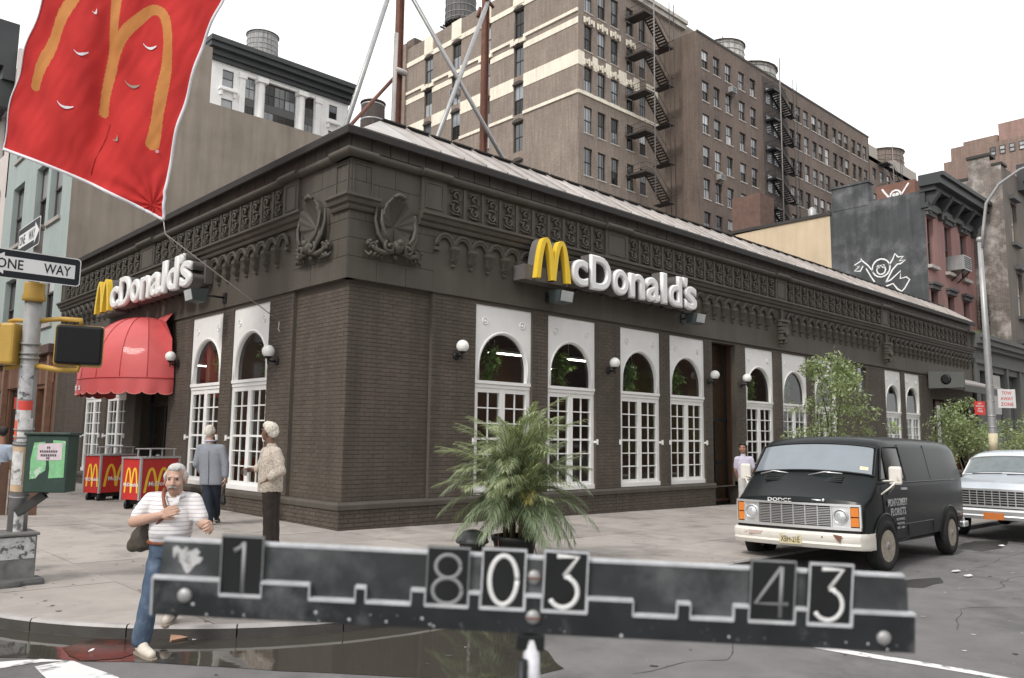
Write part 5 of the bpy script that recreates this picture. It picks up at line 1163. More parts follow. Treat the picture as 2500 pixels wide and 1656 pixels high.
# ---- corner street pole with signs and signals
m_polec = mat('grey_pole_paint', (.27,.265,.26), .55, var=.2, scale=7, bump=.15, bscale=40)
m_polew = mat('sign_white', (.72,.72,.72), .5, var=.05); m_signk = mat('sign_black', (.012,.015,.02), .45, var=.1)
m_ylw = mat('signal_yellow', (.44,.27,.05), .5, var=.12, scale=6)
m_green = mat('box_green', (.022,.045,.035), .5, var=.25, scale=6, bump=.1)
PB = Vector((-5.345,-2.28,.72)); PT = Vector((-5.445,-2.62,3.2))
pole = thing('signal_pole', 'grey street corner pole plastered with torn posters on a square base', 'street pole', (-5.33,-2.25,.2))
pp_ = lambda t: PB+(PT-PB)*t
mb = MB(); mb.tube([pp_(-.02),pp_(.5),pp_(1)], [.095,.089,.083], 20); 
for tt in (.38,.41,.44,.155,.745,.765,.805): mb.tube([pp_(tt-.004),pp_(tt+.004)], .098, 20)
ob('shaft', mb, m_polec, pole, world=True)
mb = MB(); mb.tube([pp_(.985),pp_(1.0),pp_(1.02),pp_(1.06),pp_(1.065)], [.108,.112,.10,.10,.09], 20); ob('collar', mb, m_ylw, pole, world=True)
mb = MB(); TOP = Vector((-5.47,-2.72,3.97)); mb.tube([pp_(1.05),TOP], .042, 12); mb.tube([TOP-Vector((0,0,.05)),TOP], .05, 12); ob('upper_pipe', mb, mat('rusty_pipe',(.22,.19,.175),.7,var=.25,scale=9), pole, world=True)
mb = MB(); mb.box(-5.62,-5.20,-2.52,-2.10,.24,.70); mb.box(-5.64,-5.18,-2.54,-2.08,.702,.735); ob('base_box', mb, mat('base_grey',(.16,.16,.155),.6,var=.3,scale=7,stain=((.07,.07,.068),3.,.5,.65)), pole, world=True, bevel=.012)
for x, y in ((-5.46,-2.56),(-5.24,-2.50),(-5.64,-2.5)):
    mb = MB(); mb.box(x-.17,x+.13,y-.1,y+.14,.1,.27); ob('footing_stone', mb, mat('footing_stone',(.10,.10,.10),.9,var=.4,scale=8,bump=.5,bscale=25) if 'footing_stone' not in bpy.data.materials else bpy.data.materials['footing_stone'], pole, world=True, bevel=.04)
def poster(t0, t1, a0, a1, mm, r=.119):
    mb = MB(); ax = (PT-PB).normalized(); e1 = ax.cross(Vector((0,0,1))).normalized() if abs(ax.z)<.99 else Vector((1,0,0)); e1 = Vector((1,0,0)) - ax*ax.x; e1.normalize(); e2 = ax.cross(e1)
    def fn(i, j):
        an = R(a0+(a1-a0)*i); return pp_(t0+(t1-t0)*j) + (e1*math.cos(an)+e2*math.sin(an))*(r-.012*(t0+t1)/2)
    mb.grid(fn, 8, 3); ob('poster', mb, mm, pole, world=True)
pw = mat('poster_white',(.62,.61,.60),.8,var=.3,scale=14,stain=((.2,.2,.2),9.,.55,.62)); pr = mat('poster_red',(.65,.08,.06),.7,var=.1); pb = mat('poster_buff',(.55,.40,.26),.8,var=.15,scale=12); pg = mat('poster_grey',(.45,.45,.46),.8,var=.3,scale=20,stain=((.1,.1,.1),14.,.55,.6)); po = mat('poster_orange',(.75,.12,.06),.7,var=.1)
AZC = 227          # bearing of the camera side
for t0,t1,a0,a1,m_ in ((.57,.72,195,290,pg),(.525,.565,205,300,pr),(.49,.525,200,290,pw),(.39,.49,215,310,pw),(.40,.48,185,212,po),(.21,.35,190,262,pw),(.18,.37,180,300,pb),(.0,.10,235,290,pw),(.45,.52,180,225,pg)):
    poster(t0,t1,a0,a1,m_, .099 if m_ is not pb else .0975)
for (a,b,c,d) in ((-5.60,-5.22,.47,.69),):
    mb = MB(); mb.quad((a,-2.524,c),(b,-2.524,c),(b,-2.524,d),(a,-2.524,d)); mb.quad((-5.624,-2.50,c+.02),(-5.624,-2.14,c),(-5.624,-2.14,d),(-5.624,-2.50,d)); ob('poster', mb, pg, pole, world=True)
# one way sign along the wide street
def oneway(name, label, M, flip):
    t = thing('one_way_sign', label, 'street sign', M.translation); t.rotation_euler = M.to_euler(); W_, H_ = .914, .305
    def rr(w_, h, r, n=5): return [(cx_+r*math.cos(R(a0+90*k/n)), cz_+r*math.sin(R(a0+90*k/n))) for cx_,cz_,a0 in ((w_/2-r,h/2-r,0),(-w_/2+r,h/2-r,90),(-w_/2+r,-h/2+r,180),(w_/2-r,-h/2+r,270)) for k in range(n+1)]
    mb = MB(); mb.prism(rr(W_,H_,.04), lambda a,b,d: (a,b,d), -.003, .0); ob('plate', mb, m_polew, t)
    mb = MB(); mb.prism(rr(W_-.02,H_-.02,.033), lambda a,b,d: (a,b,d), .0005, .0015); ob('black_field', mb, m_signk, t)
    mb = MB(); ar = [(-.445,0),(-.265,.115),(-.265,.075),(.40,.075),(.40,-.075),(-.265,-.075),(-.265,-.115)]; mb.prism([(a if flip > 0 else -a, b) for a, b in ar][::(1 if flip>0 else -1)], lambda a,b,d: (a,b,d), .002, .003); ob('arrow', mb, m_polew, t)
    text_part('ONE', .24, .105, m_signk, t, Matrix.Translation((-.33 if flip>0 else -.36,-.052,.0035)), .001, .012); text_part('WAY', .26, .105, m_signk, t, Matrix.Translation((.10 if flip>0 else .02,-.052,.0035)), .001, .012)
    return t
oneway('one_way_sign', 'black and white one way sign with arrow pointing left, on the corner pole', Matrix(((1,0,0,-5.515),(0,0,-1,-2.79),(0,1,0,3.50),(0,0,0,1))), 1)
oneway('one_way_sign', 'white arrow sign turned edgewise above the other one way sign', Matrix(((0,0,-1,-5.53),(-1,0,0,-2.55),(0,1,0,3.86),(0,0,0,1))), -1)
# signal heads
def pedsignal(label, c, rz, w_=.47, h=.44, dp=.2, fd=.06):
    t = thing('pedestrian_signal', label, 'signal', c, rz)
    mb = MB(); mb.box(-w_/2,w_/2,.0,dp,-h/2,h/2); ob('housing', mb, m_ylw, t, bevel=.03)
    mb = MB(); mb.box(-w_/2+.01,w_/2-.01,-fd,-.002,-h/2+.01,h/2-.01); ob('face', mb, mat('signal_face',(.006,.006,.007),.5) if 'signal_face' not in bpy.data.materials else bpy.data.materials['signal_face'], t, bevel=.03)
    mb = MB()
    for k in range(19): mb.box(-w_/2+.03+k*.023,-w_/2+.033+k*.023,-fd-.012,-fd-.001,-h/2+.03,h/2-.03)
    ob('eggcrate', mb, bpy.data.materials['signal_face'], t); return t
pedsignal('dark pedestrian signal with yellow housing right of the corner pole', (-5.03,-2.84,2.71), R(-16))
pedsignal('pedestrian signal seen from the side left of the corner pole', (-5.60,-2.36,2.70), R(-128), .40, .44, .16, .2)
for pts_, r_ in (([pp_(.90),Vector((-5.2,-2.72,2.99)),Vector((-5.03,-2.855,2.98)),Vector((-5.03,-2.855,2.93))],.026),([pp_(.715),Vector((-5.2,-2.72,2.445)),Vector((-5.03,-2.855,2.445)),Vector((-5.03,-2.855,2.49))],.03),([pp_(.9),Vector((-5.55,-2.4,2.97)),Vector((-5.60,-2.36,2.95))],.026),([pp_(.72),Vector((-5.55,-2.4,2.46)),Vector((-5.60,-2.36,2.46))],.026)):
    mb = MB(); mb.tube(pts_, r_, 8); ob('signal_arm', mb, m_ylw, pole, world=True)
# green control box with torn poster
t = thing('control_box', 'dark green metal box with torn green and pink poster strapped to the corner pole', 'control box', (-5.14,-2.56,1.15), R(-38))
mb = MB(); mb.box(-.215,.215,-.12,.14,0,.60); ob('case', mb, m_green, t, bevel=.012); mb = MB(); mb.box(-.235,.235,-.14,.16,.601,.63); ob('lid', mb, m_green, t, bevel=.008)
m_pgreen = mat('poster_green',(.20,.46,.23),.8,var=.2,scale=12,stain=((.5,.6,.5),7.,.56,.6)); m_ppink = mat('poster_pink',(.60,.50,.53),.8,var=.12,scale=25)
mb = MB(); mb.add([(x,-.1225,z) for x,z in ((-.15,.14),(-.09,.15),(-.06,.19),(.0,.23),(.005,.30),(-.02,.53),(-.13,.52),(-.155,.35))], [tuple(range(8))]); mb.add([(x,-.1225,z) for x,z in ((.035,.15),(.19,.16),(.185,.54),(.06,.55),(.03,.33),(.04,.25))], [tuple(range(6))]); ob('poster', mb, m_pgreen, t)
mb = MB(); mb.add([(x,-.125,z) for x,z in ((-.09,.335),(.16,.34),(.155,.52),(-.085,.51))], [(0,1,2,3)]); p = ob('poster', mb, m_ppink, t)
for i,(w_,z) in enumerate(((.05,.47),(.19,.43),(.17,.39),(.05,.36))):
    mb = MB()
    for q in range(int(w_/.018)): mb.box(.03-w_/2+q*.018,.03-w_/2+q*.018+.011,-.127,-.1255,z-.012,z+.012)
    ob('print', mb, m_signk, p)
for z in (.06,.52): mb = MB(); mb.tube([Vector((-.2+.35*math.cos(a)*.35,.06+.12*math.sin(a),z)) for a in [R(x) for x in range(0,360,30)]], .008, 4); ob('strap', mb, m_galv, t)
mb = MB(); mb.obox((-.16,-.02,-.12), (.13,0,.10), (0,.035,0), (-.025,0,.033)); mb.tube([(-.05,0,-.02),(-.05,0,.02)], .05, 8); ob('conduit_elbow', mb, mat('elbow_black',(.03,.03,.028),.6,var=.3,scale=9), t)
# crate with newspapers at the left edge
t = thing('litter_crate', 'rusty brown crate holding folded newspapers at the left edge beside the pole', 'crate', (-5.75,-1.5,.2), .3)
for k in range(4): mb = MB(); mb.box(-.3,.3,-.25,-.235,.06+k*.11,.15+k*.11); ob('slat', mb, mat('crate_rust',(.12,.06,.035),.8,var=.4,scale=9) if 'crate_rust' not in bpy.data.materials else bpy.data.materials['crate_rust'], t); mb = MB(); mb.box(.285,.3,-.234,.25,.06+k*.11,.15+k*.11); ob('slat', mb, bpy.data.materials['crate_rust'], t)
mb = MB(); mb.box(-.3,.28,-.23,.25,0,.4); ob('inner_box', mb, m_dark, t)
t = thing('newspaper_stack', 'loose folded newspapers lying on the crate at the left edge', 'newspapers', (-5.72,-1.52,.66), .2)
for k in range(4): mb = MB(); mb.obox((.02*k-.05,-.05,.02+.05*k), (.24,0,.05*(k-1)), (0,.17,.02), (-.005,0,.012)); ob('newspaper', mb, pg, t)
text_part('Send', .2, .07, m_signk, t, Matrix.Translation((-.15,-.18,.2)) @ Euler((R(70),0,.0)).to_matrix().to_4x4() , .002)
# ---- red serving carts
m_cart = mat('cart_red', (.50,.035,.032), .4, var=.08, scale=3); m_alum = mat('aluminium_trim', (.55,.55,.56), .35, var=.08, metal=.6)
def cart(label, x, y, az):
    t = thing('serving_cart', label, 'cart', (x,y,.42), R(az), 'red carts by the doorway'); L_, D_, H_ = 1.02, .50, .83
    mb = MB(); mb.box(0,L_,0,D_,0,H_); ob('body', mb, m_cart, t)
    mb = MB(); e = .022
    for a,b in ((0,0),(L_,0),(0,D_),(L_,D_)): mb.box(a-e,a+e,b-e,b+e,-.01,H_+.01)
    ob('corner_trim', mb, m_alum, t); mb = MB(); mb.box(-.03,L_+.03,-.03,D_+.03,H_+.011,H_+.045); ob('top', mb, m_alum, t)
    mb = MB()
    for a in (.30,.95):
        for b in (.08,.42): mb.box(a-.012,a+.012,b-.012,b+.012,H_+.046,H_+.20)
    mb.box(.26,.99,.05,.46,H_+.201,H_+.22); mb.lathe([(.05,H_+.046),(.04,H_+.08),(.01,H_+.1)], 10, (.62,.2,0)); ob('top_rack', mb, m_alum, t)
    mb = MB(); mb.box(.1,L_-.1,.05,D_-.05,-.1,-.012); ob('underframe', mb, m_black, t)
    for a in (.14,L_-.14):
        for b in (.08,D_-.08): mb = MB(); mb.lathe([(.10,-.03),(.12,-.02),(.12,.02),(.10,.03)], 14); mb.xf(Matrix(((1,0,0,a),(0,0,-1,b),(0,1,0,-.115-SWZ*.0),(0,0,0,1)))); ob('wheel', mb, m_black, t)
    mb = MB(); arches(mb, lambda u,z,d: (u,-d,z), .10, .80, .14, .66, .055, .001, .006); ob('arch_print', mb, bpy.data.materials['yellow_plastic'], t)
    text_part("McDonald's", .72, .10, m_letter, t, Matrix(((1,0,0,.22),(0,0,-1,-.008),(0,1,0,.27),(0,0,0,1))), .002, .012)
    mb = MB(); arches(mb, lambda u,z,d: (-d,D_-u,z), .07, .45, .14, .66, .035, .001, .006); ob('arch_print', mb, bpy.data.materials['yellow_plastic'], t)
    text_part("McDonald's", .40, .08, m_letter, t, Matrix(((0,0,-1,-.008),(-1,0,0,D_-.06),(0,1,0,.27),(0,0,0,1))), .002, .012)
cart('red serving cart with golden arches, farther one beside the white side windows', -1.50, 7.75, 24); cart('red serving cart with golden arches, nearer one half hidden by the walking man', -1.50, 5.2, 24)
# ---- street lamp with parking signs
t = thing('street_lamp', 'tall grey street lamp with curved arm by the parked light coloured car', 'street lamp', (16.7,-5.4,SWZ-.2))
mb = MB(); mb.tube([(16.78,-5.4,-.1),(16.72,-5.4,1.8),(16.66,-5.4,4.5),(16.58,-5.4,7.25)], [.115,.105,.085,.062], 14); mb.ball((16.58,-5.4,7.32), .09, 8, 6); ob('post', mb, m_galv, t, world=True)
mb = MB(); mb.tube([(16.58,-5.45,7.1),(16.6,-5.5,7.6),(16.6,-5.61,8.31),(16.6,-5.95,8.78),(16.6,-6.45,9.06),(16.6,-7.2,9.25),(16.6,-7.9,9.3)], [.05,.045,.042,.04,.038,.035,.03], 8); ob('arm', mb, m_galv, t, world=True)
mb = MB(); mb.lathe([(.02,-.12),(.2,-.1),(.3,.0),(.22,.1),(.02,.14)], 12, (16.6,-8.0,9.25)); ob('luminaire', mb, m_galv, t, world=True)
for z in (2.2,2.5,2.9,3.3): mb = MB(); mb.tube([(16.71,-5.4,z),(16.71,-5.4,z+.03)], .11, 14); ob('strap', mb, m_galv, t, world=True)
mb = MB(); mb.tube([(16.73,-5.4,1.6),(16.72,-5.4,2.05)], .112, 14); ob('sticker', mb, mat('sticker_buff',(.62,.55,.38),.8,var=.2,scale=9), t, world=True)
m_sred = mat('sign_red', (.62,.06,.05), .5, var=.08)
LS = Matrix(((.78,0,-.62,0),(-.62,0,-.78,0),(0,1,0,0),(0,0,0,1)))
def psign(label, c, w_, h, base, ink, rows, nm):
    t = thing(nm, label, 'parking sign', c); M = LS.copy(); t.rotation_euler = M.to_euler()
    mb = MB(); mb.box(-w_/2,w_/2,-h/2,h/2,-.004,0); ob('plate', mb, base, t)
    for s_, z, wd, hh in rows: text_part(s_, wd, hh, ink, t, Matrix.Translation((-wd/2,z-hh/2,.002)), .002, .01)
psign('white sign with red words TOW AWAY ZONE on the street lamp', (16.95,-5.72,2.98), .50, .50, m_polew, m_sred, (('TOW',.15,.28,.09),('AWAY',.0,.36,.09),('ZONE',-.15,.36,.09)), 'tow_away_sign')
psign('small red parking sign with white lettering on the street lamp', (16.46,-5.2,2.72), .30, .36, m_sred, m_polew, (('NO',.12,.1,.05),('PARKING',.05,.22,.04),('ANY',-.02,.14,.04),('TIME',-.09,.16,.05)), 'parking_sign')
# ---- floating litter
t = thing('cardboard_scrap', 'flattened tan cardboard lying in the gutter water', 'cardboard', (-4.74,-5.27,.075)); mb = MB(); mb.add([(-.12,-.07,0),(.10,-.05,.0),(.16,.07,.02),(-.04,.09,.012)], [(0,1,2,3)]); mb.add([(-.12,-.07,.012),(.10,-.05,.014),(.14,.05,.05),(-.06,.06,.04)], [(0,1,2,3)]); ob('sheet', mb, mat('wet_cardboard',(.42,.25,.17),.7,var=.25,scale=20), t)
for k,(x,y) in enumerate(((-4.70,-5.45),(-5.45,-5.3),(-5.0,-5.75),(5.3,-8.05),(5.0,-8.3),(9.6,-7.45))):
    mb = MB(); s_ = .028 if k < 3 else .10
    mb.add([(x+s_*math.cos(a)*random.uniform(.6,1), y+s_*.7*math.sin(a)*random.uniform(.6,1), gz(x,y)+RDZ+.015+random.uniform(0,.02)) for a in (0,1.2,2.4,3.6,5)], [(0,1,2,3,4)])
    tag(ob('paper_scrap', mb, m_polew), ('white paper scrap floating by the cardboard','pale bottle cap sized scrap in the red sludge','small white scrap beside the walking man','white paper scrap on the asphalt in front of the van wheel','smaller paper scrap on the asphalt by the van','yellowish scrap at the end of the oil stain')[k], 'litter')
# ------------------------------------------------------------------ vehicles
def loft_pts(st, half):
    """st=(x,zb,zt,w,cv): half section from sill to roof centre line"""
    x, zb, zt, w_, cv = st; side = min(1.25, zt-.10); top = zt
    zs = [zb, zb+.05, zb+(side-zb)*.3, zb+(side-zb)*.62, zb+(side-zb)*.9, side]
    def hw(z): return w_ - max(0,z-1.2)*.17 - max(0,.62-z)*.13
    P = [(hw(zb)-.06, zb)] + [(hw(z), z) for z in zs[1:]]
    u = max(side+.01, top-.15); P += [(hw((side+u)/2),(side+u)/2),(hw(u),u)]
    r = min(.14, top-u+.0); wt = hw(u)
    P += [(wt-.018,u+(top-u)*.45),(wt-.06,u+(top-u)*.8),(wt-.14,top),(wt*.55,top+.03),(wt*.25,top+.043),(0,top+.047)]
    return [(x - (cv*((y/w_)**2) if cv else 0) + cv, y, z) for y, z in P]
def body_mesh(sts, half=None):
    mb = MB(); n = 14; rows = []
    for s_ in sts:
        P = loft_pts(s_, half); rows.append([(x,-y,z) for x,y,z in P] + [(x,y,z) for x,y,z in P[-2::-1]])
    N = len(rows[0]); mb.add([p for r in rows for p in r], [(i*N+j, i*N+j+1, (i+1)*N+j+1, (i+1)*N+j) for i in range(len(rows)-1) for j in range(N-1)])
    b = 0; L = (len(rows)-1)*N
    mb.f += [list(range(N)), [L+j for j in range(N-1,-1,-1)]] + [[i*N, (i+1)*N, (i+1)*N+N-1, i*N+N-1] for i in range(len(rows)-1)]
    k = len(rows)+1; mb.m += [0]*k; mb.sm += [False]*k
    return mb
def surf(sts, u, v, side, off=.012):
    """point on the body: u station float, v index along half section float"""
    def at(uu, vv):
        i = min(int(uu), len(sts)-2); f = uu-i; A_ = loft_pts(sts[i], 0); B_ = loft_pts(sts[i+1], 0); j = min(int(vv), 12); g_ = vv-j
        q = [(A_[j][k]*(1-g_)+A_[j+1][k]*g_)*(1-f)+(B_[j][k]*(1-g_)+B_[j+1][k]*g_)*f for k in range(3)]
        return Vector((q[0], q[1]*side, q[2]))
    p = at(u, v); du = at(min(u+.02,len(sts)-1.001), v)-at(max(u-.02,0), v); dv = at(u, min(v+.02,13))-at(u, max(v-.02,0))
    nn = du.cross(dv).normalized(); c = Vector((p.x*0+ (sts[min(int(u),len(sts)-1)][0]-.8), 0, .9))
    if nn.dot(p-c) < 0: nn = -nn
    return p + nn*off
def wheel(parent, x, y, r, wdt, out_, rimm, tyrem, steer=0, rimr=.6):
    M = Matrix.Translation((x,y,r)) @ Matrix.Rotation(steer,4,'Z') @ Matrix(((1,0,0,0),(0,0,out_,0),(0,-out_,0,0),(0,0,0,1)))
    mb = MB(); h = wdt/2; mb.lathe([(r*.58,-h),(r*.9,-h),(r*.985,-h*.75),(r,-h*.3),(r,h*.3),(r*.985,h*.75),(r*.9,h),(r*.64,h*.96),(r*.60,h*.6),(r*.58,-h)], 30, cap=False); mb.xf(M); t = ob('tyre', mb, tyrem, parent)
    mb = MB(); q = rimr; mb.lathe([(r*.62,h*.93),(r*.58,h*.75),(r*.56,h*.3),(r*.50,h*.2),(r*.42,h*.38),(r*.30,h*.5),(r*.26,h*.42),(r*.20,h*.45),(r*.17,h*.75),(r*.05,h*.8)], 26); mb.xf(M); ob('rim', mb, rimm, parent)
    mb = MB()
    for k in range(5): a = 2*PI*k/5; mb.ball((r*.25*math.cos(a), r*.25*math.sin(a), h*.55), .024, 6, 4)
    mb.xf(M); ob('lug_nuts', mb, m_black, parent); mb = MB()
    for k in range(8): a = 2*PI*k/8; mb.obox((r*.46*math.cos(a), r*.46*math.sin(a), h*.36), (r*.03*math.cos(a),r*.03*math.sin(a),0), (-.03*math.sin(a),.03*math.cos(a),0), (0,0,.012))
    mb.xf(M); ob('rim_slots', mb, m_black, parent); mb = MB(); mb.lathe([(r*.17,h*.5),(r*.15,h*.95),(r*.02,h*.97)], 14); mb.xf(M); ob('hub_cap', mb, m_galv, parent)
    return t
m_tyre = mat('tyre_rubber', (.018,.018,.018), .85, var=.3, scale=20); m_rim = mat('dusty_rim', (.40,.36,.30), .5, var=.3, scale=14, metal=.2); m_chrome = mat('chrome', (.80,.80,.80), .28, var=.06, metal=.7)
m_vpaint = mat('van_paint', (.009,.012,.013), .32, var=.2, scale=2.2, coat=.06, ior=1.27, stain=((.015,.016,.017), 3., .5, .8)); m_wsh = mat('windscreen', (.21,.24,.27), .06, var=.10, scale=2, ior=1.55, coat=.5); m_sideg = mat('side_glass', (.012,.014,.014), .06, var=0, ior=1.5)  # windscreen: pale base colour stands in for its bright sky reflection
m_amber = mat('amber_lens', (.72,.22,.03), .2, var=.1, scale=20, coat=.4); m_lens = mat('headlamp_lens', (.62,.64,.66), .08, var=.06, metal=.35, coat=.6)
m_ivory = mat('chalky_bumper', (.72,.69,.63), .5, var=.08, scale=5, stain=((.30,.20,.13), 6., .66, .74)); m_plastic = mat('black_trim', (.02,.021,.022), .6)
VS = [(.70,.54,.925,.93,.10),(.665,.44,.99,.965,.10),(.45,.38,1.10,.985,.10),(.24,.36,1.27,.99,.10),(.20,.36,1.305,.99,.10),(-.16,.36,1.775,.99,.085),(-.26,.36,1.85,.99,.07),(-.6,.36,1.88,1.0,.03),(-1.6,.36,1.90,1.0,0),(-3.0,.36,1.89,1.0,0),(-3.5,.37,1.86,.995,0),(-3.70,.40,1.80,.98,-.02),(-3.86,.46,1.45,.965,-.04),(-3.90,.50,.9,.95,-.04)]
VX, VY = 4.36, -6.46
van = thing('delivery_van', 'black florist delivery van with white bumper parked at the kerb', 'van', (VX,VY,gz(VX,VY)+RDZ), R(182.5)); van.rotation_euler = (R(.7), R(-.62), R(182.5)); van.location.z -= .008
bm0 = body_mesh(VS); tmp = ob('tmp', bm0, m_vpaint)
me = tmp.data; me.name = 'body'; me.polygons.foreach_set('use_smooth', [True]*len(me.polygons)); me.set_sharp_from_angle(angle=R(32)); tmp.name = 'body'; tmp.parent = van
mb = MB(); mb.box(-3.3,.5,-.8,.8,.33,.55); ob('underbody', mb, m_plastic, van)
def overlay(name, sts, u0, u1, v0, v1, side, mm, par, off=.012, nu=6, nv=6, label=None):
    mb = MB(); mb.grid(lambda i, j: tuple(surf(sts, u0+(u1-u0)*i, v0+(v1-v0)*j, side, off)), nu, nv); return ob(name, mb, mm, par, label=label)
def across(name, sts, u0, u1, v0, mm, par, off=.012, n=16, m=6):
    """pane right across the front between stations"""
    mb = MB()
    def fn(i, j):
        s_ = -1+2*i; v = v0+(13-v0)*(1-abs(s_)); return tuple(surf(sts, u0+(u1-u0)*j, min(v,12.98), 1 if s_ >= 0 else -1, off))
    mb.grid(fn, n, m); return ob(name, mb, mm, par)
across('windscreen', VS, 4.12, 4.93, 9.3, m_wsh, van)
mb = MB()
for i in range(25):
    pass
edge = [tuple(surf(VS, 4.10, 8.9+(13-8.9)*(1-abs(-1+2*i/20)), 1 if i > 10 else -1, .016)) for i in range(21)] + [tuple(surf(VS, 4.10+.86*j/8, 8.9, 1, .016)) for j in range(1,9)] + [tuple(surf(VS, 4.96, 8.9+(13-8.9)*(1-abs(-1+2*i/20)), 1 if i < 10 else -1, .016)) for i in range(0,21)] + [tuple(surf(VS, 4.96-.86*j/8, 8.9, -1, .016)) for j in range(1,9)]
mb.tube(edge+[edge[0]], .013, 5, cap=False); ob('windscreen_seal', mb, m_plastic, van)
for sd in (1,-1):
    # door window: quarter light + main pane
    P = lambda x, z, o=.0: (x, sd*(.99 - max(0,z-1.2)*.17 + o), z)
    mb = MB(); mb.add([P(.10,1.30,.010),P(-.12,1.30,.010),P(-.18,1.70,.010),P(-.14,1.72,.010)], [(0,1,2,3)]); ob('quarter_light', mb, m_sideg, van)
    mb = MB(); mb.add([P(-.15,1.30,.012),P(-.86,1.30,.020),P(-.80,1.74,.020),P(-.22,1.74,.013)], [(0,1,2,3)]); ob('side_window', mb, m_sideg, van)
    mb = MB(); mb.tube([P(.13,1.285,.015),P(-.89,1.285,.024),P(-.83,1.765,.022),P(-.17,1.75,.016),P(.13,1.285,.015)], .012, 5); mb.tube([P(-.14,1.29,.02),P(-.2,1.75,.02)], .009, 5); ob('window_frame', mb, m_plastic, van)
    if sd < 0:
        for k in range(5): mb = MB(); mb.box(-.75,-.3,sd*1.012 if sd<0 else 1.0,sd*1.010 if sd<0 else 1.01,1.40+k*.065,1.412+k*.065); ob('louvre', mb, mat('louvre_grey',(.2,.2,.19),.5) if 'louvre_grey' not in bpy.data.materials else bpy.data.materials['louvre_grey'], van)
    mb = MB(); mb.tube([P(.02,.50,.006),P(.03,.95,.006),P(.14,1.26,.006)], .006, 4); mb.tube([P(-.93,.44,.008),P(-.93,1.25,.008),P(-.87,1.80,.012)], .006, 4); mb.tube([P(-2.1,.44,.008),P(-2.1,1.25,.008),P(-2.05,1.8,.01)], .005, 4); mb.tube([P(-.05,.40,.006),P(-.9,.40,.006)], .005, 4); ob('door_seam', mb, m_plastic, van)
    mb = MB(); mb.tube([P(.2,1.235,.004)]+[P(-.1-k*.5,1.235,.010) for k in range(7)]+[P(-3.4,1.235,.0)], .012, 5); ob('belt_line', mb, m_vpaint, van)
    mb = MB(); mb.tube([P(-.45,.62,.006)]+[P(-.5-k*.4,.62,.008) for k in range(5)], .01, 5); ob('body_crease', mb, m_vpaint, van)
    mb = MB(); mb.add([P(-.95,1.02,.0045),P(-3.3,1.00,.003),P(-3.3,.955,.003),P(-.95,.985,.0045)], [(0,1,2,3)]); ob('faded_stripe', mb, mat('faded_orange',(.14,.055,.02),.5,var=.5,scale=3) if 'faded_orange' not in bpy.data.materials else bpy.data.materials['faded_orange'], van)
    mb = MB(); mb.box(-.86,-.68,min(sd*.998,sd*1.03),max(sd*.998,sd*1.03),1.13,1.16); ob('door_handle', mb, m_chrome, van)
    for x in (0,-2.98):
        mb = MB(); hw_ = lambda z: 1.0-max(0,.62-z)*.13; mb.grid(lambda i, j: (x+(.30+.14*j)*math.cos(R(-12+204*i)), sd*(hw_(.36+(.30+.14*j)*math.sin(R(-12+204*i)))+.006), .36+(.30+.14*j)*math.sin(R(-12+204*i))), 20, 2); ob('wheel_well', mb, m_plastic, van)  # flat black ring on the side stands in for the shaded wheel opening
        mb = MB(); mb.tube([(x+.445*math.cos(R(a)), sd*(.995-max(0,.62-(.36+.445*math.sin(R(a))))*.13), .36+.445*math.sin(R(a))) for a in range(-8,189,12)], .022, 6); ob('arch_lip', mb, m_vpaint, van)
    wheel(van, 0, sd*.925, .36, .20, sd, m_rim, m_tyre, R(-5)); wheel(van, -2.98, sd*.925, .36, .20, sd, m_rim, m_tyre)
    mb = MB(); x, z = .0, 1.34
    mb.tube([P(.12,1.08,.0),(.06,sd*1.10,1.18),(.02,sd*1.16,1.25)], .014, 6); mb.tube([P(-.18,1.08,.0),(-.08,sd*1.10,1.18),(.0,sd*1.15,1.25)], .010, 6); mb.tube([P(.05,1.27,.0),(.03,sd*1.14,1.28)], .012, 6); mm_ = ob('mirror_arm', mb, m_ivory, van)
    mb = MB(); mb.box(-.03,.03,min(sd*1.07,sd*1.25),max(sd*1.07,sd*1.25),1.22,1.48); ob('mirror', mb, m_ivory, van, bevel=.03)
# lettering on the driver's door
TM = lambda x, z: Matrix(((-1,0,0,x),(0,0,1,1.008),(0,1,0,z),(0,0,0,1)))
m_vlet = mat('faded_white_letter', (.52,.53,.54), .6, var=.2, scale=30)
TS = lambda x, z: Matrix(((-1,0,0,x),(0,0,1,1.006),(0,1,0,z),(0,0,0,1)))
text_part('MONTGOMERY', .80, .11, m_vlet, van, TS(-.10,.90), .003, .008); text_part('FLORISTS', .62, .11, m_vlet, van, TS(-.20,.765), .003, .008)
text_part('FLOWERS', .34, .035, m_vlet, van, TS(-.42,.69), .003, .004); text_part('NEW YORK', .30, .03, m_vlet, van, TS(-.44,.63), .003, .004); text_part('675 - 1234', .30, .03, m_vlet, van, TS(-.44,.57), .003, .004)
# front: grille, lamps, bumper
FXp = lambda y: .80 - .10*(y/.93)**2
def fstrip(mb, y0, y1, z0, z1, x0, x1, n=8):
    for i in range(n):
        a, b = y0+(y1-y0)*i/n, y0+(y1-y0)*(i+1)/n
        vs = [(FXp(y)+x, y, z) for x in (x0,x1) for y, z in ((a,z0),(b,z0),(b,z1),(a,z1))]
        mb.add(vs, [(4,5,6,7),(0,1,5,4),(3,7,6,2),(0,4,7,3),(1,2,6,5)])
mb = MB(); fstrip(mb,-.93,.93,.60,.64,.0,.045,14); fstrip(mb,-.93,.93,.925,.955,.0,.045,14); fstrip(mb,-.935,-.91,.641,.924,0,.04,1); fstrip(mb,.91,.935,.641,.924,0,.04,1)
for y in (-.79,.79,-.545,.545): fstrip(mb,y-.008,y+.008,.641,.924,0,.04,1)
gr = ob('grille', mb, m_chrome, van)
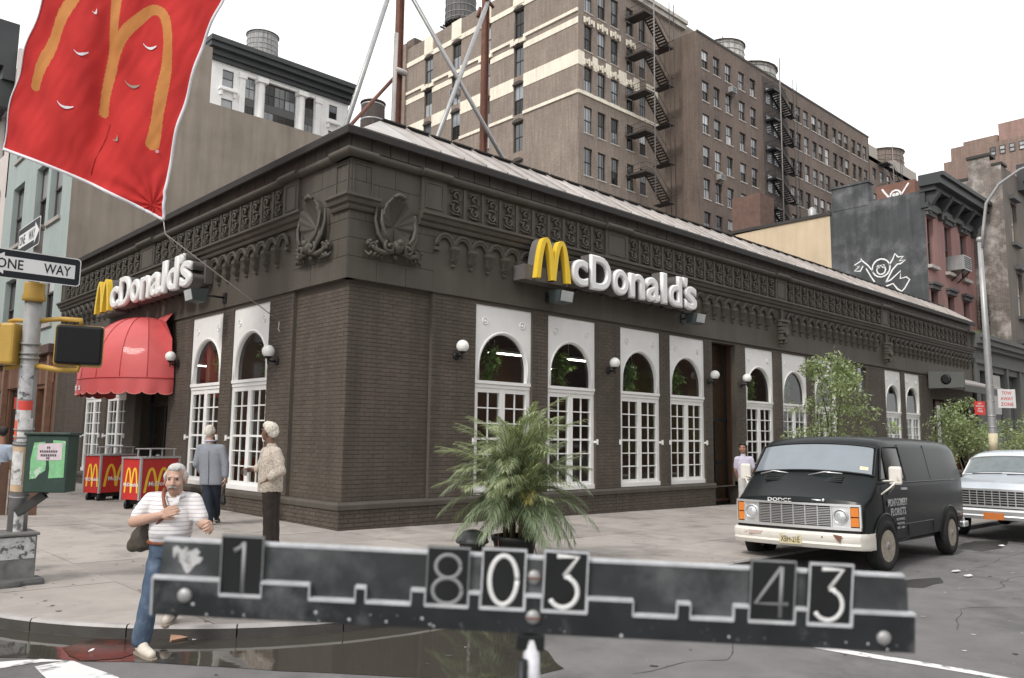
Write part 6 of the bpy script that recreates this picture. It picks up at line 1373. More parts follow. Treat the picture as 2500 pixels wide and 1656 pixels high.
mb = MB(); fstrip(mb,-.92,.92,.63,.93,-.02,.004,14); ob('grille_back', mb, m_plastic, van)
for a_ in ((-.78,-.555),(.555,.78)): mb = MB(); fstrip(mb,*a_,.641,.924,.0,.018,2); ob('headlamp_panel', mb, m_chrome, van)
gbar = []
for k in range(11):
    mb = MB(); z = .662+k*.0235; fstrip(mb,-.53,.53,z-.004,z+.004,.004,.03 if k%3==2 else .02,10); ob('bar', mb, m_chrome, gr)
for k in range(1,6): mb = MB(); y = -.53+1.06*k/6; fstrip(mb,y-.005,y+.005,.645,.92,.004,.032,1); ob('bar', mb, m_chrome, gr)
for sd in (-1,1):
    h = MB(); Mh = Matrix(((0,0,1,FXp(.66)+.018),(0,1,0,sd*.665),(-1,0,0,.785),(0,0,0,1)))
    h.lathe([(.10,.0),(.102,.025),(.092,.03),(.088,.012)], 24, cap=False); h.xf(Mh); hl = ob('headlight', h, m_chrome, van)
    h = MB(); h.lathe([(.088,.012),(.07,.03),(.04,.042),(.005,.046)], 24); h.xf(Mh); ob('lens', h, m_lens, hl)
    mb = MB(); fstrip(mb, sd*.90 if sd<0 else .80, sd*.80 if sd<0 else .90, .655,.775, .0,.035,2); ti = ob('turn_signal', mb, m_amber, van); mb = MB(); fstrip(mb, sd*.90 if sd<0 else .80, sd*.80 if sd<0 else .90, .79,.912, .0,.035,2); ob('turn_signal', mb, m_amber, van)
mb = MB(); bp = [(.02,.33),(.10,.345),(.135,.40),(.12,.43),(.14,.475),(.135,.53),(.10,.56),(.02,.56)]
ys = [-1.0,-.985,-.94,-.85,-.6,-.3,0,.3,.6,.85,.94,.985,1.0]; xo = [-.30,-.12,-.03,.0]+[0]*5+[.0,-.03,-.12,-.30]
vs = [(FXp(y*.93)-.0+xo[i]+ (a if abs(y)<.99 else a*.5), y*(1 if abs(y)<.9 else 1), z) for i, y in enumerate(ys) for a, z in bp]; nb = len(bp)
mb.add(vs, [(i*nb+j,i*nb+j+1,(i+1)*nb+j+1,(i+1)*nb+j) for i in range(len(ys)-1) for j in range(nb-1)]); mb.add(vs[:nb],[tuple(range(nb))]); mb.add(vs[-nb:],[tuple(range(nb-1,-1,-1))])
bu = ob('bumper', mb, m_ivory, van, angle=30)
mb = MB(); mb.box(.925,.935,-.17,.16,.375,.51); lp = ob('licence_plate', mb, mat('plate_yellow',(.60,.53,.33),.5,var=.1), van); text_part('XBH-21E', .28, .085, mat('plate_ink',(.05,.04,.02),.6), lp, Matrix(((0,0,1,.936),(1,0,0,-.147),(0,1,0,.40),(0,0,0,1))), .002, .006)
mb = MB(); mb.box(.905,.916,-.66,-.42,.475,.525); ob('bumper_sticker', mb, mat('sticker_pale',(.55,.42,.38),.6,var=.3,scale=20), van)
for y in (-.82,-.70,.45,.72): mb = MB(); mb.ball((FXp(y)+.135,y,.50), .014, 6, 4); ob('bumper_bolt', mb, m_rust, van)
mb = MB(); mb.add([(.915,.60,.55),(.925,.66,.48),(.90,.70,.44),(.89,.72,.53)], [(0,1,2,3)]); ob('rust_dent', mb, m_rust, van)
mb = MB(); fstrip(mb,-.9,.9,.555,.598,-.02,.01,12); ob('valance_panel', mb, m_plastic, van)
for k,y in enumerate((-.52,-.24,.13,.42)):
    mb = MB(); 
    for q in range(4): mb.obox((.385-.032*q - (0),y,1.235+.0235*q+.018), (.009,0,.006), (0,.125,0), (-.003,0,.005))
    ob('cowl_vent', mb, m_plastic, van)
text_part('DODGE', .36, .05, m_letter, van, Matrix(((0,0,1,.785),(1,0,0,-.40),(0,1,0,.955),(0,0,0,1))) , .006, .01, name='badge')
mb = MB(); mb.tube([(.76,.22,1.0),(.775,.40,.995)], .012, 6); mb.ball((.775,.43,1.0), .022, 8, 6); ob('hood_latch', mb, m_chrome, van)
for y0,y1 in ((-.74,-.30),(.02,.52)):
    a = Vector(surf(VS, 4.05, 11, 1, .03)); mb = MB(); pa = (.31,y0,1.335); pb_ = (.285,y1,1.365 if y0>0 else 1.355); mb.tube([pa,((.32),(y0+y1)/2,1.385),pb_], .010, 5); ob('wiper', mb, m_chrome, van)
mb = MB(); mb.add([tuple(surf(VS, 4.22+du, 9.9+dv, 1, .016)) for du,dv in ((0,0),(0,.45),(.10,.45),(.10,0))], [(0,1,2,3)]); ob('inspection_sticker', mb, mat('sticker_yellow',(.70,.66,.42),.6), van)
mb = MB(); mb.box(-4.0,-3.90,-.95,.95,.42,.56); mb.box(-4.03,-3.78,.90,1.0,.40,.5); ob('rear_bumper', mb, m_chrome, van, bevel=.02)
mb = MB(); mb.box(-3.915,-3.88,.80,.93,.85,1.15); ob('tail_lamp', mb, mat('tail_red',(.4,.02,.02),.3), van)
mb = MB(); mb.tube([(-3.5,.62,.27),(-4.6,.66,.30)], .035, 8); ob('exhaust', mb, m_chrome, van)
# ---- light pickup behind
PS = [(.12,.50,.98,.93,.08),(.06,.42,1.10,.96,.08),(-.3,.40,1.16,.97,.07),(-1.15,.40,1.20,.97,.05),(-1.25,.40,1.22,.97,.05),(-1.72,.40,1.60,.96,.04),(-1.85,.40,1.68,.96,.03),(-2.3,.40,1.73,.96,0),(-3.0,.40,1.72,.96,0),(-3.25,.40,1.60,.96,0),(-3.35,.40,1.15,.96,0),(-5.2,.42,1.12,.96,0),(-5.25,.5,1.10,.95,0)]
m_ppaint = mat('pale_blue_metal', (.50,.545,.60), .3, var=.08, scale=3, coat=.6)
PX0, PY0 = 10.55, -7.12
pk = thing('pickup_truck', 'pale blue pickup truck with chrome grille and orange plate parked behind the van', 'pickup', (PX0,PY0,gz(PX0,PY0)+RDZ), R(181))
ob('body', body_mesh(PS), m_ppaint, pk, angle=30)
across('windscreen', PS, 4.12, 4.95, 9.2, mat('pickup_screen',(.13,.155,.16),.06,var=.25,scale=5,ior=1.55,coat=.4), pk)
mb = MB(); mb.tube([tuple(surf(PS, 4.98, 8.6+(13-8.6)*(1-abs(-1+2*i/16)), 1 if i > 8 else -1, .02)) for i in range(17)], .022, 6)
for sd in (1,-1): mb.tube([tuple(surf(PS, 4.05+.93*j/6, 8.6, sd, .02)) for j in range(7)], .022, 6)
ob('screen_trim', mb, m_chrome, pk)
mb = MB(); mb.tube([tuple(surf(PS, 4.03, 9+(13-9)*(1-abs(-1+2*i/16)), 1 if i > 8 else -1, .02)) for i in range(17)], .015, 5); ob('cowl_trim', mb, m_chrome, pk)
for y0,y1 in ((-.7,-.15),(-.05,.6)): mb = MB(); mb.tube([(-1.10,y0,1.265),(-1.15,y1,1.29)], .01, 5); ob('wiper', mb, m_plastic, pk)
FXp = lambda y: .20 - .08*(y/.93)**2
mb = MB(); fstrip(mb,-.92,.92,.98,1.02,0,.03,10); fstrip(mb,-.92,.92,.66,.70,0,.03,10); fstrip(mb,-.92,-.89,.701,.979,0,.03,1); fstrip(mb,.89,.92,.701,.979,0,.03,1); fstrip(mb,-.56,-.54,.701,.979,0,.03,1); fstrip(mb,.54,.56,.701,.979,0,.03,1); gr = ob('grille', mb, m_chrome, pk)
mb = MB(); fstrip(mb,-.9,.9,.60,.98,-.02,.003,10); ob('grille_back', mb, m_plastic, pk)
for k in range(5): mb = MB(); fstrip(mb,-.535,.535,.74+k*.048,.752+k*.048,.003,.025,8); ob('bar', mb, m_chrome, gr)
for k in range(1,8): mb = MB(); y = -.535+1.07*k/8; fstrip(mb,y-.007,y+.007,.702,.978,.003,.027,1); ob('bar', mb, m_chrome, gr)
for sd in (-1,1):
    mb = MB(); fstrip(mb, min(sd*.86,sd*.60), max(sd*.86,sd*.60), .73,.95,.003,.02,2); hl = ob('headlight', mb, m_lens, pk)
mb = MB(); bpz = [(.0,.43),(.10,.44),(.13,.50),(.12,.52),(.13,.60),(.09,.635),(.0,.64)]; vs = [(FXp(y*.93)+(0 if abs(y)<.97 else -.12)+a, y, z) for y in (-1,-.96,-.6,0,.6,.96,1) for a, z in bpz]; nb = len(bpz)
mb.add(vs, [(i*nb+j,i*nb+j+1,(i+1)*nb+j+1,(i+1)*nb+j) for i in range(6) for j in range(nb-1)]); ob('bumper', mb, m_chrome, pk, angle=30)
mb = MB(); mb.box(.335,.345,-.13,.22,.44,.57); ob('licence_plate', mb, mat('plate_orange',(.55,.17,.04),.5,var=.15,scale=20), pk)
mb = MB(); mb.add([tuple(surf(PS, 4.25+du, 10.5+dv, 1, .02)) for du,dv in ((0,0),(0,1.6),(.16,1.6),(.16,0))], [(0,1,2,3)]); ob('dashboard_paper', mb, m_polew, pk)
for sd in (-1,1):
    for x in (-.75,-3.9): wheel(pk, x, sd*.86, .36, .2, sd, m_rim, m_tyre)
    mb = MB(); mb.add([(-1.55,sd*.955,1.20),(-2.9,sd*.955,1.2),(-2.85,sd*.90,1.58),(-1.85,sd*.90,1.58)], [(0,1,2,3)]); ob('side_window', mb, m_sideg, pk)
# ------------------------------------------------------------------ plants
def leafmat(name, col, isl=.35, rough=.45, tl=.25):
    m = mat(name, col, rough, var=.15, scale=2, isl=isl); b = m.node_tree.nodes['Principled BSDF']; b.inputs['Subsurface Weight'].default_value = 0
    nt = m.node_tree; o = [n for n in nt.nodes if n.type == 'OUTPUT_MATERIAL'][0]; t = nt.nodes.new('ShaderNodeBsdfTranslucent'); mx = nt.nodes.new('ShaderNodeMixShader'); mx.inputs[0].default_value = tl
    t.inputs[0].default_value = (col[0]*1.3,col[1]*1.4,col[2]*.8,1); nt.links.new(b.outputs[0], mx.inputs[1]); nt.links.new(t.outputs[0], mx.inputs[2]); nt.links.new(mx.outputs[0], o.inputs[0]); return m
m_palm = leafmat('palm_leaf', (.30,.345,.205), .35, .38); m_palmy = leafmat('palm_leaf_yellow', (.30,.26,.09), .3, .5); m_palmd = leafmat('palm_leaf_dark', (.21,.265,.165), .35, .35)
m_stem = mat('palm_stem', (.16,.17,.07), .6, var=.2)
rnd = random.Random(11)
def frond(L_, arch, nl, ll, seed):
    r = random.Random(seed); mb = MB(); pts = []
    for i in range(15):
        t = i/14; pts.append(Vector((L_*(t*.55+.30*t*t)*1.0, 0, L_*(t*.95 - arch*t*t*.95))))
    mb.tube(pts, [.009*(1-.85*i/14)+.001 for i in range(15)], 5, 0)
    for k in range(nl):
        t = .2+.8*k/nl; i = min(int(t*14),13); f = t*14-i; p = pts[i].lerp(pts[i+1], f); tg = (pts[i+1]-pts[i]).normalized()
        for sd in (-1,1):
            l = ll*(math.sin(PI*min(1,t*.85+.12))**.7)*r.uniform(.8,1.1); dr = (Vector((0,sd,0))*(.85-.35*t) + tg*(.55+.5*t) + Vector((0,0,r.uniform(-.05,.35)))).normalized()
            wv = .0052*r.uniform(.8,1.2); sw_ = dr.cross(Vector((0,0,1))).normalized()*wv; mid = p+dr*l*.5; end = p+dr*l+Vector((0,0,-l*r.uniform(.25,.6)))
            mb.add([p-sw_*.5,p+sw_*.5,mid+sw_+Vector((0,0,-l*.05)),end,mid-sw_+Vector((0,0,-l*.05))], [(0,1,2,4),(4,2,3)], 1)
    return mb
palm_pos = (.0,-4.38, SWZ+gz(0,-4.3))
palm = thing('potted_palm', 'large bushy feather palm in a black tub on the pavement near the corner', 'palm', palm_pos)
fm = [frond(1.3,.78,52,.32,1).mesh('frond', [m_stem,m_palm]), frond(1.15,1.0,46,.32,2).mesh('frond', [m_stem,m_palmd]), frond(1.4,.62,56,.30,3).mesh('frond', [m_stem,m_palm]), frond(1.0,1.15,42,.30,4).mesh('frond', [m_stem,m_palmd]), frond(.8,1.0,36,.26,5).mesh('frond', [m_stem,m_palmy])]
for k in range(150):
    st = k % 9; sa = st*2.4; sh_ = .50+.095*st; bx, by = (.10+.10*(st%3)/2)*math.cos(sa), (.10+.10*(st%3)/2)*math.sin(sa)
    tier = rnd.random(); me = fm[(2 if tier < .3 else 0 if tier < .6 else 1 if tier < .85 else 3) if k % 41 != 20 else 4]
    o = link(bpy.data.objects.new('frond', me), palm); az = k*2.399+rnd.uniform(-.3,.3); tilt = -.62+1.05*tier+rnd.uniform(-.1,.1); s_ = rnd.uniform(.72,1.0)
    o.location = (bx,by,.34+sh_*rnd.uniform(.3,1.0)*(1.05-.45*tier)); o.rotation_euler = (0, tilt, az); o.scale = (s_,s_,s_)
for k in range(7):
    mb = MB(); a = k*.9; mb.tube([(.13*math.cos(a),.13*math.sin(a),.30),(.16*math.cos(a),.16*math.sin(a),.95)], [.03,.018], 7); ob('stem', mb, mat('palm_cane',(.09,.075,.04),.8,var=.3,scale=14) if 'palm_cane' not in bpy.data.materials else bpy.data.materials['palm_cane'], palm)
mb = MB(); mb.lathe([(.21,.0),(.22,.02),(.29,.30),(.31,.31),(.315,.37),(.29,.375),(.275,.30)], 26, cap=False); ob('tub', mb, m_black, palm)
mb = MB(); mb.lathe([(.02,.31),(.28,.30)], 20, cap=False); mb.grid(lambda i,j: (.27*j*math.cos(2*PI*i),.27*j*math.sin(2*PI*i),.33-.02*j), 20, 4); ob('soil', mb, mat('soil',(.06,.035,.02),.95,var=.3,scale=30), palm)
mb = MB(); mb.tube([(-.33,-.05,.0),(-.30,.0,.42)], .007, 4); mb.tube([(.36,-.1,.0),(.30,.0,.36)], .007, 4); ob('guy_wire', mb, m_rust, palm)
t = thing('lidded_tub', 'black ribbed tub with domed lid just behind the palm', 'tub', (-.50,-4.10,SWZ+gz(-.5,-4.1)))
mb = MB(); mb.lathe([(.15,0),(.17,.26),(.175,.28)], 22); ob('tub', mb, m_black, t); mb = MB(); mb.lathe([(.215,.28),(.22,.30),(.20,.33),(.195,.34),(.17,.37),(.165,.38),(.13,.41),(.125,.42),(.06,.445),(.01,.45)], 24); ob('lid', mb, mat('lid_grey',(.05,.055,.055),.35,var=.2,scale=8), t)
# leafy trees in planters
m_leafA = leafmat('fig_leaf', (.27,.32,.18), .45, .4, .35); m_bark = mat('grey_bark', (.16,.13,.10), .9, var=.3, scale=10)
def leafcloud(clumps, n, size, rng, m=0, flat=.7):
    mb = MB(); V = []; 
    tot = sum(c[3]**2 for c in clumps)
    for (cx_,cy_,cz_,r) in clumps:
        for _ in range(int(n*r*r/tot)):
            u = rng.gauss(0,1), rng.gauss(0,1), rng.gauss(0,1); l = math.sqrt(sum(a*a for a in u)) or 1; q = r*rng.random()**.45
            p = Vector((cx_+u[0]/l*q, cy_+u[1]/l*q, cz_+u[2]/l*q*.85)); d = Vector((rng.gauss(0,1),rng.gauss(0,1),rng.gauss(-.5,.8))).normalized(); s_ = d.cross(Vector((rng.gauss(0,.4),rng.gauss(0,.4),1))).normalized(); L_ = size*rng.uniform(.7,1.3); w_ = L_*.26
            mb.add([p,p+d*L_*.45+s_*w_,p+d*L_,p+d*L_*.45-s_*w_], [(0,1,3),(1,2,3)], m)
    return mb
def figtree(label, loc, R_, H_, z0, n, seed, size=.085, group=None, planter=True):
    rng = random.Random(seed); t = thing('potted_tree', label, 'tree', loc, 0, group)
    clumps = [(0,0,z0+H_*.5,R_*.55)]
    for k in range(26):
        a = rng.uniform(0,2*PI); zz = rng.random(); rr = R_*(.35+.6*math.sin(PI*min(1,zz*.8+.2)))*rng.uniform(.5,1.0); clumps.append((rr*math.cos(a), rr*math.sin(a), z0+H_*(.06+.86*zz), R_*rng.uniform(.16,.34)))
    for k in range(5): a = rng.uniform(0,2*PI); clumps.append((R_*1.05*math.cos(a),R_*1.05*math.sin(a),z0+H_*rng.uniform(.3,.75),R_*.16))
    clumps.append((rng.uniform(-.2,.2),0,z0+H_*.97,R_*.2))
    ob('crown', leafcloud(clumps, n, size, rng), m_leafA, t)
    for k in range(5):
        a = k*1.3; mb = MB(); e = clumps[2+k*3]; mb.tube([(.05*math.cos(a),.05*math.sin(a),.3),(.12*math.cos(a),.12*math.sin(a),z0*.7),(e[0]*.4,e[1]*.4,z0+(e[2]-z0)*.5),(e[0],e[1],e[2])], [.028,.024,.016,.006], 7); ob('trunk', mb, m_bark, t)
    for k in range(12):
        e = clumps[5+k]; mb = MB(); mb.tube([(e[0]*.25,e[1]*.25,z0+(e[2]-z0)*.4),(e[0]*.8,e[1]*.8,e[2]-.08),(e[0],e[1],e[2]+.05)], [.012,.008,.003], 5); ob('branch', mb, m_bark, t)
    mb = MB(); mb.lathe([(.28,0),(.36,.45),(.38,.46),(.38,.5),(.34,.5),(.32,.42)], 20, cap=False); mb.lathe([(.01,.42),(.33,.42)], 20, cap=False); ob('tub', mb, m_black, t)
    return t
figtree('leafy potted fig tree standing behind the black van', (13.1,-2.7,SWZ+gz(13.1,-2.7)), 1.38, 2.95, 1.15, 4600, 5, .105, 'potted fig trees along the pavement')
figtree('leafy potted tree left of the street lamp, before the shop canopy', (23.6,-2.6,SWZ+gz(23.6,-2.6)), 1.55, 2.3, 1.1, 4600, 8, .12, 'potted fig trees along the pavement')
figtree('leafy potted tree at the right edge beyond the street lamp', (27.6,-3.4,SWZ+gz(28,-3.4)), 1.8, 2.0, .9, 4600, 9, .12, 'potted fig trees along the pavement')
t = thing('potted_shrub', 'narrow upright shrub in a tub below the shop canopy', 'shrub', (27.6,-.7,.1)); ob('foliage', leafcloud([(0,0,.9+.25*k,.22) for k in range(6)], 900, .09, random.Random(3)), m_leafA, t); mb = MB(); mb.lathe([(.2,-.3),(.24,.6)], 14); ob('tub', mb, m_black, t)
t = thing('rooftop_plants', 'straggling green plants on top of the low grey storefront', 'plants', (38.5,.6,6.85)); ob('foliage', leafcloud([(a,.2,.25,.35) for a in (-2,-1.2,-.4,.5,1.2)], 1500, .14, random.Random(4)), m_leafA, t)
t = thing('ivy_strip', 'dark green ivy strip climbing beside the pink row house', 'ivy', (40.5,1.4,7)); ob('foliage', leafcloud([(0,0,.2+.35*k,.25) for k in range(8)], 1200, .12, random.Random(6)), leafmat('ivy_leaf',(.05,.09,.035)), t)
# hanging plants inside the windows
m_hang = leafmat('hanging_leaf', (.22,.32,.11), .5, .4, .3)
hp = [leafcloud([(0,0,0,.16),(.08,.03,-.15,.16),(-.08,0,-.22,.15),(.02,-.02,-.38,.13),(.1,0,-.5,.09),(-.06,.02,-.58,.08)], 420, .11, random.Random(20+k)).mesh('foliage', m_hang) for k in range(3)]
bk = MB(); bk.lathe([(.06,-.02),(.12,.08),(.125,.1)], 14); bk.tube([(.1,0,.1),(0,0,.6)], .006, 4); bk.tube([(-.1,0,.1),(0,0,.6)], .006, 4); bkm = bk.mesh('basket', m_black)
nmL = {'R':['first arched window from the corner','second arched window from the corner','third arched window from the corner','fourth arched window, left of the side door','arched window just right of the side door','arched window behind the potted fig tree','arched window right of the potted fig tree'],'L':['side window nearest the corner','side window next to the red awning']}
for s in 'RL':
    for k,(a,b) in enumerate(WIN[s][:7] if s=='R' else WIN[s][:2]):
        c = (a+b)/2 + (-.05 if s=='R' else -.25); p = FF[s](c,-.42,3.62); t = thing('hanging_plant','trailing green plant hanging inside the '+nmL[s][k],'hanging plant',p)
        fo_ = link(bpy.data.objects.new('foliage', hp[(k*2+1)%3]), t); q_ = rnd.uniform(1.0,1.6); fo_.scale = (q_,q_,rnd.uniform(.9,1.35)); fo_.rotation_euler = (0,0,rnd.uniform(0,6)); link(bpy.data.objects.new('basket', bkm), t)
# ------------------------------------------------------------------ people
def V3(*a): return Vector(a)
def cap_geo(mb, p0, r0, p1, r1, n=12):
    p0, p1 = Vector(p0), Vector(p1); t = p1-p0; L_ = t.length
    if L_ < 1e-5: mb.ball(p0, r0, n, 8); return
    t.normalize(); pts, rs = [], []
    for k in range(5): a = PI/2*k/4; pts.append(p0 - t*r0*math.cos(a)); rs.append(max(r0*math.sin(a), .0006))
    for k in range(5): a = PI/2*k/4; pts.append(p1 + t*r1*math.sin(a)); rs.append(max(r1*math.cos(a), .0006))
    mb.tube(pts, rs, n)
def ell_geo(mb, c, r, rz=0, ry=0, n=18, k=12):
    m = MB(); m.ball((0,0,0), 1, n, k); M = Matrix.Translation(Vector(c)) @ Euler((0,ry,rz)).to_matrix().to_4x4() @ Matrix.Diagonal((r[0],r[1],r[2],1)); m.xf(M); mb.add(m.v, m.f, 0, True)
def blob(name, prims, vox, mm, parent, it=3, noise_=0, nsc=30):
    mb = MB()
    for p in prims:
        if p[0] == 'c': cap_geo(mb, *p[1:])
        elif p[0] == 'l':
            rs = []; S_ = p[1]; n_ = 24; vs = [(c_[0]+c_[3]*math.copysign(abs(math.cos(2*PI*k/n_))**.85,math.cos(2*PI*k/n_)), c_[1]+c_[4]*math.copysign(abs(math.sin(2*PI*k/n_))**.85,math.sin(2*PI*k/n_)), c_[2]) for c_ in S_ for k in range(n_)]
            m_ = len(S_); mb.add(vs, [(i*n_+k,i*n_+(k+1)%n_,(i+1)*n_+(k+1)%n_,(i+1)*n_+k) for i in range(m_-1) for k in range(n_)]+[tuple(range(n_-1,-1,-1)), tuple((m_-1)*n_+k for k in range(n_))])
        else: ell_geo(mb, *p[1:])
    o = ob('tmp', mb, mm); md = o.modifiers.new('r','REMESH'); md.mode = 'VOXEL'; md.voxel_size = vox; md.use_smooth_shade = True
    sm = o.modifiers.new('s','SMOOTH'); sm.iterations = it; sm.factor = .5
    me = evalmesh(o); bpy.data.objects.remove(o); me.name = name
    if noise_:
        for v in me.vertices: v.co += v.normal*(mnoise.noise(v.co*nsc))*noise_
    me.polygons.foreach_set('use_smooth', [True]*len(me.polygons))
    r = bpy.data.objects.new(name, me); link(r, parent); return r
m_skin = mat('light_skin', (.49,.305,.23), .5, var=.08, scale=14); m_skinb = mat('brown_skin', (.16,.085,.055), .5, var=.08, scale=14); m_skint = mat('tan_skin', (.36,.19,.125), .5, var=.08, scale=14)
m_hairg = mat('grey_hair', (.52,.51,.49), .75, var=.25, scale=60, bump=.4, bscale=180); m_hairk = mat('black_hair', (.012,.010,.009), .5, var=.3, scale=60, bump=.4, bscale=180); m_hairw = mat('white_hair', (.66,.62,.54), .9, var=.2, scale=70, bump=.6, bscale=160)
m_eye = mat('dark_eye', (.02,.015,.012), .2, var=0); m_mous = mat('grey_moustache', (.36,.33,.30), .8, var=.3, scale=90, bump=.4, bscale=200); m_lip = mat('lip', (.38,.16,.13), .5, var=0)
def stripes(name, base, lines, sc, w_=.72, ax=2):
    m = mat(name, base, .85, var=.07, scale=7, bump=.12, bscale=90); nt = m.node_tree; L = nt.links.new
    tc_ = _n(nt,'ShaderNodeTexCoord'); sp = _n(nt,'ShaderNodeSeparateXYZ'); L(tc_.outputs['Object'], sp.inputs[0]); a = _n(nt,'ShaderNodeMath',operation='MULTIPLY'); a.inputs[1].default_value = sc; L(sp.outputs[ax], a.inputs[0])
    f_ = _n(nt,'ShaderNodeMath',operation='FRACT'); L(a.outputs[0], f_.inputs[0]); g_ = _n(nt,'ShaderNodeMath',operation='GREATER_THAN'); g_.inputs[1].default_value = w_; L(f_.outputs[0], g_.inputs[0])
    mx_ = _n(nt,'ShaderNodeMix',data_type='RGBA'); rgb = [n for n in nt.nodes if n.type=='RGB'][0]; tgt = [l.to_socket for l in rgb.outputs[0].links]
    L(g_.outputs[0], mx_.inputs[0]); L(rgb.outputs[0], mx_.inputs[6]); mx_.inputs[7].default_value = (*lines,1)
    for t_ in tgt: L(mx_.outputs[2], t_)
    return m
m_polo = stripes('striped_polo_cotton', (.70,.68,.67), (.47,.44,.50), 30, .76); m_jean = mat('denim', (.055,.085,.135), .85, var=.35, scale=9, bump=.3, bscale=120, stain=((.13,.17,.23),6.,.5,.75))
m_jkt = mat('grey_tweed', (.225,.24,.27), .9, var=.22, scale=60, bump=.2, bscale=200); m_navy = mat('navy_trousers', (.022,.030,.045), .85, var=.25, scale=6)
m_patt = mat('patterned_shirt', (.54,.48,.41), .85, var=.1, scale=10, stain=((.30,.25,.21), 40., .44, .62)); m_brn = mat('brown_trousers', (.030,.022,.019), .8, var=.25, scale=6); m_lav = mat('lavender_polo', (.52,.49,.60), .85, var=.08, scale=8); m_ltj = mat('pale_jeans', (.50,.49,.48), .85, var=.15, scale=8)
m_shoe = mat('pale_shoe', (.60,.54,.47), .6, var=.15, scale=20); m_shoek = mat('dark_shoe', (.03,.025,.022), .4, var=.2); m_belt = mat('brown_leather', (.22,.07,.03), .5, var=.2, scale=20); m_bag = mat('olive_bag', (.065,.055,.042), .7, var=.3, scale=10, bump=.3, bscale=30)
def head(c, s_, az, skin_prims, pitch=0):
    M = Matrix.Translation(Vector(c)) @ Matrix.Rotation(az,4,'Z') @ Matrix.Rotation(pitch,4,'X')
    T = lambda x,y,z: M @ Vector((x*s_,y*s_,z*s_))
    for c_, r_ in (((0,.012,.03),(.074,.094,.092)),((0,-.03,-.03),(.064,.070,.085)),((0,-.052,-.088),(.042,.042,.034)),((.034,-.066,-.036),(.028,.028,.034)),((-.034,-.066,-.036),(.028,.028,.034)),((0,-.094,-.068),(.026,.013,.013)),((.079,.012,-.012),(.012,.024,.034)),((-.079,.012,-.012),(.012,.024,.034))):
        skin_prims.append(('e', T(*c_), tuple(q*s_ for q in r_), az))
    skin_prims.append(('c', T(0,-.094,.008), .010*s_, T(0,-.116,-.032), .0165*s_)); skin_prims.append(('c', T(-.012,-.106,-.036), .010*s_, T(.012,-.106,-.036), .010*s_))
    skin_prims.append(('c', T(-.036,-.088,.026), .012*s_, T(.036,-.088,.026), .012*s_))
    return T
def face(T, s_, parent, brow, mous=None, az=0):
    for sx in (-1,1):
        mb = MB(); mb.ball(T(sx*.031,-.0862,.004), .0075*s_, 10, 8); ob('eye', mb, m_eye, parent)
        mb = MB(); mb.tube([T(sx*.014,-.098,.022),T(sx*.032,-.100,.028),T(sx*.05,-.088,.022)], [.003*s_,.0045*s_,.002*s_], 6); ob('eyebrow', mb, brow, parent)
    mb = MB(); mb.tube([T(-.022,-.100,-.070),T(0,-.108,-.069),T(.022,-.100,-.070)], [.003*s_,.0055*s_,.003*s_], 6); ob('mouth', mb, m_lip, parent)
    if mous:
        blob('moustache', [('c',T(0,-.114,-.050),.011*s_,T(.030,-.098,-.062),.010*s_),('c',T(0,-.114,-.050),.011*s_,T(-.030,-.098,-.062),.010*s_),('c',T(.030,-.098,-.062),.009*s_,T(.040,-.084,-.078),.004*s_),('c',T(-.030,-.098,-.062),.009*s_,T(-.040,-.084,-.078),.004*s_)], .004, mous, parent, 1)
def hand(prims, w_, d, n, side=1, curl=.6, s_=1.0):
    d = Vector(d).normalized(); n = Vector(n); n = (n-d*n.dot(d)).normalized(); sd = d.cross(n)*side; w_ = Vector(w_)
    for i in range(4): k = w_+d*.085*s_+sd*(i-1.5)*.0215*s_; prims.append(('c', w_+d*.01+sd*(i-1.5)*.012*s_, .015*s_, k, .0115*s_))
    for i, ln in enumerate((.88,1.,.94,.74)):
        k = w_+d*.085*s_+sd*(i-1.5)*.0235*s_; p = k
        for j, (l, cc) in enumerate(((.042,curl*.7),(.030,curl*1.6),(.022,curl*2.3))):
            q = p + (d*math.cos(cc)+n*math.sin(cc))*l*ln*s_; prims.append(('c', p, (.0098-.001*j)*s_, q, (.0092-.001*j)*s_)); p = q
    b = w_+d*.025*s_-sd*.028*s_; m = b + (d*.62-sd*.55+n*.45).normalized()*.042*s_; e = m + (d*.85-sd*.05+n*.5).normalized()*.032*s_
    prims.append(('c', b, .015*s_, m, .012*s_)); prims.append(('c', m, .0118*s_, e, .0095*s_))
def lerp(a, b, t): return Vector(a).lerp(Vector(b), t)
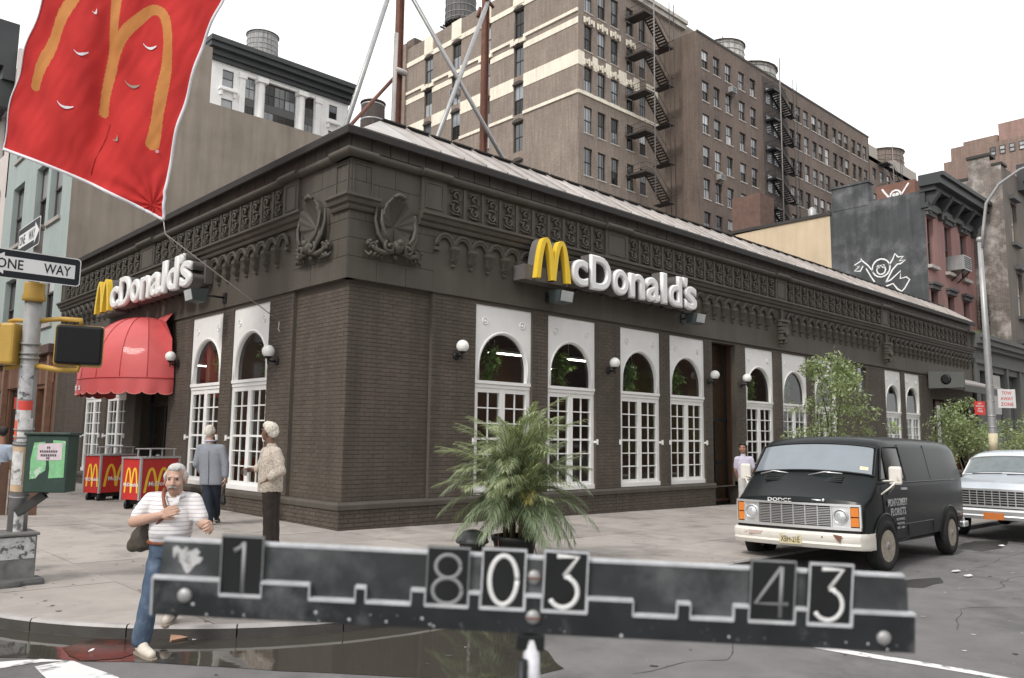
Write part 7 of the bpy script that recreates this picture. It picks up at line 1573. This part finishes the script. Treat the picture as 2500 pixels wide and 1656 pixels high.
def shoe(name, heel, toe, mm, parent, r=.042):
    heel, toe = Vector(heel), Vector(toe); d = (toe-heel); M = d.length
    o = blob(name, [('c', heel+V3(0,0,.012), r*.86, lerp(heel,toe,.55)+V3(0,0,.0), r*.98),('c', lerp(heel,toe,.5)+V3(0,0,.004), r*.98, toe-V3(0,0,.004), r*.82),('c', heel+V3(0,0,.05), r*.85, lerp(heel,toe,.35)+V3(0,0,.03), r*.85)], .008, mm, parent, 3)
    mb = MB(); dv = (toe-heel).normalized(); sv = Vector((-dv.y,dv.x,0)).normalized(); vs = []
    for zz in (-r*.95,-r*.62):
        for tt,ww in ((-.28,.5),(-.1,.92),(.35,.86),(.8,1.06),(1.12,.9),(1.28,.4)): 
            for sg in (-1,1): vs.append(heel.lerp(toe,tt)+sv*(sg*ww*r*1.02)+V3(0,0,zz))
    mb.add(vs, [(2*i,2*i+1,2*i+3,2*i+2) for i in range(5)]+[(12+2*i,12+2*i+2,12+2*i+3,12+2*i+1) for i in range(5)]+[(2*i,2*i+2,12+2*i+2,12+2*i) for i in range(5)]+[(2*i+1,12+2*i+1,12+2*i+3,2*i+3) for i in range(5)]+[(0,12,13,1),(10,11,23,22)]); ob('sole', mb, bpy.data.materials.get('shoe_sole') or mat('shoe_sole',(.30,.25,.2),.7), o)
    return o
PRZ = R(-43.6)
# --- the walking man in front
t = thing('person', 'moustached grey haired man in striped polo shirt and jeans stepping off the kerb', 'person', (-5.16,-5.64,gz(-5.16,-5.64)+RDZ), PRZ)
skin = []; hc_ = V3(.075,.205,1.415); HS = 1.06
T = head(hc_, HS, R(10), skin, R(3))
skin += [('c', V3(.072,.225,1.22), .062, V3(.075,.215,1.36), .060)]
shR, elR, wrR = V3(-.150,.27,1.225), V3(-.232,.14,1.055), V3(.045,.035,1.125); shL, elL, wrL = V3(.215,.27,1.225), V3(.335,.20,1.035), V3(.455,.02,1.055)
skin += [('c', shR, .056, elR, .046),('c', elR, .047, lerp(elR,wrR,.35), .047),('c', lerp(elR,wrR,.35), .047, wrR, .030),('c', shL, .056, elL, .045),('c', elL, .046, lerp(elL,wrL,.35), .046),('c', lerp(elL,wrL,.35), .046, wrL, .030)]
hand(skin, wrR, (.8,-.25,.35), (.25,.95,-.1), 1, .85, 1.05); hand(skin, wrL, (.45,-.85,.05), (-.8,-.4,-.45), -1, .95, 1.05)
skin += [('e', V3(.05,.24,1.12), (.14,.09,.15)), ('e', V3(.04,.25,.9), (.13,.10,.15)), ('c', V3(-.04,.26,.82), .075, V3(-.045,.13,.44), .055), ('c', V3(-.045,.13,.44), .05, V3(-.07,.05,.10), .04), ('c', V3(.10,.28,.82), .075, V3(.07,.50,.50), .055), ('c', V3(.07,.50,.50), .05, V3(-.10,.76,.20), .04)]
ob_ = blob('body', skin, .0075, m_skin, t, 2)
face(T, HS, t, m_hairg, m_mous)
blob('hair', [('e',T(.070,.022,.018),(.019*HS,.055*HS,.045*HS)),('e',T(-.070,.022,.018),(.019*HS,.055*HS,.045*HS)),('e',T(0,.062,.015),(.068*HS,.045*HS,.075*HS)),('e',T(0,.022,.070),(.070*HS,.078*HS,.056*HS)),('e',T(0,-.045,.088),(.055*HS,.035*HS,.030*HS))], .007, m_hairg, t, 2, .004, 60)
sh = [('l',[(.045,.235,.885,.165,.132),(.05,.225,.92,.167,.140),(.06,.205,.96,.170,.150),(.062,.205,1.02,.172,.150),(.05,.225,1.10,.176,.135),(.042,.24,1.18,.172,.120),(.04,.25,1.25,.15,.095),(.045,.25,1.29,.10,.07)]), ('c', shR+V3(.03,0,.0), .078, shL-V3(.03,0,0), .078), ('c', shR, .076, lerp(shR,elR,.70), .068), ('c', shL, .076, lerp(shL,elL,.72), .068), ('c', V3(.06,.235,1.25), .075, V3(.07,.225,1.29), .066)]
s_o = blob('polo_shirt', sh, .010, m_polo, t, 6, .004, 14)
mb = MB(); mb.add([(.035,.125,1.262),(.07,.10,1.20),(.005,.115,1.225),(-.0,.155,1.285)], [(0,1,2,3)]); mb.add([(.115,.125,1.262),(.085,.10,1.20),(.145,.115,1.225),(.150,.155,1.285)], [(0,1,2,3)]); mb.tube([(V3(.075+.083*math.cos(a), .215+.083*math.sin(a)*.9, 1.292-.03*(1-math.sin(a))*.5)) for a in [R(x) for x in range(-60,241,20)]], .014, 6); ob('collar', mb, mat('collar_white',(.66,.64,.65),.85,var=.06), t)
tr = [('l',[(.035,.25,.76,.155,.12),(.035,.25,.84,.160,.127),(.035,.25,.905,.158,.125)]), ('c', V3(-.035,.26,.80), .098, V3(-.045,.12,.44), .074), ('c', V3(-.045,.12,.44), .074, V3(-.065,.06,.12), .078), ('c', V3(.105,.28,.80), .098, V3(.075,.50,.50), .074), ('c', V3(.075,.50,.48), .074, V3(-.09,.74,.23), .078)]
blob('jeans', tr, .010, m_jean, t, 3, .007, 13)
mb = MB(); mb.tube([V3(.035+.168*math.cos(a), .25+.133*math.sin(a), .885) for a in [R(x) for x in range(0,361,15)]], .02, 6, cap=False); ob('belt', mb, m_belt, t)
shoe('shoe', (-.075,.06,.045), (.085,-.085,.04), m_shoe, t, .045); shoe('shoe', (-.12,.80,.175), (-.09,.60,.155), m_shoe, t, .045)
t.scale = (.95,.95,.95)
b = thing('shoulder_bag', 'dark olive slouch bag hanging from the walking man by a brown strap', 'bag', t.location, PRZ); b.scale = (.95,.95,.95)
blob('bag_body', [('e',V3(-.215,.30,.90),(.105,.075,.12),0,R(20)),('e',V3(-.17,.29,.98),(.10,.06,.07),0,R(15)),('c',V3(-.29,.31,.84),.06,V3(-.16,.31,.86),.065)], .012, m_bag, b, 3, .012, 14)
mb = MB(); pts = [V3(-.05,.36,1.28),V3(-.03,.24,1.325),V3(.0,.15,1.29),V3(.045,.085,1.20),V3(.085,.06,1.15),V3(.0,.08,1.05),V3(-.12,.18,1.0)]; mb.tube(pts, .014, 6); ob('strap', mb, m_belt, b)
# --- man in the grey jacket, from behind
t = thing('person', 'white haired man in grey jacket seen from behind by the side window', 'person', (-1.443,1.891,SWZ+gz(-1.44,1.9)), PRZ)
skin = []; T = head(V3(-.068,.0,1.625), 1.06, R(176), skin); skin += [('c',V3(-.06,0,1.42),.058,V3(-.066,0,1.56),.056),('c',V3(.0,0,1.3),.1,V3(.01,0,.8),.1),('c',V3(.262,.02,.90),.032,V3(.25,.0,.80),.026),('c',V3(-.262,-.02,1.0),.035,V3(-.15,.12,.86),.026),('c',V3(-.06,0,.8),.07,V3(-.03,.02,.15),.045),('c',V3(.08,0,.8),.07,V3(-.03,.36,.20),.045)]
hand(skin, V3(.25,.0,.82), (-.02,0,-1), (-1,0,0), 1, .6, 1.0); hand(skin, V3(-.15,.12,.86), (.8,.5,.1), (0,-.5,.4), 1, .6, 1.0)
blob('body', skin, .011, m_skin, t, 2); face(T, 1.06, t, m_hairw)
blob('hair', [('e',T(0,.05,.015),(.076,.062,.092)),('e',T(0,.01,.07),(.078,.085,.058)),('e',T(.07,.0,.02),(.02,.05,.05)),('e',T(-.07,.0,.02),(.02,.05,.05))], .010, m_hairw, t, 2, .006, 55)
jk = [('l',[(.012,0,.70,.205,.13),(.008,0,.78,.207,.132),(0,0,.90,.200,.128),(-.01,0,1.02,.195,.125),(-.02,0,1.14,.202,.130),(-.03,0,1.26,.205,.128),(-.033,0,1.34,.185,.105),(-.035,.0,1.39,.12,.08)]),('c',V3(-.215,0,1.345),.072,V3(.150,0,1.345),.072),('c',V3(-.06,.01,1.40),.072,V3(-.06,.01,1.44),.066),
   ('c',V3(-.225,0,1.34),.074,V3(-.272,-.03,1.06),.064),('c',V3(-.272,-.03,1.06),.062,V3(-.19,.09,.89),.05),('c',V3(.162,0,1.34),.074,V3(.245,.0,1.07),.064),('c',V3(.245,.0,1.07),.062,V3(.258,.0,.86),.052)]
blob('jacket', jk, .012, m_jkt, t, 12, .0, 9); mb = MB(); mb.tube([V3(-.02,-.128,1.30),V3(-.012,-.135,1.1),V3(0,-.136,.85),V3(.002,-.137,.72)], .005, 5); ob('back_seam', mb, mat('jacket_seam',(.10,.11,.12),.9), t)
mb = MB(); mb.tube([V3(-.062+.075*math.cos(a), .01+.075*math.sin(a), 1.475) for a in [R(x) for x in range(0,361,20)]], .018, 6, cap=False); ob('shirt_collar', mb, m_lav, t)
blob('trousers', [('c',V3(-.065,0,.78),.105,V3(-.035,0,.40),.08),('c',V3(-.035,0,.40),.08,V3(-.02,.04,.06),.085),('c',V3(.085,0,.78),.105,V3(.05,.16,.42),.08),('c',V3(.05,.16,.42),.078,V3(-.01,.36,.16),.075)], .012, m_navy, t, 3, .006, 12)
shoe('shoe', (-.02,.02,.03), (-.03,.20,.03), m_shoek, t); shoe('shoe', (-.01,.38,.07), (-.02,.54,.03), m_shoek, t)
b = thing('wrist_bag', 'small black pouch swinging from the hand of the man in the grey jacket', 'bag', t.location, PRZ); blob('pouch', [('c',V3(.235,0,.62),.025,V3(.235,0,.54),.02),('c',V3(.24,0,.50),.025,V3(.238,0,.40),.05)], .010, m_black, b, 2); mb = MB(); mb.tube([V3(.245,-.01,.76),V3(.236,0,.62)], .008, 5); ob('strap', mb, m_black, b)
# --- man in the patterned shirt
t = thing('person', 'man with white curly hair in loose patterned shirt and brown trousers holding a cup', 'person', (-2.21,-1.938,SWZ+gz(-2.2,-1.9)), PRZ)
skin = []; T = head(V3(-.112,.0,1.655), 1.05, R(-118), skin, R(-3)); skin += [('c',V3(-.06,0,1.42),.06,V3(-.098,.0,1.57),.055),('e',V3(-.05,0,1.25),(.14,.12,.2)),('e',V3(-.05,0,.95),(.12,.12,.2)),
  ('c',V3(.03,-.10,1.38),.055,V3(.105,-.16,1.13),.045),('c',V3(.105,-.16,1.13),.045,V3(-.06,-.15,1.01),.03),('c',V3(-.17,.12,1.38),.055,V3(-.255,.17,1.16),.045),('c',V3(-.255,.17,1.16),.042,V3(-.36,.13,1.13),.028),('c',V3(-.06,-.05,.85),.075,V3(-.04,-.04,.12),.045),('c',V3(-.04,.07,.85),.075,V3(-.01,.06,.12),.045)]
hand(skin, V3(-.06,-.15,1.01), (-.9,.3,-.25), (.1,.6,-.7), 1, .7, 1.05); hand(skin, V3(-.36,.13,1.13), (-.95,-.05,-.1), (0,-.6,-.6), -1, .8, 1.05)
blob('body', skin, .0095, m_skinb, t, 2); face(T, 1.05, t, m_hairw)
blob('hair', [('e',T(0,.035,.04),(.094,.098,.092)),('e',T(0,.07,-.005),(.078,.06,.075)),('e',T(0,-.02,.085),(.080,.075,.055))], .010, m_hairw, t, 2, .012, 45)
blob('shirt', [('l',[(-.06,0,.84,.165,.155),(-.06,0,.90,.168,.158),(-.068,0,.98,.170,.160),(-.066,0,1.06,.168,.162),(-.055,0,1.16,.160,.165),(-.05,0,1.28,.150,.165),(-.055,0,1.37,.12,.14),(-.06,0,1.42,.08,.09)]),('c',V3(.02,-.11,1.37),.085,V3(-.16,.13,1.37),.08),('c',V3(.03,-.11,1.37),.085,V3(.11,-.165,1.13),.075),('c',V3(.11,-.165,1.13),.073,V3(.0,-.165,1.04),.058),('c',V3(-.17,.13,1.37),.08,V3(-.255,.17,1.17),.068),('c',V3(-.255,.17,1.17),.062,V3(-.30,.15,1.145),.055),('c',V3(-.065,0,1.43),.075,V3(-.075,0,1.465),.068)], .012, m_patt, t, 3, .016, 9)
blob('trousers', [('e',V3(-.045,0,.90),(.135,.14,.12)),('c',V3(-.055,-.05,.86),.105,V3(-.045,-.05,.48),.085),('c',V3(-.045,-.05,.48),.083,V3(-.03,-.04,.07),.088),('c',V3(-.03,.07,.86),.10,V3(-.02,.07,.48),.082),('c',V3(-.02,.07,.48),.08,V3(.0,.06,.07),.086)], .012, m_brn, t, 3, .006, 12)
shoe('shoe', (-.01,-.04,.03), (-.20,-.05,.03), m_shoek, t); shoe('shoe', (.01,.07,.03), (-.18,.09,.03), m_shoek, t)
b = thing('paper_cup', 'clear drinking cup held out by the man in the patterned shirt', 'cup', t.location, PRZ); mb = MB(); mb.lathe([(.026,0),(.034,.10),(.036,.10)], 14, (-.455,.115,1.045)); ob('cup', mb, mat('cup_plastic',(.6,.6,.6),.2,var=.05), b)
# --- young man beside the van
t = thing('person', 'dark haired young man in lavender polo and pale jeans standing by the van', 'person', (9.767,-1.926,SWZ+gz(9.77,-1.93)), PRZ)
skin = []; T = head(V3(.085,.0,1.575), 1.02, R(-22), skin); skin += [('c',V3(.095,.01,1.35),.055,V3(.09,.0,1.50),.052),('e',V3(.11,.0,1.1),(.13,.09,.25)),('c',V3(-.055,0,1.30),.05,V3(-.075,.06,1.04),.042),('c',V3(-.075,.06,1.04),.042,V3(.0,.14,.86),.028),('c',V3(.275,0,1.30),.05,V3(.325,.0,1.04),.042),('c',V3(.325,.0,1.04),.042,V3(.315,-.03,.82),.028),('c',V3(.05,0,.8),.07,V3(.01,0,.12),.04),('c',V3(.19,0,.8),.07,V3(.15,.05,.12),.04)]
hand(skin, V3(.315,-.03,.82), (-.03,-.05,-1), (-1,0,0), 1, .5); hand(skin, V3(.0,.14,.86), (.5,.3,-.6), (.3,-.5,.2), -1, .5)
blob('body', skin, .011, m_skint, t, 2); face(T, 1.02, t, m_hairk)
blob('hair', [('e',T(0,.045,.03),(.083,.075,.09)),('e',T(0,.0,.085),(.080,.088,.05)),('e',T(.07,.01,.03),(.02,.05,.06)),('e',T(-.07,.01,.03),(.02,.05,.06))], .010, m_hairk, t, 2, .006, 50)
blob('polo_shirt', [('l',[(.12,0,.90,.155,.11),(.118,0,.98,.158,.112),(.115,0,1.08,.165,.115),(.11,0,1.2,.175,.118),(.105,0,1.3,.165,.10),(.10,0,1.36,.10,.07)]),('c',V3(-.04,0,1.31),.07,V3(.26,0,1.31),.07),('c',V3(-.05,0,1.31),.072,V3(-.07,.04,1.13),.066),('c',V3(.27,0,1.31),.072,V3(.312,.0,1.13),.066),('c',V3(.09,0,1.36),.066,V3(.09,0,1.40),.06)], .012, m_lav, t, 3, .006, 12)
blob('trousers', [('e',V3(.12,0,.88),(.155,.11,.10)),('c',V3(.055,0,.84),.095,V3(.04,0,.46),.075),('c',V3(.04,0,.46),.074,V3(.015,0,.06),.072),('c',V3(.19,0,.84),.095,V3(.17,.02,.46),.075),('c',V3(.17,.02,.46),.074,V3(.15,.05,.06),.072)], .012, m_ltj, t, 3, .006, 12)
shoe('shoe', (.015,.02,.02), (-.05,-.14,.02), m_shoe, t, .038); shoe('shoe', (.15,.06,.02), (.10,-.10,.02), m_shoe, t, .038)
# --- figure at the far left edge
LX, LY = -3.75, 6.6; t = thing('person', 'person in a pale blue shirt at the left edge behind the street pole', 'person', (LX,LY,SWZ+gz(LX,LY)), PRZ)
skin = []; T = head(V3(.03,0,1.50), 1.0, R(-150), skin); skin += [('c',V3(.03,0,1.28),.055,V3(.03,0,1.42),.05),('e',V3(0,0,1.05),(.13,.1,.22)),('c',V3(-.2,0,1.2),.045,V3(-.24,.05,.95),.04),('c',V3(-.24,.05,.95),.04,V3(-.2,.2,.8),.028),('c',V3(.2,0,1.2),.045,V3(.25,.05,.95),.04),('c',V3(.25,.05,.95),.04,V3(.2,.2,.8),.028),('c',V3(-.07,0,.8),.07,V3(-.08,0,.12),.04),('c',V3(.07,0,.8),.07,V3(.08,0,.12),.04)]
hand(skin, V3(-.2,.2,.8), (.3,.6,-.6), (.5,0,0), 1, .6); hand(skin, V3(.2,.2,.8), (-.3,.6,-.6), (-.5,0,0), -1, .6)
blob('body', skin, .012, m_skint, t, 2); face(T, 1.0, t, m_hairk); blob('hair', [('e',T(0,.04,.03),(.085,.078,.092)),('e',T(0,.0,.08),(.08,.088,.05))], .011, m_hairk, t, 2, .006, 50)
blob('shirt', [('e',V3(0,0,1.08),(.20,.13,.22)),('c',V3(-.19,0,1.2),.07,V3(.19,0,1.2),.07),('c',V3(-.2,0,1.2),.07,V3(-.23,.04,1.0),.062),('c',V3(.2,0,1.2),.07,V3(.24,.04,1.0),.062),('e',V3(0,0,.92),(.175,.125,.1))], .012, mat('pale_blue_shirt',(.36,.42,.50),.85,var=.1), t, 3, .006, 12)
blob('trousers', [('e',V3(0,0,.82),(.16,.12,.1)),('c',V3(-.07,0,.8),.095,V3(-.08,0,.06),.075),('c',V3(.07,0,.8),.095,V3(.08,0,.06),.075)], .013, m_navy, t, 3)
shoe('shoe', (-.08,-.05,.03), (-.08,.12,.03), m_shoek, t); shoe('shoe', (.08,-.05,.03), (.08,.12,.03), m_shoek, t)
# wooden barrier beside that figure
t = thing('plank_barrier', 'low brown plank barrier at the left edge behind the street pole', 'barrier', (-4.1,5.6,SWZ))
for k in range(9): mb = MB(); x = -4.75+k*.15; mb.box(x,x+.14,5.72-.09*k-.03,5.72-.09*k,.16,1.22); ob('plank', mb, mat('barrier_plank',(.15,.085,.06),.8,var=.3,scale=5,rand=.2) if 'barrier_plank' not in bpy.data.materials else bpy.data.materials['barrier_plank'], t, world=True)
# person seen inside the side window
t = thing('person', 'woman in a pink blouse sitting inside the side window next to the red awning', 'person', (.9,6.35,.16), R(-90))
skin = []; T = head(V3(0,0,1.42), 1.0, R(10), skin); skin += [('c',V3(0,0,1.2),.05,V3(0,0,1.34),.048),('e',V3(0,0,1.0),(.13,.1,.22)),('c',V3(-.18,0,1.15),.042,V3(-.23,-.08,.92),.038),('c',V3(-.23,-.08,.92),.036,V3(-.08,-.25,.86),.026),('c',V3(.18,0,1.15),.042,V3(.23,-.08,.92),.038),('c',V3(.23,-.08,.92),.036,V3(.08,-.25,.86),.026),('c',V3(-.09,0,.6),.075,V3(-.1,-.4,.6),.06),('c',V3(.09,0,.6),.075,V3(.1,-.4,.6),.06),('c',V3(-.1,-.4,.6),.055,V3(-.1,-.42,.08),.04),('c',V3(.1,-.4,.6),.055,V3(.1,-.42,.08),.04)]
hand(skin, V3(-.08,-.25,.86), (.4,-.8,0), (0,0,-1), 1, .4); hand(skin, V3(.08,-.25,.86), (-.4,-.8,0), (0,0,-1), -1, .4)
blob('body', skin, .012, m_skint, t, 2); face(T, 1.0, t, m_hairk); blob('hair', [('e',T(0,.04,.03),(.09,.08,.1)),('e',T(0,.03,-.05),(.085,.06,.09))], .011, m_hairk, t, 2)
blob('blouse', [('e',V3(0,0,1.02),(.175,.12,.22)),('c',V3(-.17,0,1.16),.062,V3(.17,0,1.16),.062),('c',V3(-.18,0,1.15),.06,V3(-.22,-.06,.98),.055),('c',V3(.18,0,1.15),.06,V3(.22,-.06,.98),.055),('e',V3(0,0,.78),(.165,.13,.15))], .013, mat('pink_blouse',(.60,.32,.33),.85,var=.1), t, 3)
blob('skirt', [('e',V3(0,0,.62),(.17,.15,.11)),('c',V3(-.09,0,.6),.095,V3(-.1,-.38,.6),.08),('c',V3(.09,0,.6),.095,V3(.1,-.38,.6),.08)], .013, m_navy, t, 3)
# ------------------------------------------------------------------ the numbered slate held up in front
KU = .9/1868.4
SLM = Matrix.Translation(CAMP + CAMR @ Vector(((1238-1183.5)*KU, -(1374-784)*KU, -.9))) @ CAMR.to_4x4() @ Matrix.Rotation(R(-2.85),4,'Z')
m_slb = mat('slate_black', (.020,.022,.024), .42, var=.4, scale=22, stain=((.13,.135,.14), 11., .54, .80)); m_slg = mat('slate_hazy', (.040,.043,.045), .4, var=.4, scale=16, stain=((.14,.145,.15), 12., .47, .78)); m_sle = mat('worn_edge', (.50,.51,.53), .45, var=.25, scale=50)  # hazy slate: grey blotches paint in scratches and the sky they reflect
m_tile = mat('tile_black', (.012,.013,.014), .45, var=.3, scale=30); m_dig = mat('digit_white', (.74,.74,.73), .5, var=.05); m_digg = mat('digit_grey', (.25,.255,.26), .5, var=.12, scale=40)
sl = thing('number_slate', 'long black slate with slots for number tiles and worn pale edges', 'slate', SLM.translation); sl.rotation_euler = SLM.to_euler()
def su(x, y): # slate coordinates from its own drawing grid (a along, b down), origin at the upper left end
    return ((x-866)*KU, -(y-84)*KU)
def sbox(mb, x0, x1, y0, y1, d0, d1): a = su(x0,y1); b = su(x1,y0); mb.box(a[0],b[0],a[1],b[1],d0,d1)
mb = MB(); mb.prism([su(8,0),su(0,8),su(-6,150),su(1735,150),su(1722,12),su(1708,0)], lambda a,b,d: (a,b,d), -.006, 0); ob('back_plate', mb, m_slg, sl)
mb = MB(); sbox(mb, 2, 1715, -3.5, 3.5, -.0058, .0012); ob('top_edge', mb, m_sle, sl)
SLOTS = [(140,236),(346,452),(476,580),(612,712),(738,842),(880,985),(1090,1192),(1222,1322),(1356,1462),(1490,1594)]
poly = [(-14,84)]
for i,(a,b) in enumerate(SLOTS): poly += [(a,84),(a,117),(b,117),(b,84)]
poly += [(1738,84),(1742,172),(-16,170)]
mb = MB(); mb.prism([su(*p) for p in poly][::-1], lambda a,b,d: (a,b,d), .0005, .007); ob('slot_strip', mb, m_slb, sl, bevel=.0006)
mb = MB(); ed = [(-14,84)] + [p for a,b in SLOTS for p in ((a,84),(a,117),(b,117),(b,84))] + [(1738,84)]
for p, q in zip(ed, ed[1:]):
    x0,x1 = sorted((p[0],q[0])); y0,y1 = sorted((p[1],q[1])); hz = y0 == y1; e = 3.4 if hz else 1.4; sbox(mb, x0-(0 if hz else e), x1+(0 if hz else e), y0-e, y1+e, .0008, .0078)
ob('slot_edge', mb, m_sle, sl)
mb = MB(); sbox(mb,-16,-12,84,170,.0004,.0074); ob('end_edge', mb, m_sle, sl)
def tile(label, x0, x1, y0, strokes, bright, w_=9):
    p = su((x0+x1)/2, y0+70); t = thing('number_tile', label, 'number tile', SLM @ Vector((p[0],p[1],.002))); t.rotation_euler = SLM.to_euler(); hx = (x1-x0)/2*KU; hy = 70*KU
    mb = MB(); mb.box(-hx,hx,-hy,hy,-.001,.003); ob('plate', mb, m_tile, t)
    mb = MB(); e = 3.6*KU if bright else 2.4*KU
    for a in ((-hx,hx,hy-e*1.5,hy),(-hx,hx,-hy,-hy+e*.8),(-hx,-hx+e,-hy+e*.81,hy-e*1.51),(hx-e,hx,-hy+e*.81,hy-e*1.51)): mb.box(*a,.0031,.0042)
    ob('rim', mb, m_sle if bright else mat('dull_edge',(.24,.245,.25),.5,var=.2,scale=50) if 'dull_edge' not in bpy.data.materials else bpy.data.materials['dull_edge'], t)
    for s_ in strokes:
        mb = MB(); mb.tube([(a*hx, b*hy, .0033) for a,b in s_], w_*KU*.5, 8); mb.v = [(x,y,.0031+(z-.0033)*.25+.0004) for x,y,z in mb.v]; ob('digit', mb, m_dig if bright else m_digg, t)
def ringp(cx_, cy_, rx, ry, a0=0, a1=360, n=28): return [(cx_+rx*math.cos(R(a0+(a1-a0)*i/n)), cy_+ry*math.sin(R(a0+(a1-a0)*i/n))) for i in range(n+1)]
one = [[(.08,-.88),(.08,.80)],[(.08,.78),(-.06,.64),(-.38,.50)]]; eight = [ringp(0,.36,.58,.38),ringp(0,-.44,.68,.42)]; zero = [ringp(0,-.04,.62,.80)]
three = [[(-.42,.80),(.52,.80),(-.06,.16)],[(-.06,.16),(.2,.13)]+ringp(-.08,-.37,.64,.50,66,-150,24)]; four = [[(.38,-.86),(.38,.80)],[(.36,.80),(-.74,-.42),(.72,-.42)]]
tile('dim black tile with the digit 1 near the left end of the slate', 139, 237, -20, one, False, 9); tile('dim black tile with the digit 8 left of the slate clamp', 613, 711, -18, eight, False, 9)
tile('bright black tile with the digit 0 just left of the slate clamp', 739, 841, -21, zero, True, 11); tile('bright black tile with the digit 3 just right of the slate clamp', 881, 984, -23, three, True, 11)
tile('dim black tile with the digit 4 near the right end of the slate', 1357, 1461, -24, four, False, 9); tile('bright black tile with the digit 3 at the right end of the slate', 1491, 1593, -24, three, True, 10)
for x,y,d in ((62,122,.007),(1668,140,.007),(860,44,.001),(862,132,.007)):
    p = su(x,y); mb = MB(); mb.ball((p[0],p[1],d), 17*KU, 16, 10, sc=(1,1,.6)); r = ob('rivet', mb, m_galv, sl)
    if x in (860,862): mb = MB(); mb.box(p[0]-15*KU,p[0]+15*KU,p[1]-2*KU,p[1]+2*KU,d+9*KU,d+11.2*KU); ob('screw_slot', mb, m_rust, r)
mb = MB(); pts = [(24,18),(34,12),(44,22),(56,14),(66,24),(78,16),(88,26),(80,34),(95,38),(88,50),(78,54),(66,70),(60,76),(52,68),(46,54),(36,44),(26,40)]; mb.prism([su(*p) for p in pts][::-1], lambda a,b,d:(a,b,d), .0004, .0008); ob('torn_label', mb, mat('torn_label',(.50,.50,.50),.8,var=.2,scale=60,stain=((.10,.10,.10),55.,.52,.6)), sl)
rr_ = random.Random(5)
for k in range(60):
    x = rr_.uniform(20,1700); y = 166-abs(rr_.gauss(0,14)); p = su(x,y); r = rr_.uniform(1.2,4.5)*KU; mb = MB(); mb.lathe([(r,.0071),(r*.8,.0074)], 7, (p[0],p[1],0)); ob('paint_chip', mb, m_slg if k%3 else m_sle, sl)
# clamp, handle and pole
mb = MB(); a = su(840,168); mb.box(a[0],a[0]+36*KU,a[1]-.004,a[1]+.014,-.014,-.0065); mb.box(a[0]-.006,a[0]+52*KU,a[1]-.022,a[1]-.004,-.02,.004); ob('clamp', mb, m_black, sl, bevel=.002)
inv = SLM.inverted(); hd = SLM @ Vector((su(862,190)[0], su(862,190)[1], -.004)); gnd = Vector((hd.x-.16, hd.y+.10, gz(hd.x,hd.y)))
h = thing('slate_handle', 'scuffed white handle and pole carrying the number slate', 'handle', gnd)
mb = MB(); mb.tube([hd, hd+Vector((0,0,-.05)), hd+Vector((-.004,.002,-.15))], [.0085,.0105,.0105], 12); ob('grip', mb, mat('scuffed_white',(.66,.66,.70),.45,var=.25,scale=70,stain=((.2,.2,.22),40.,.56,.62)), h, world=True)
mb = MB(); mb.tube([hd+Vector((-.004,.002,-.15)), gnd+Vector((0,0,.01))], [.012,.013], 10); mb.lathe([(.06,0),(.06,.01),(.015,.03)], 14, tuple(gnd)); ob('pole', mb, m_black, h, world=True)
mb = MB(); mb.tube([hd+Vector((-.014,0,-.02)),hd+Vector((-.016,0,-.14))], .006, 8); mb.tube([hd+Vector((.013,0,-.09)),hd+Vector((.018,0,-.15))], .008, 8); ob('clamp_bolt', mb, m_black, h, world=True)
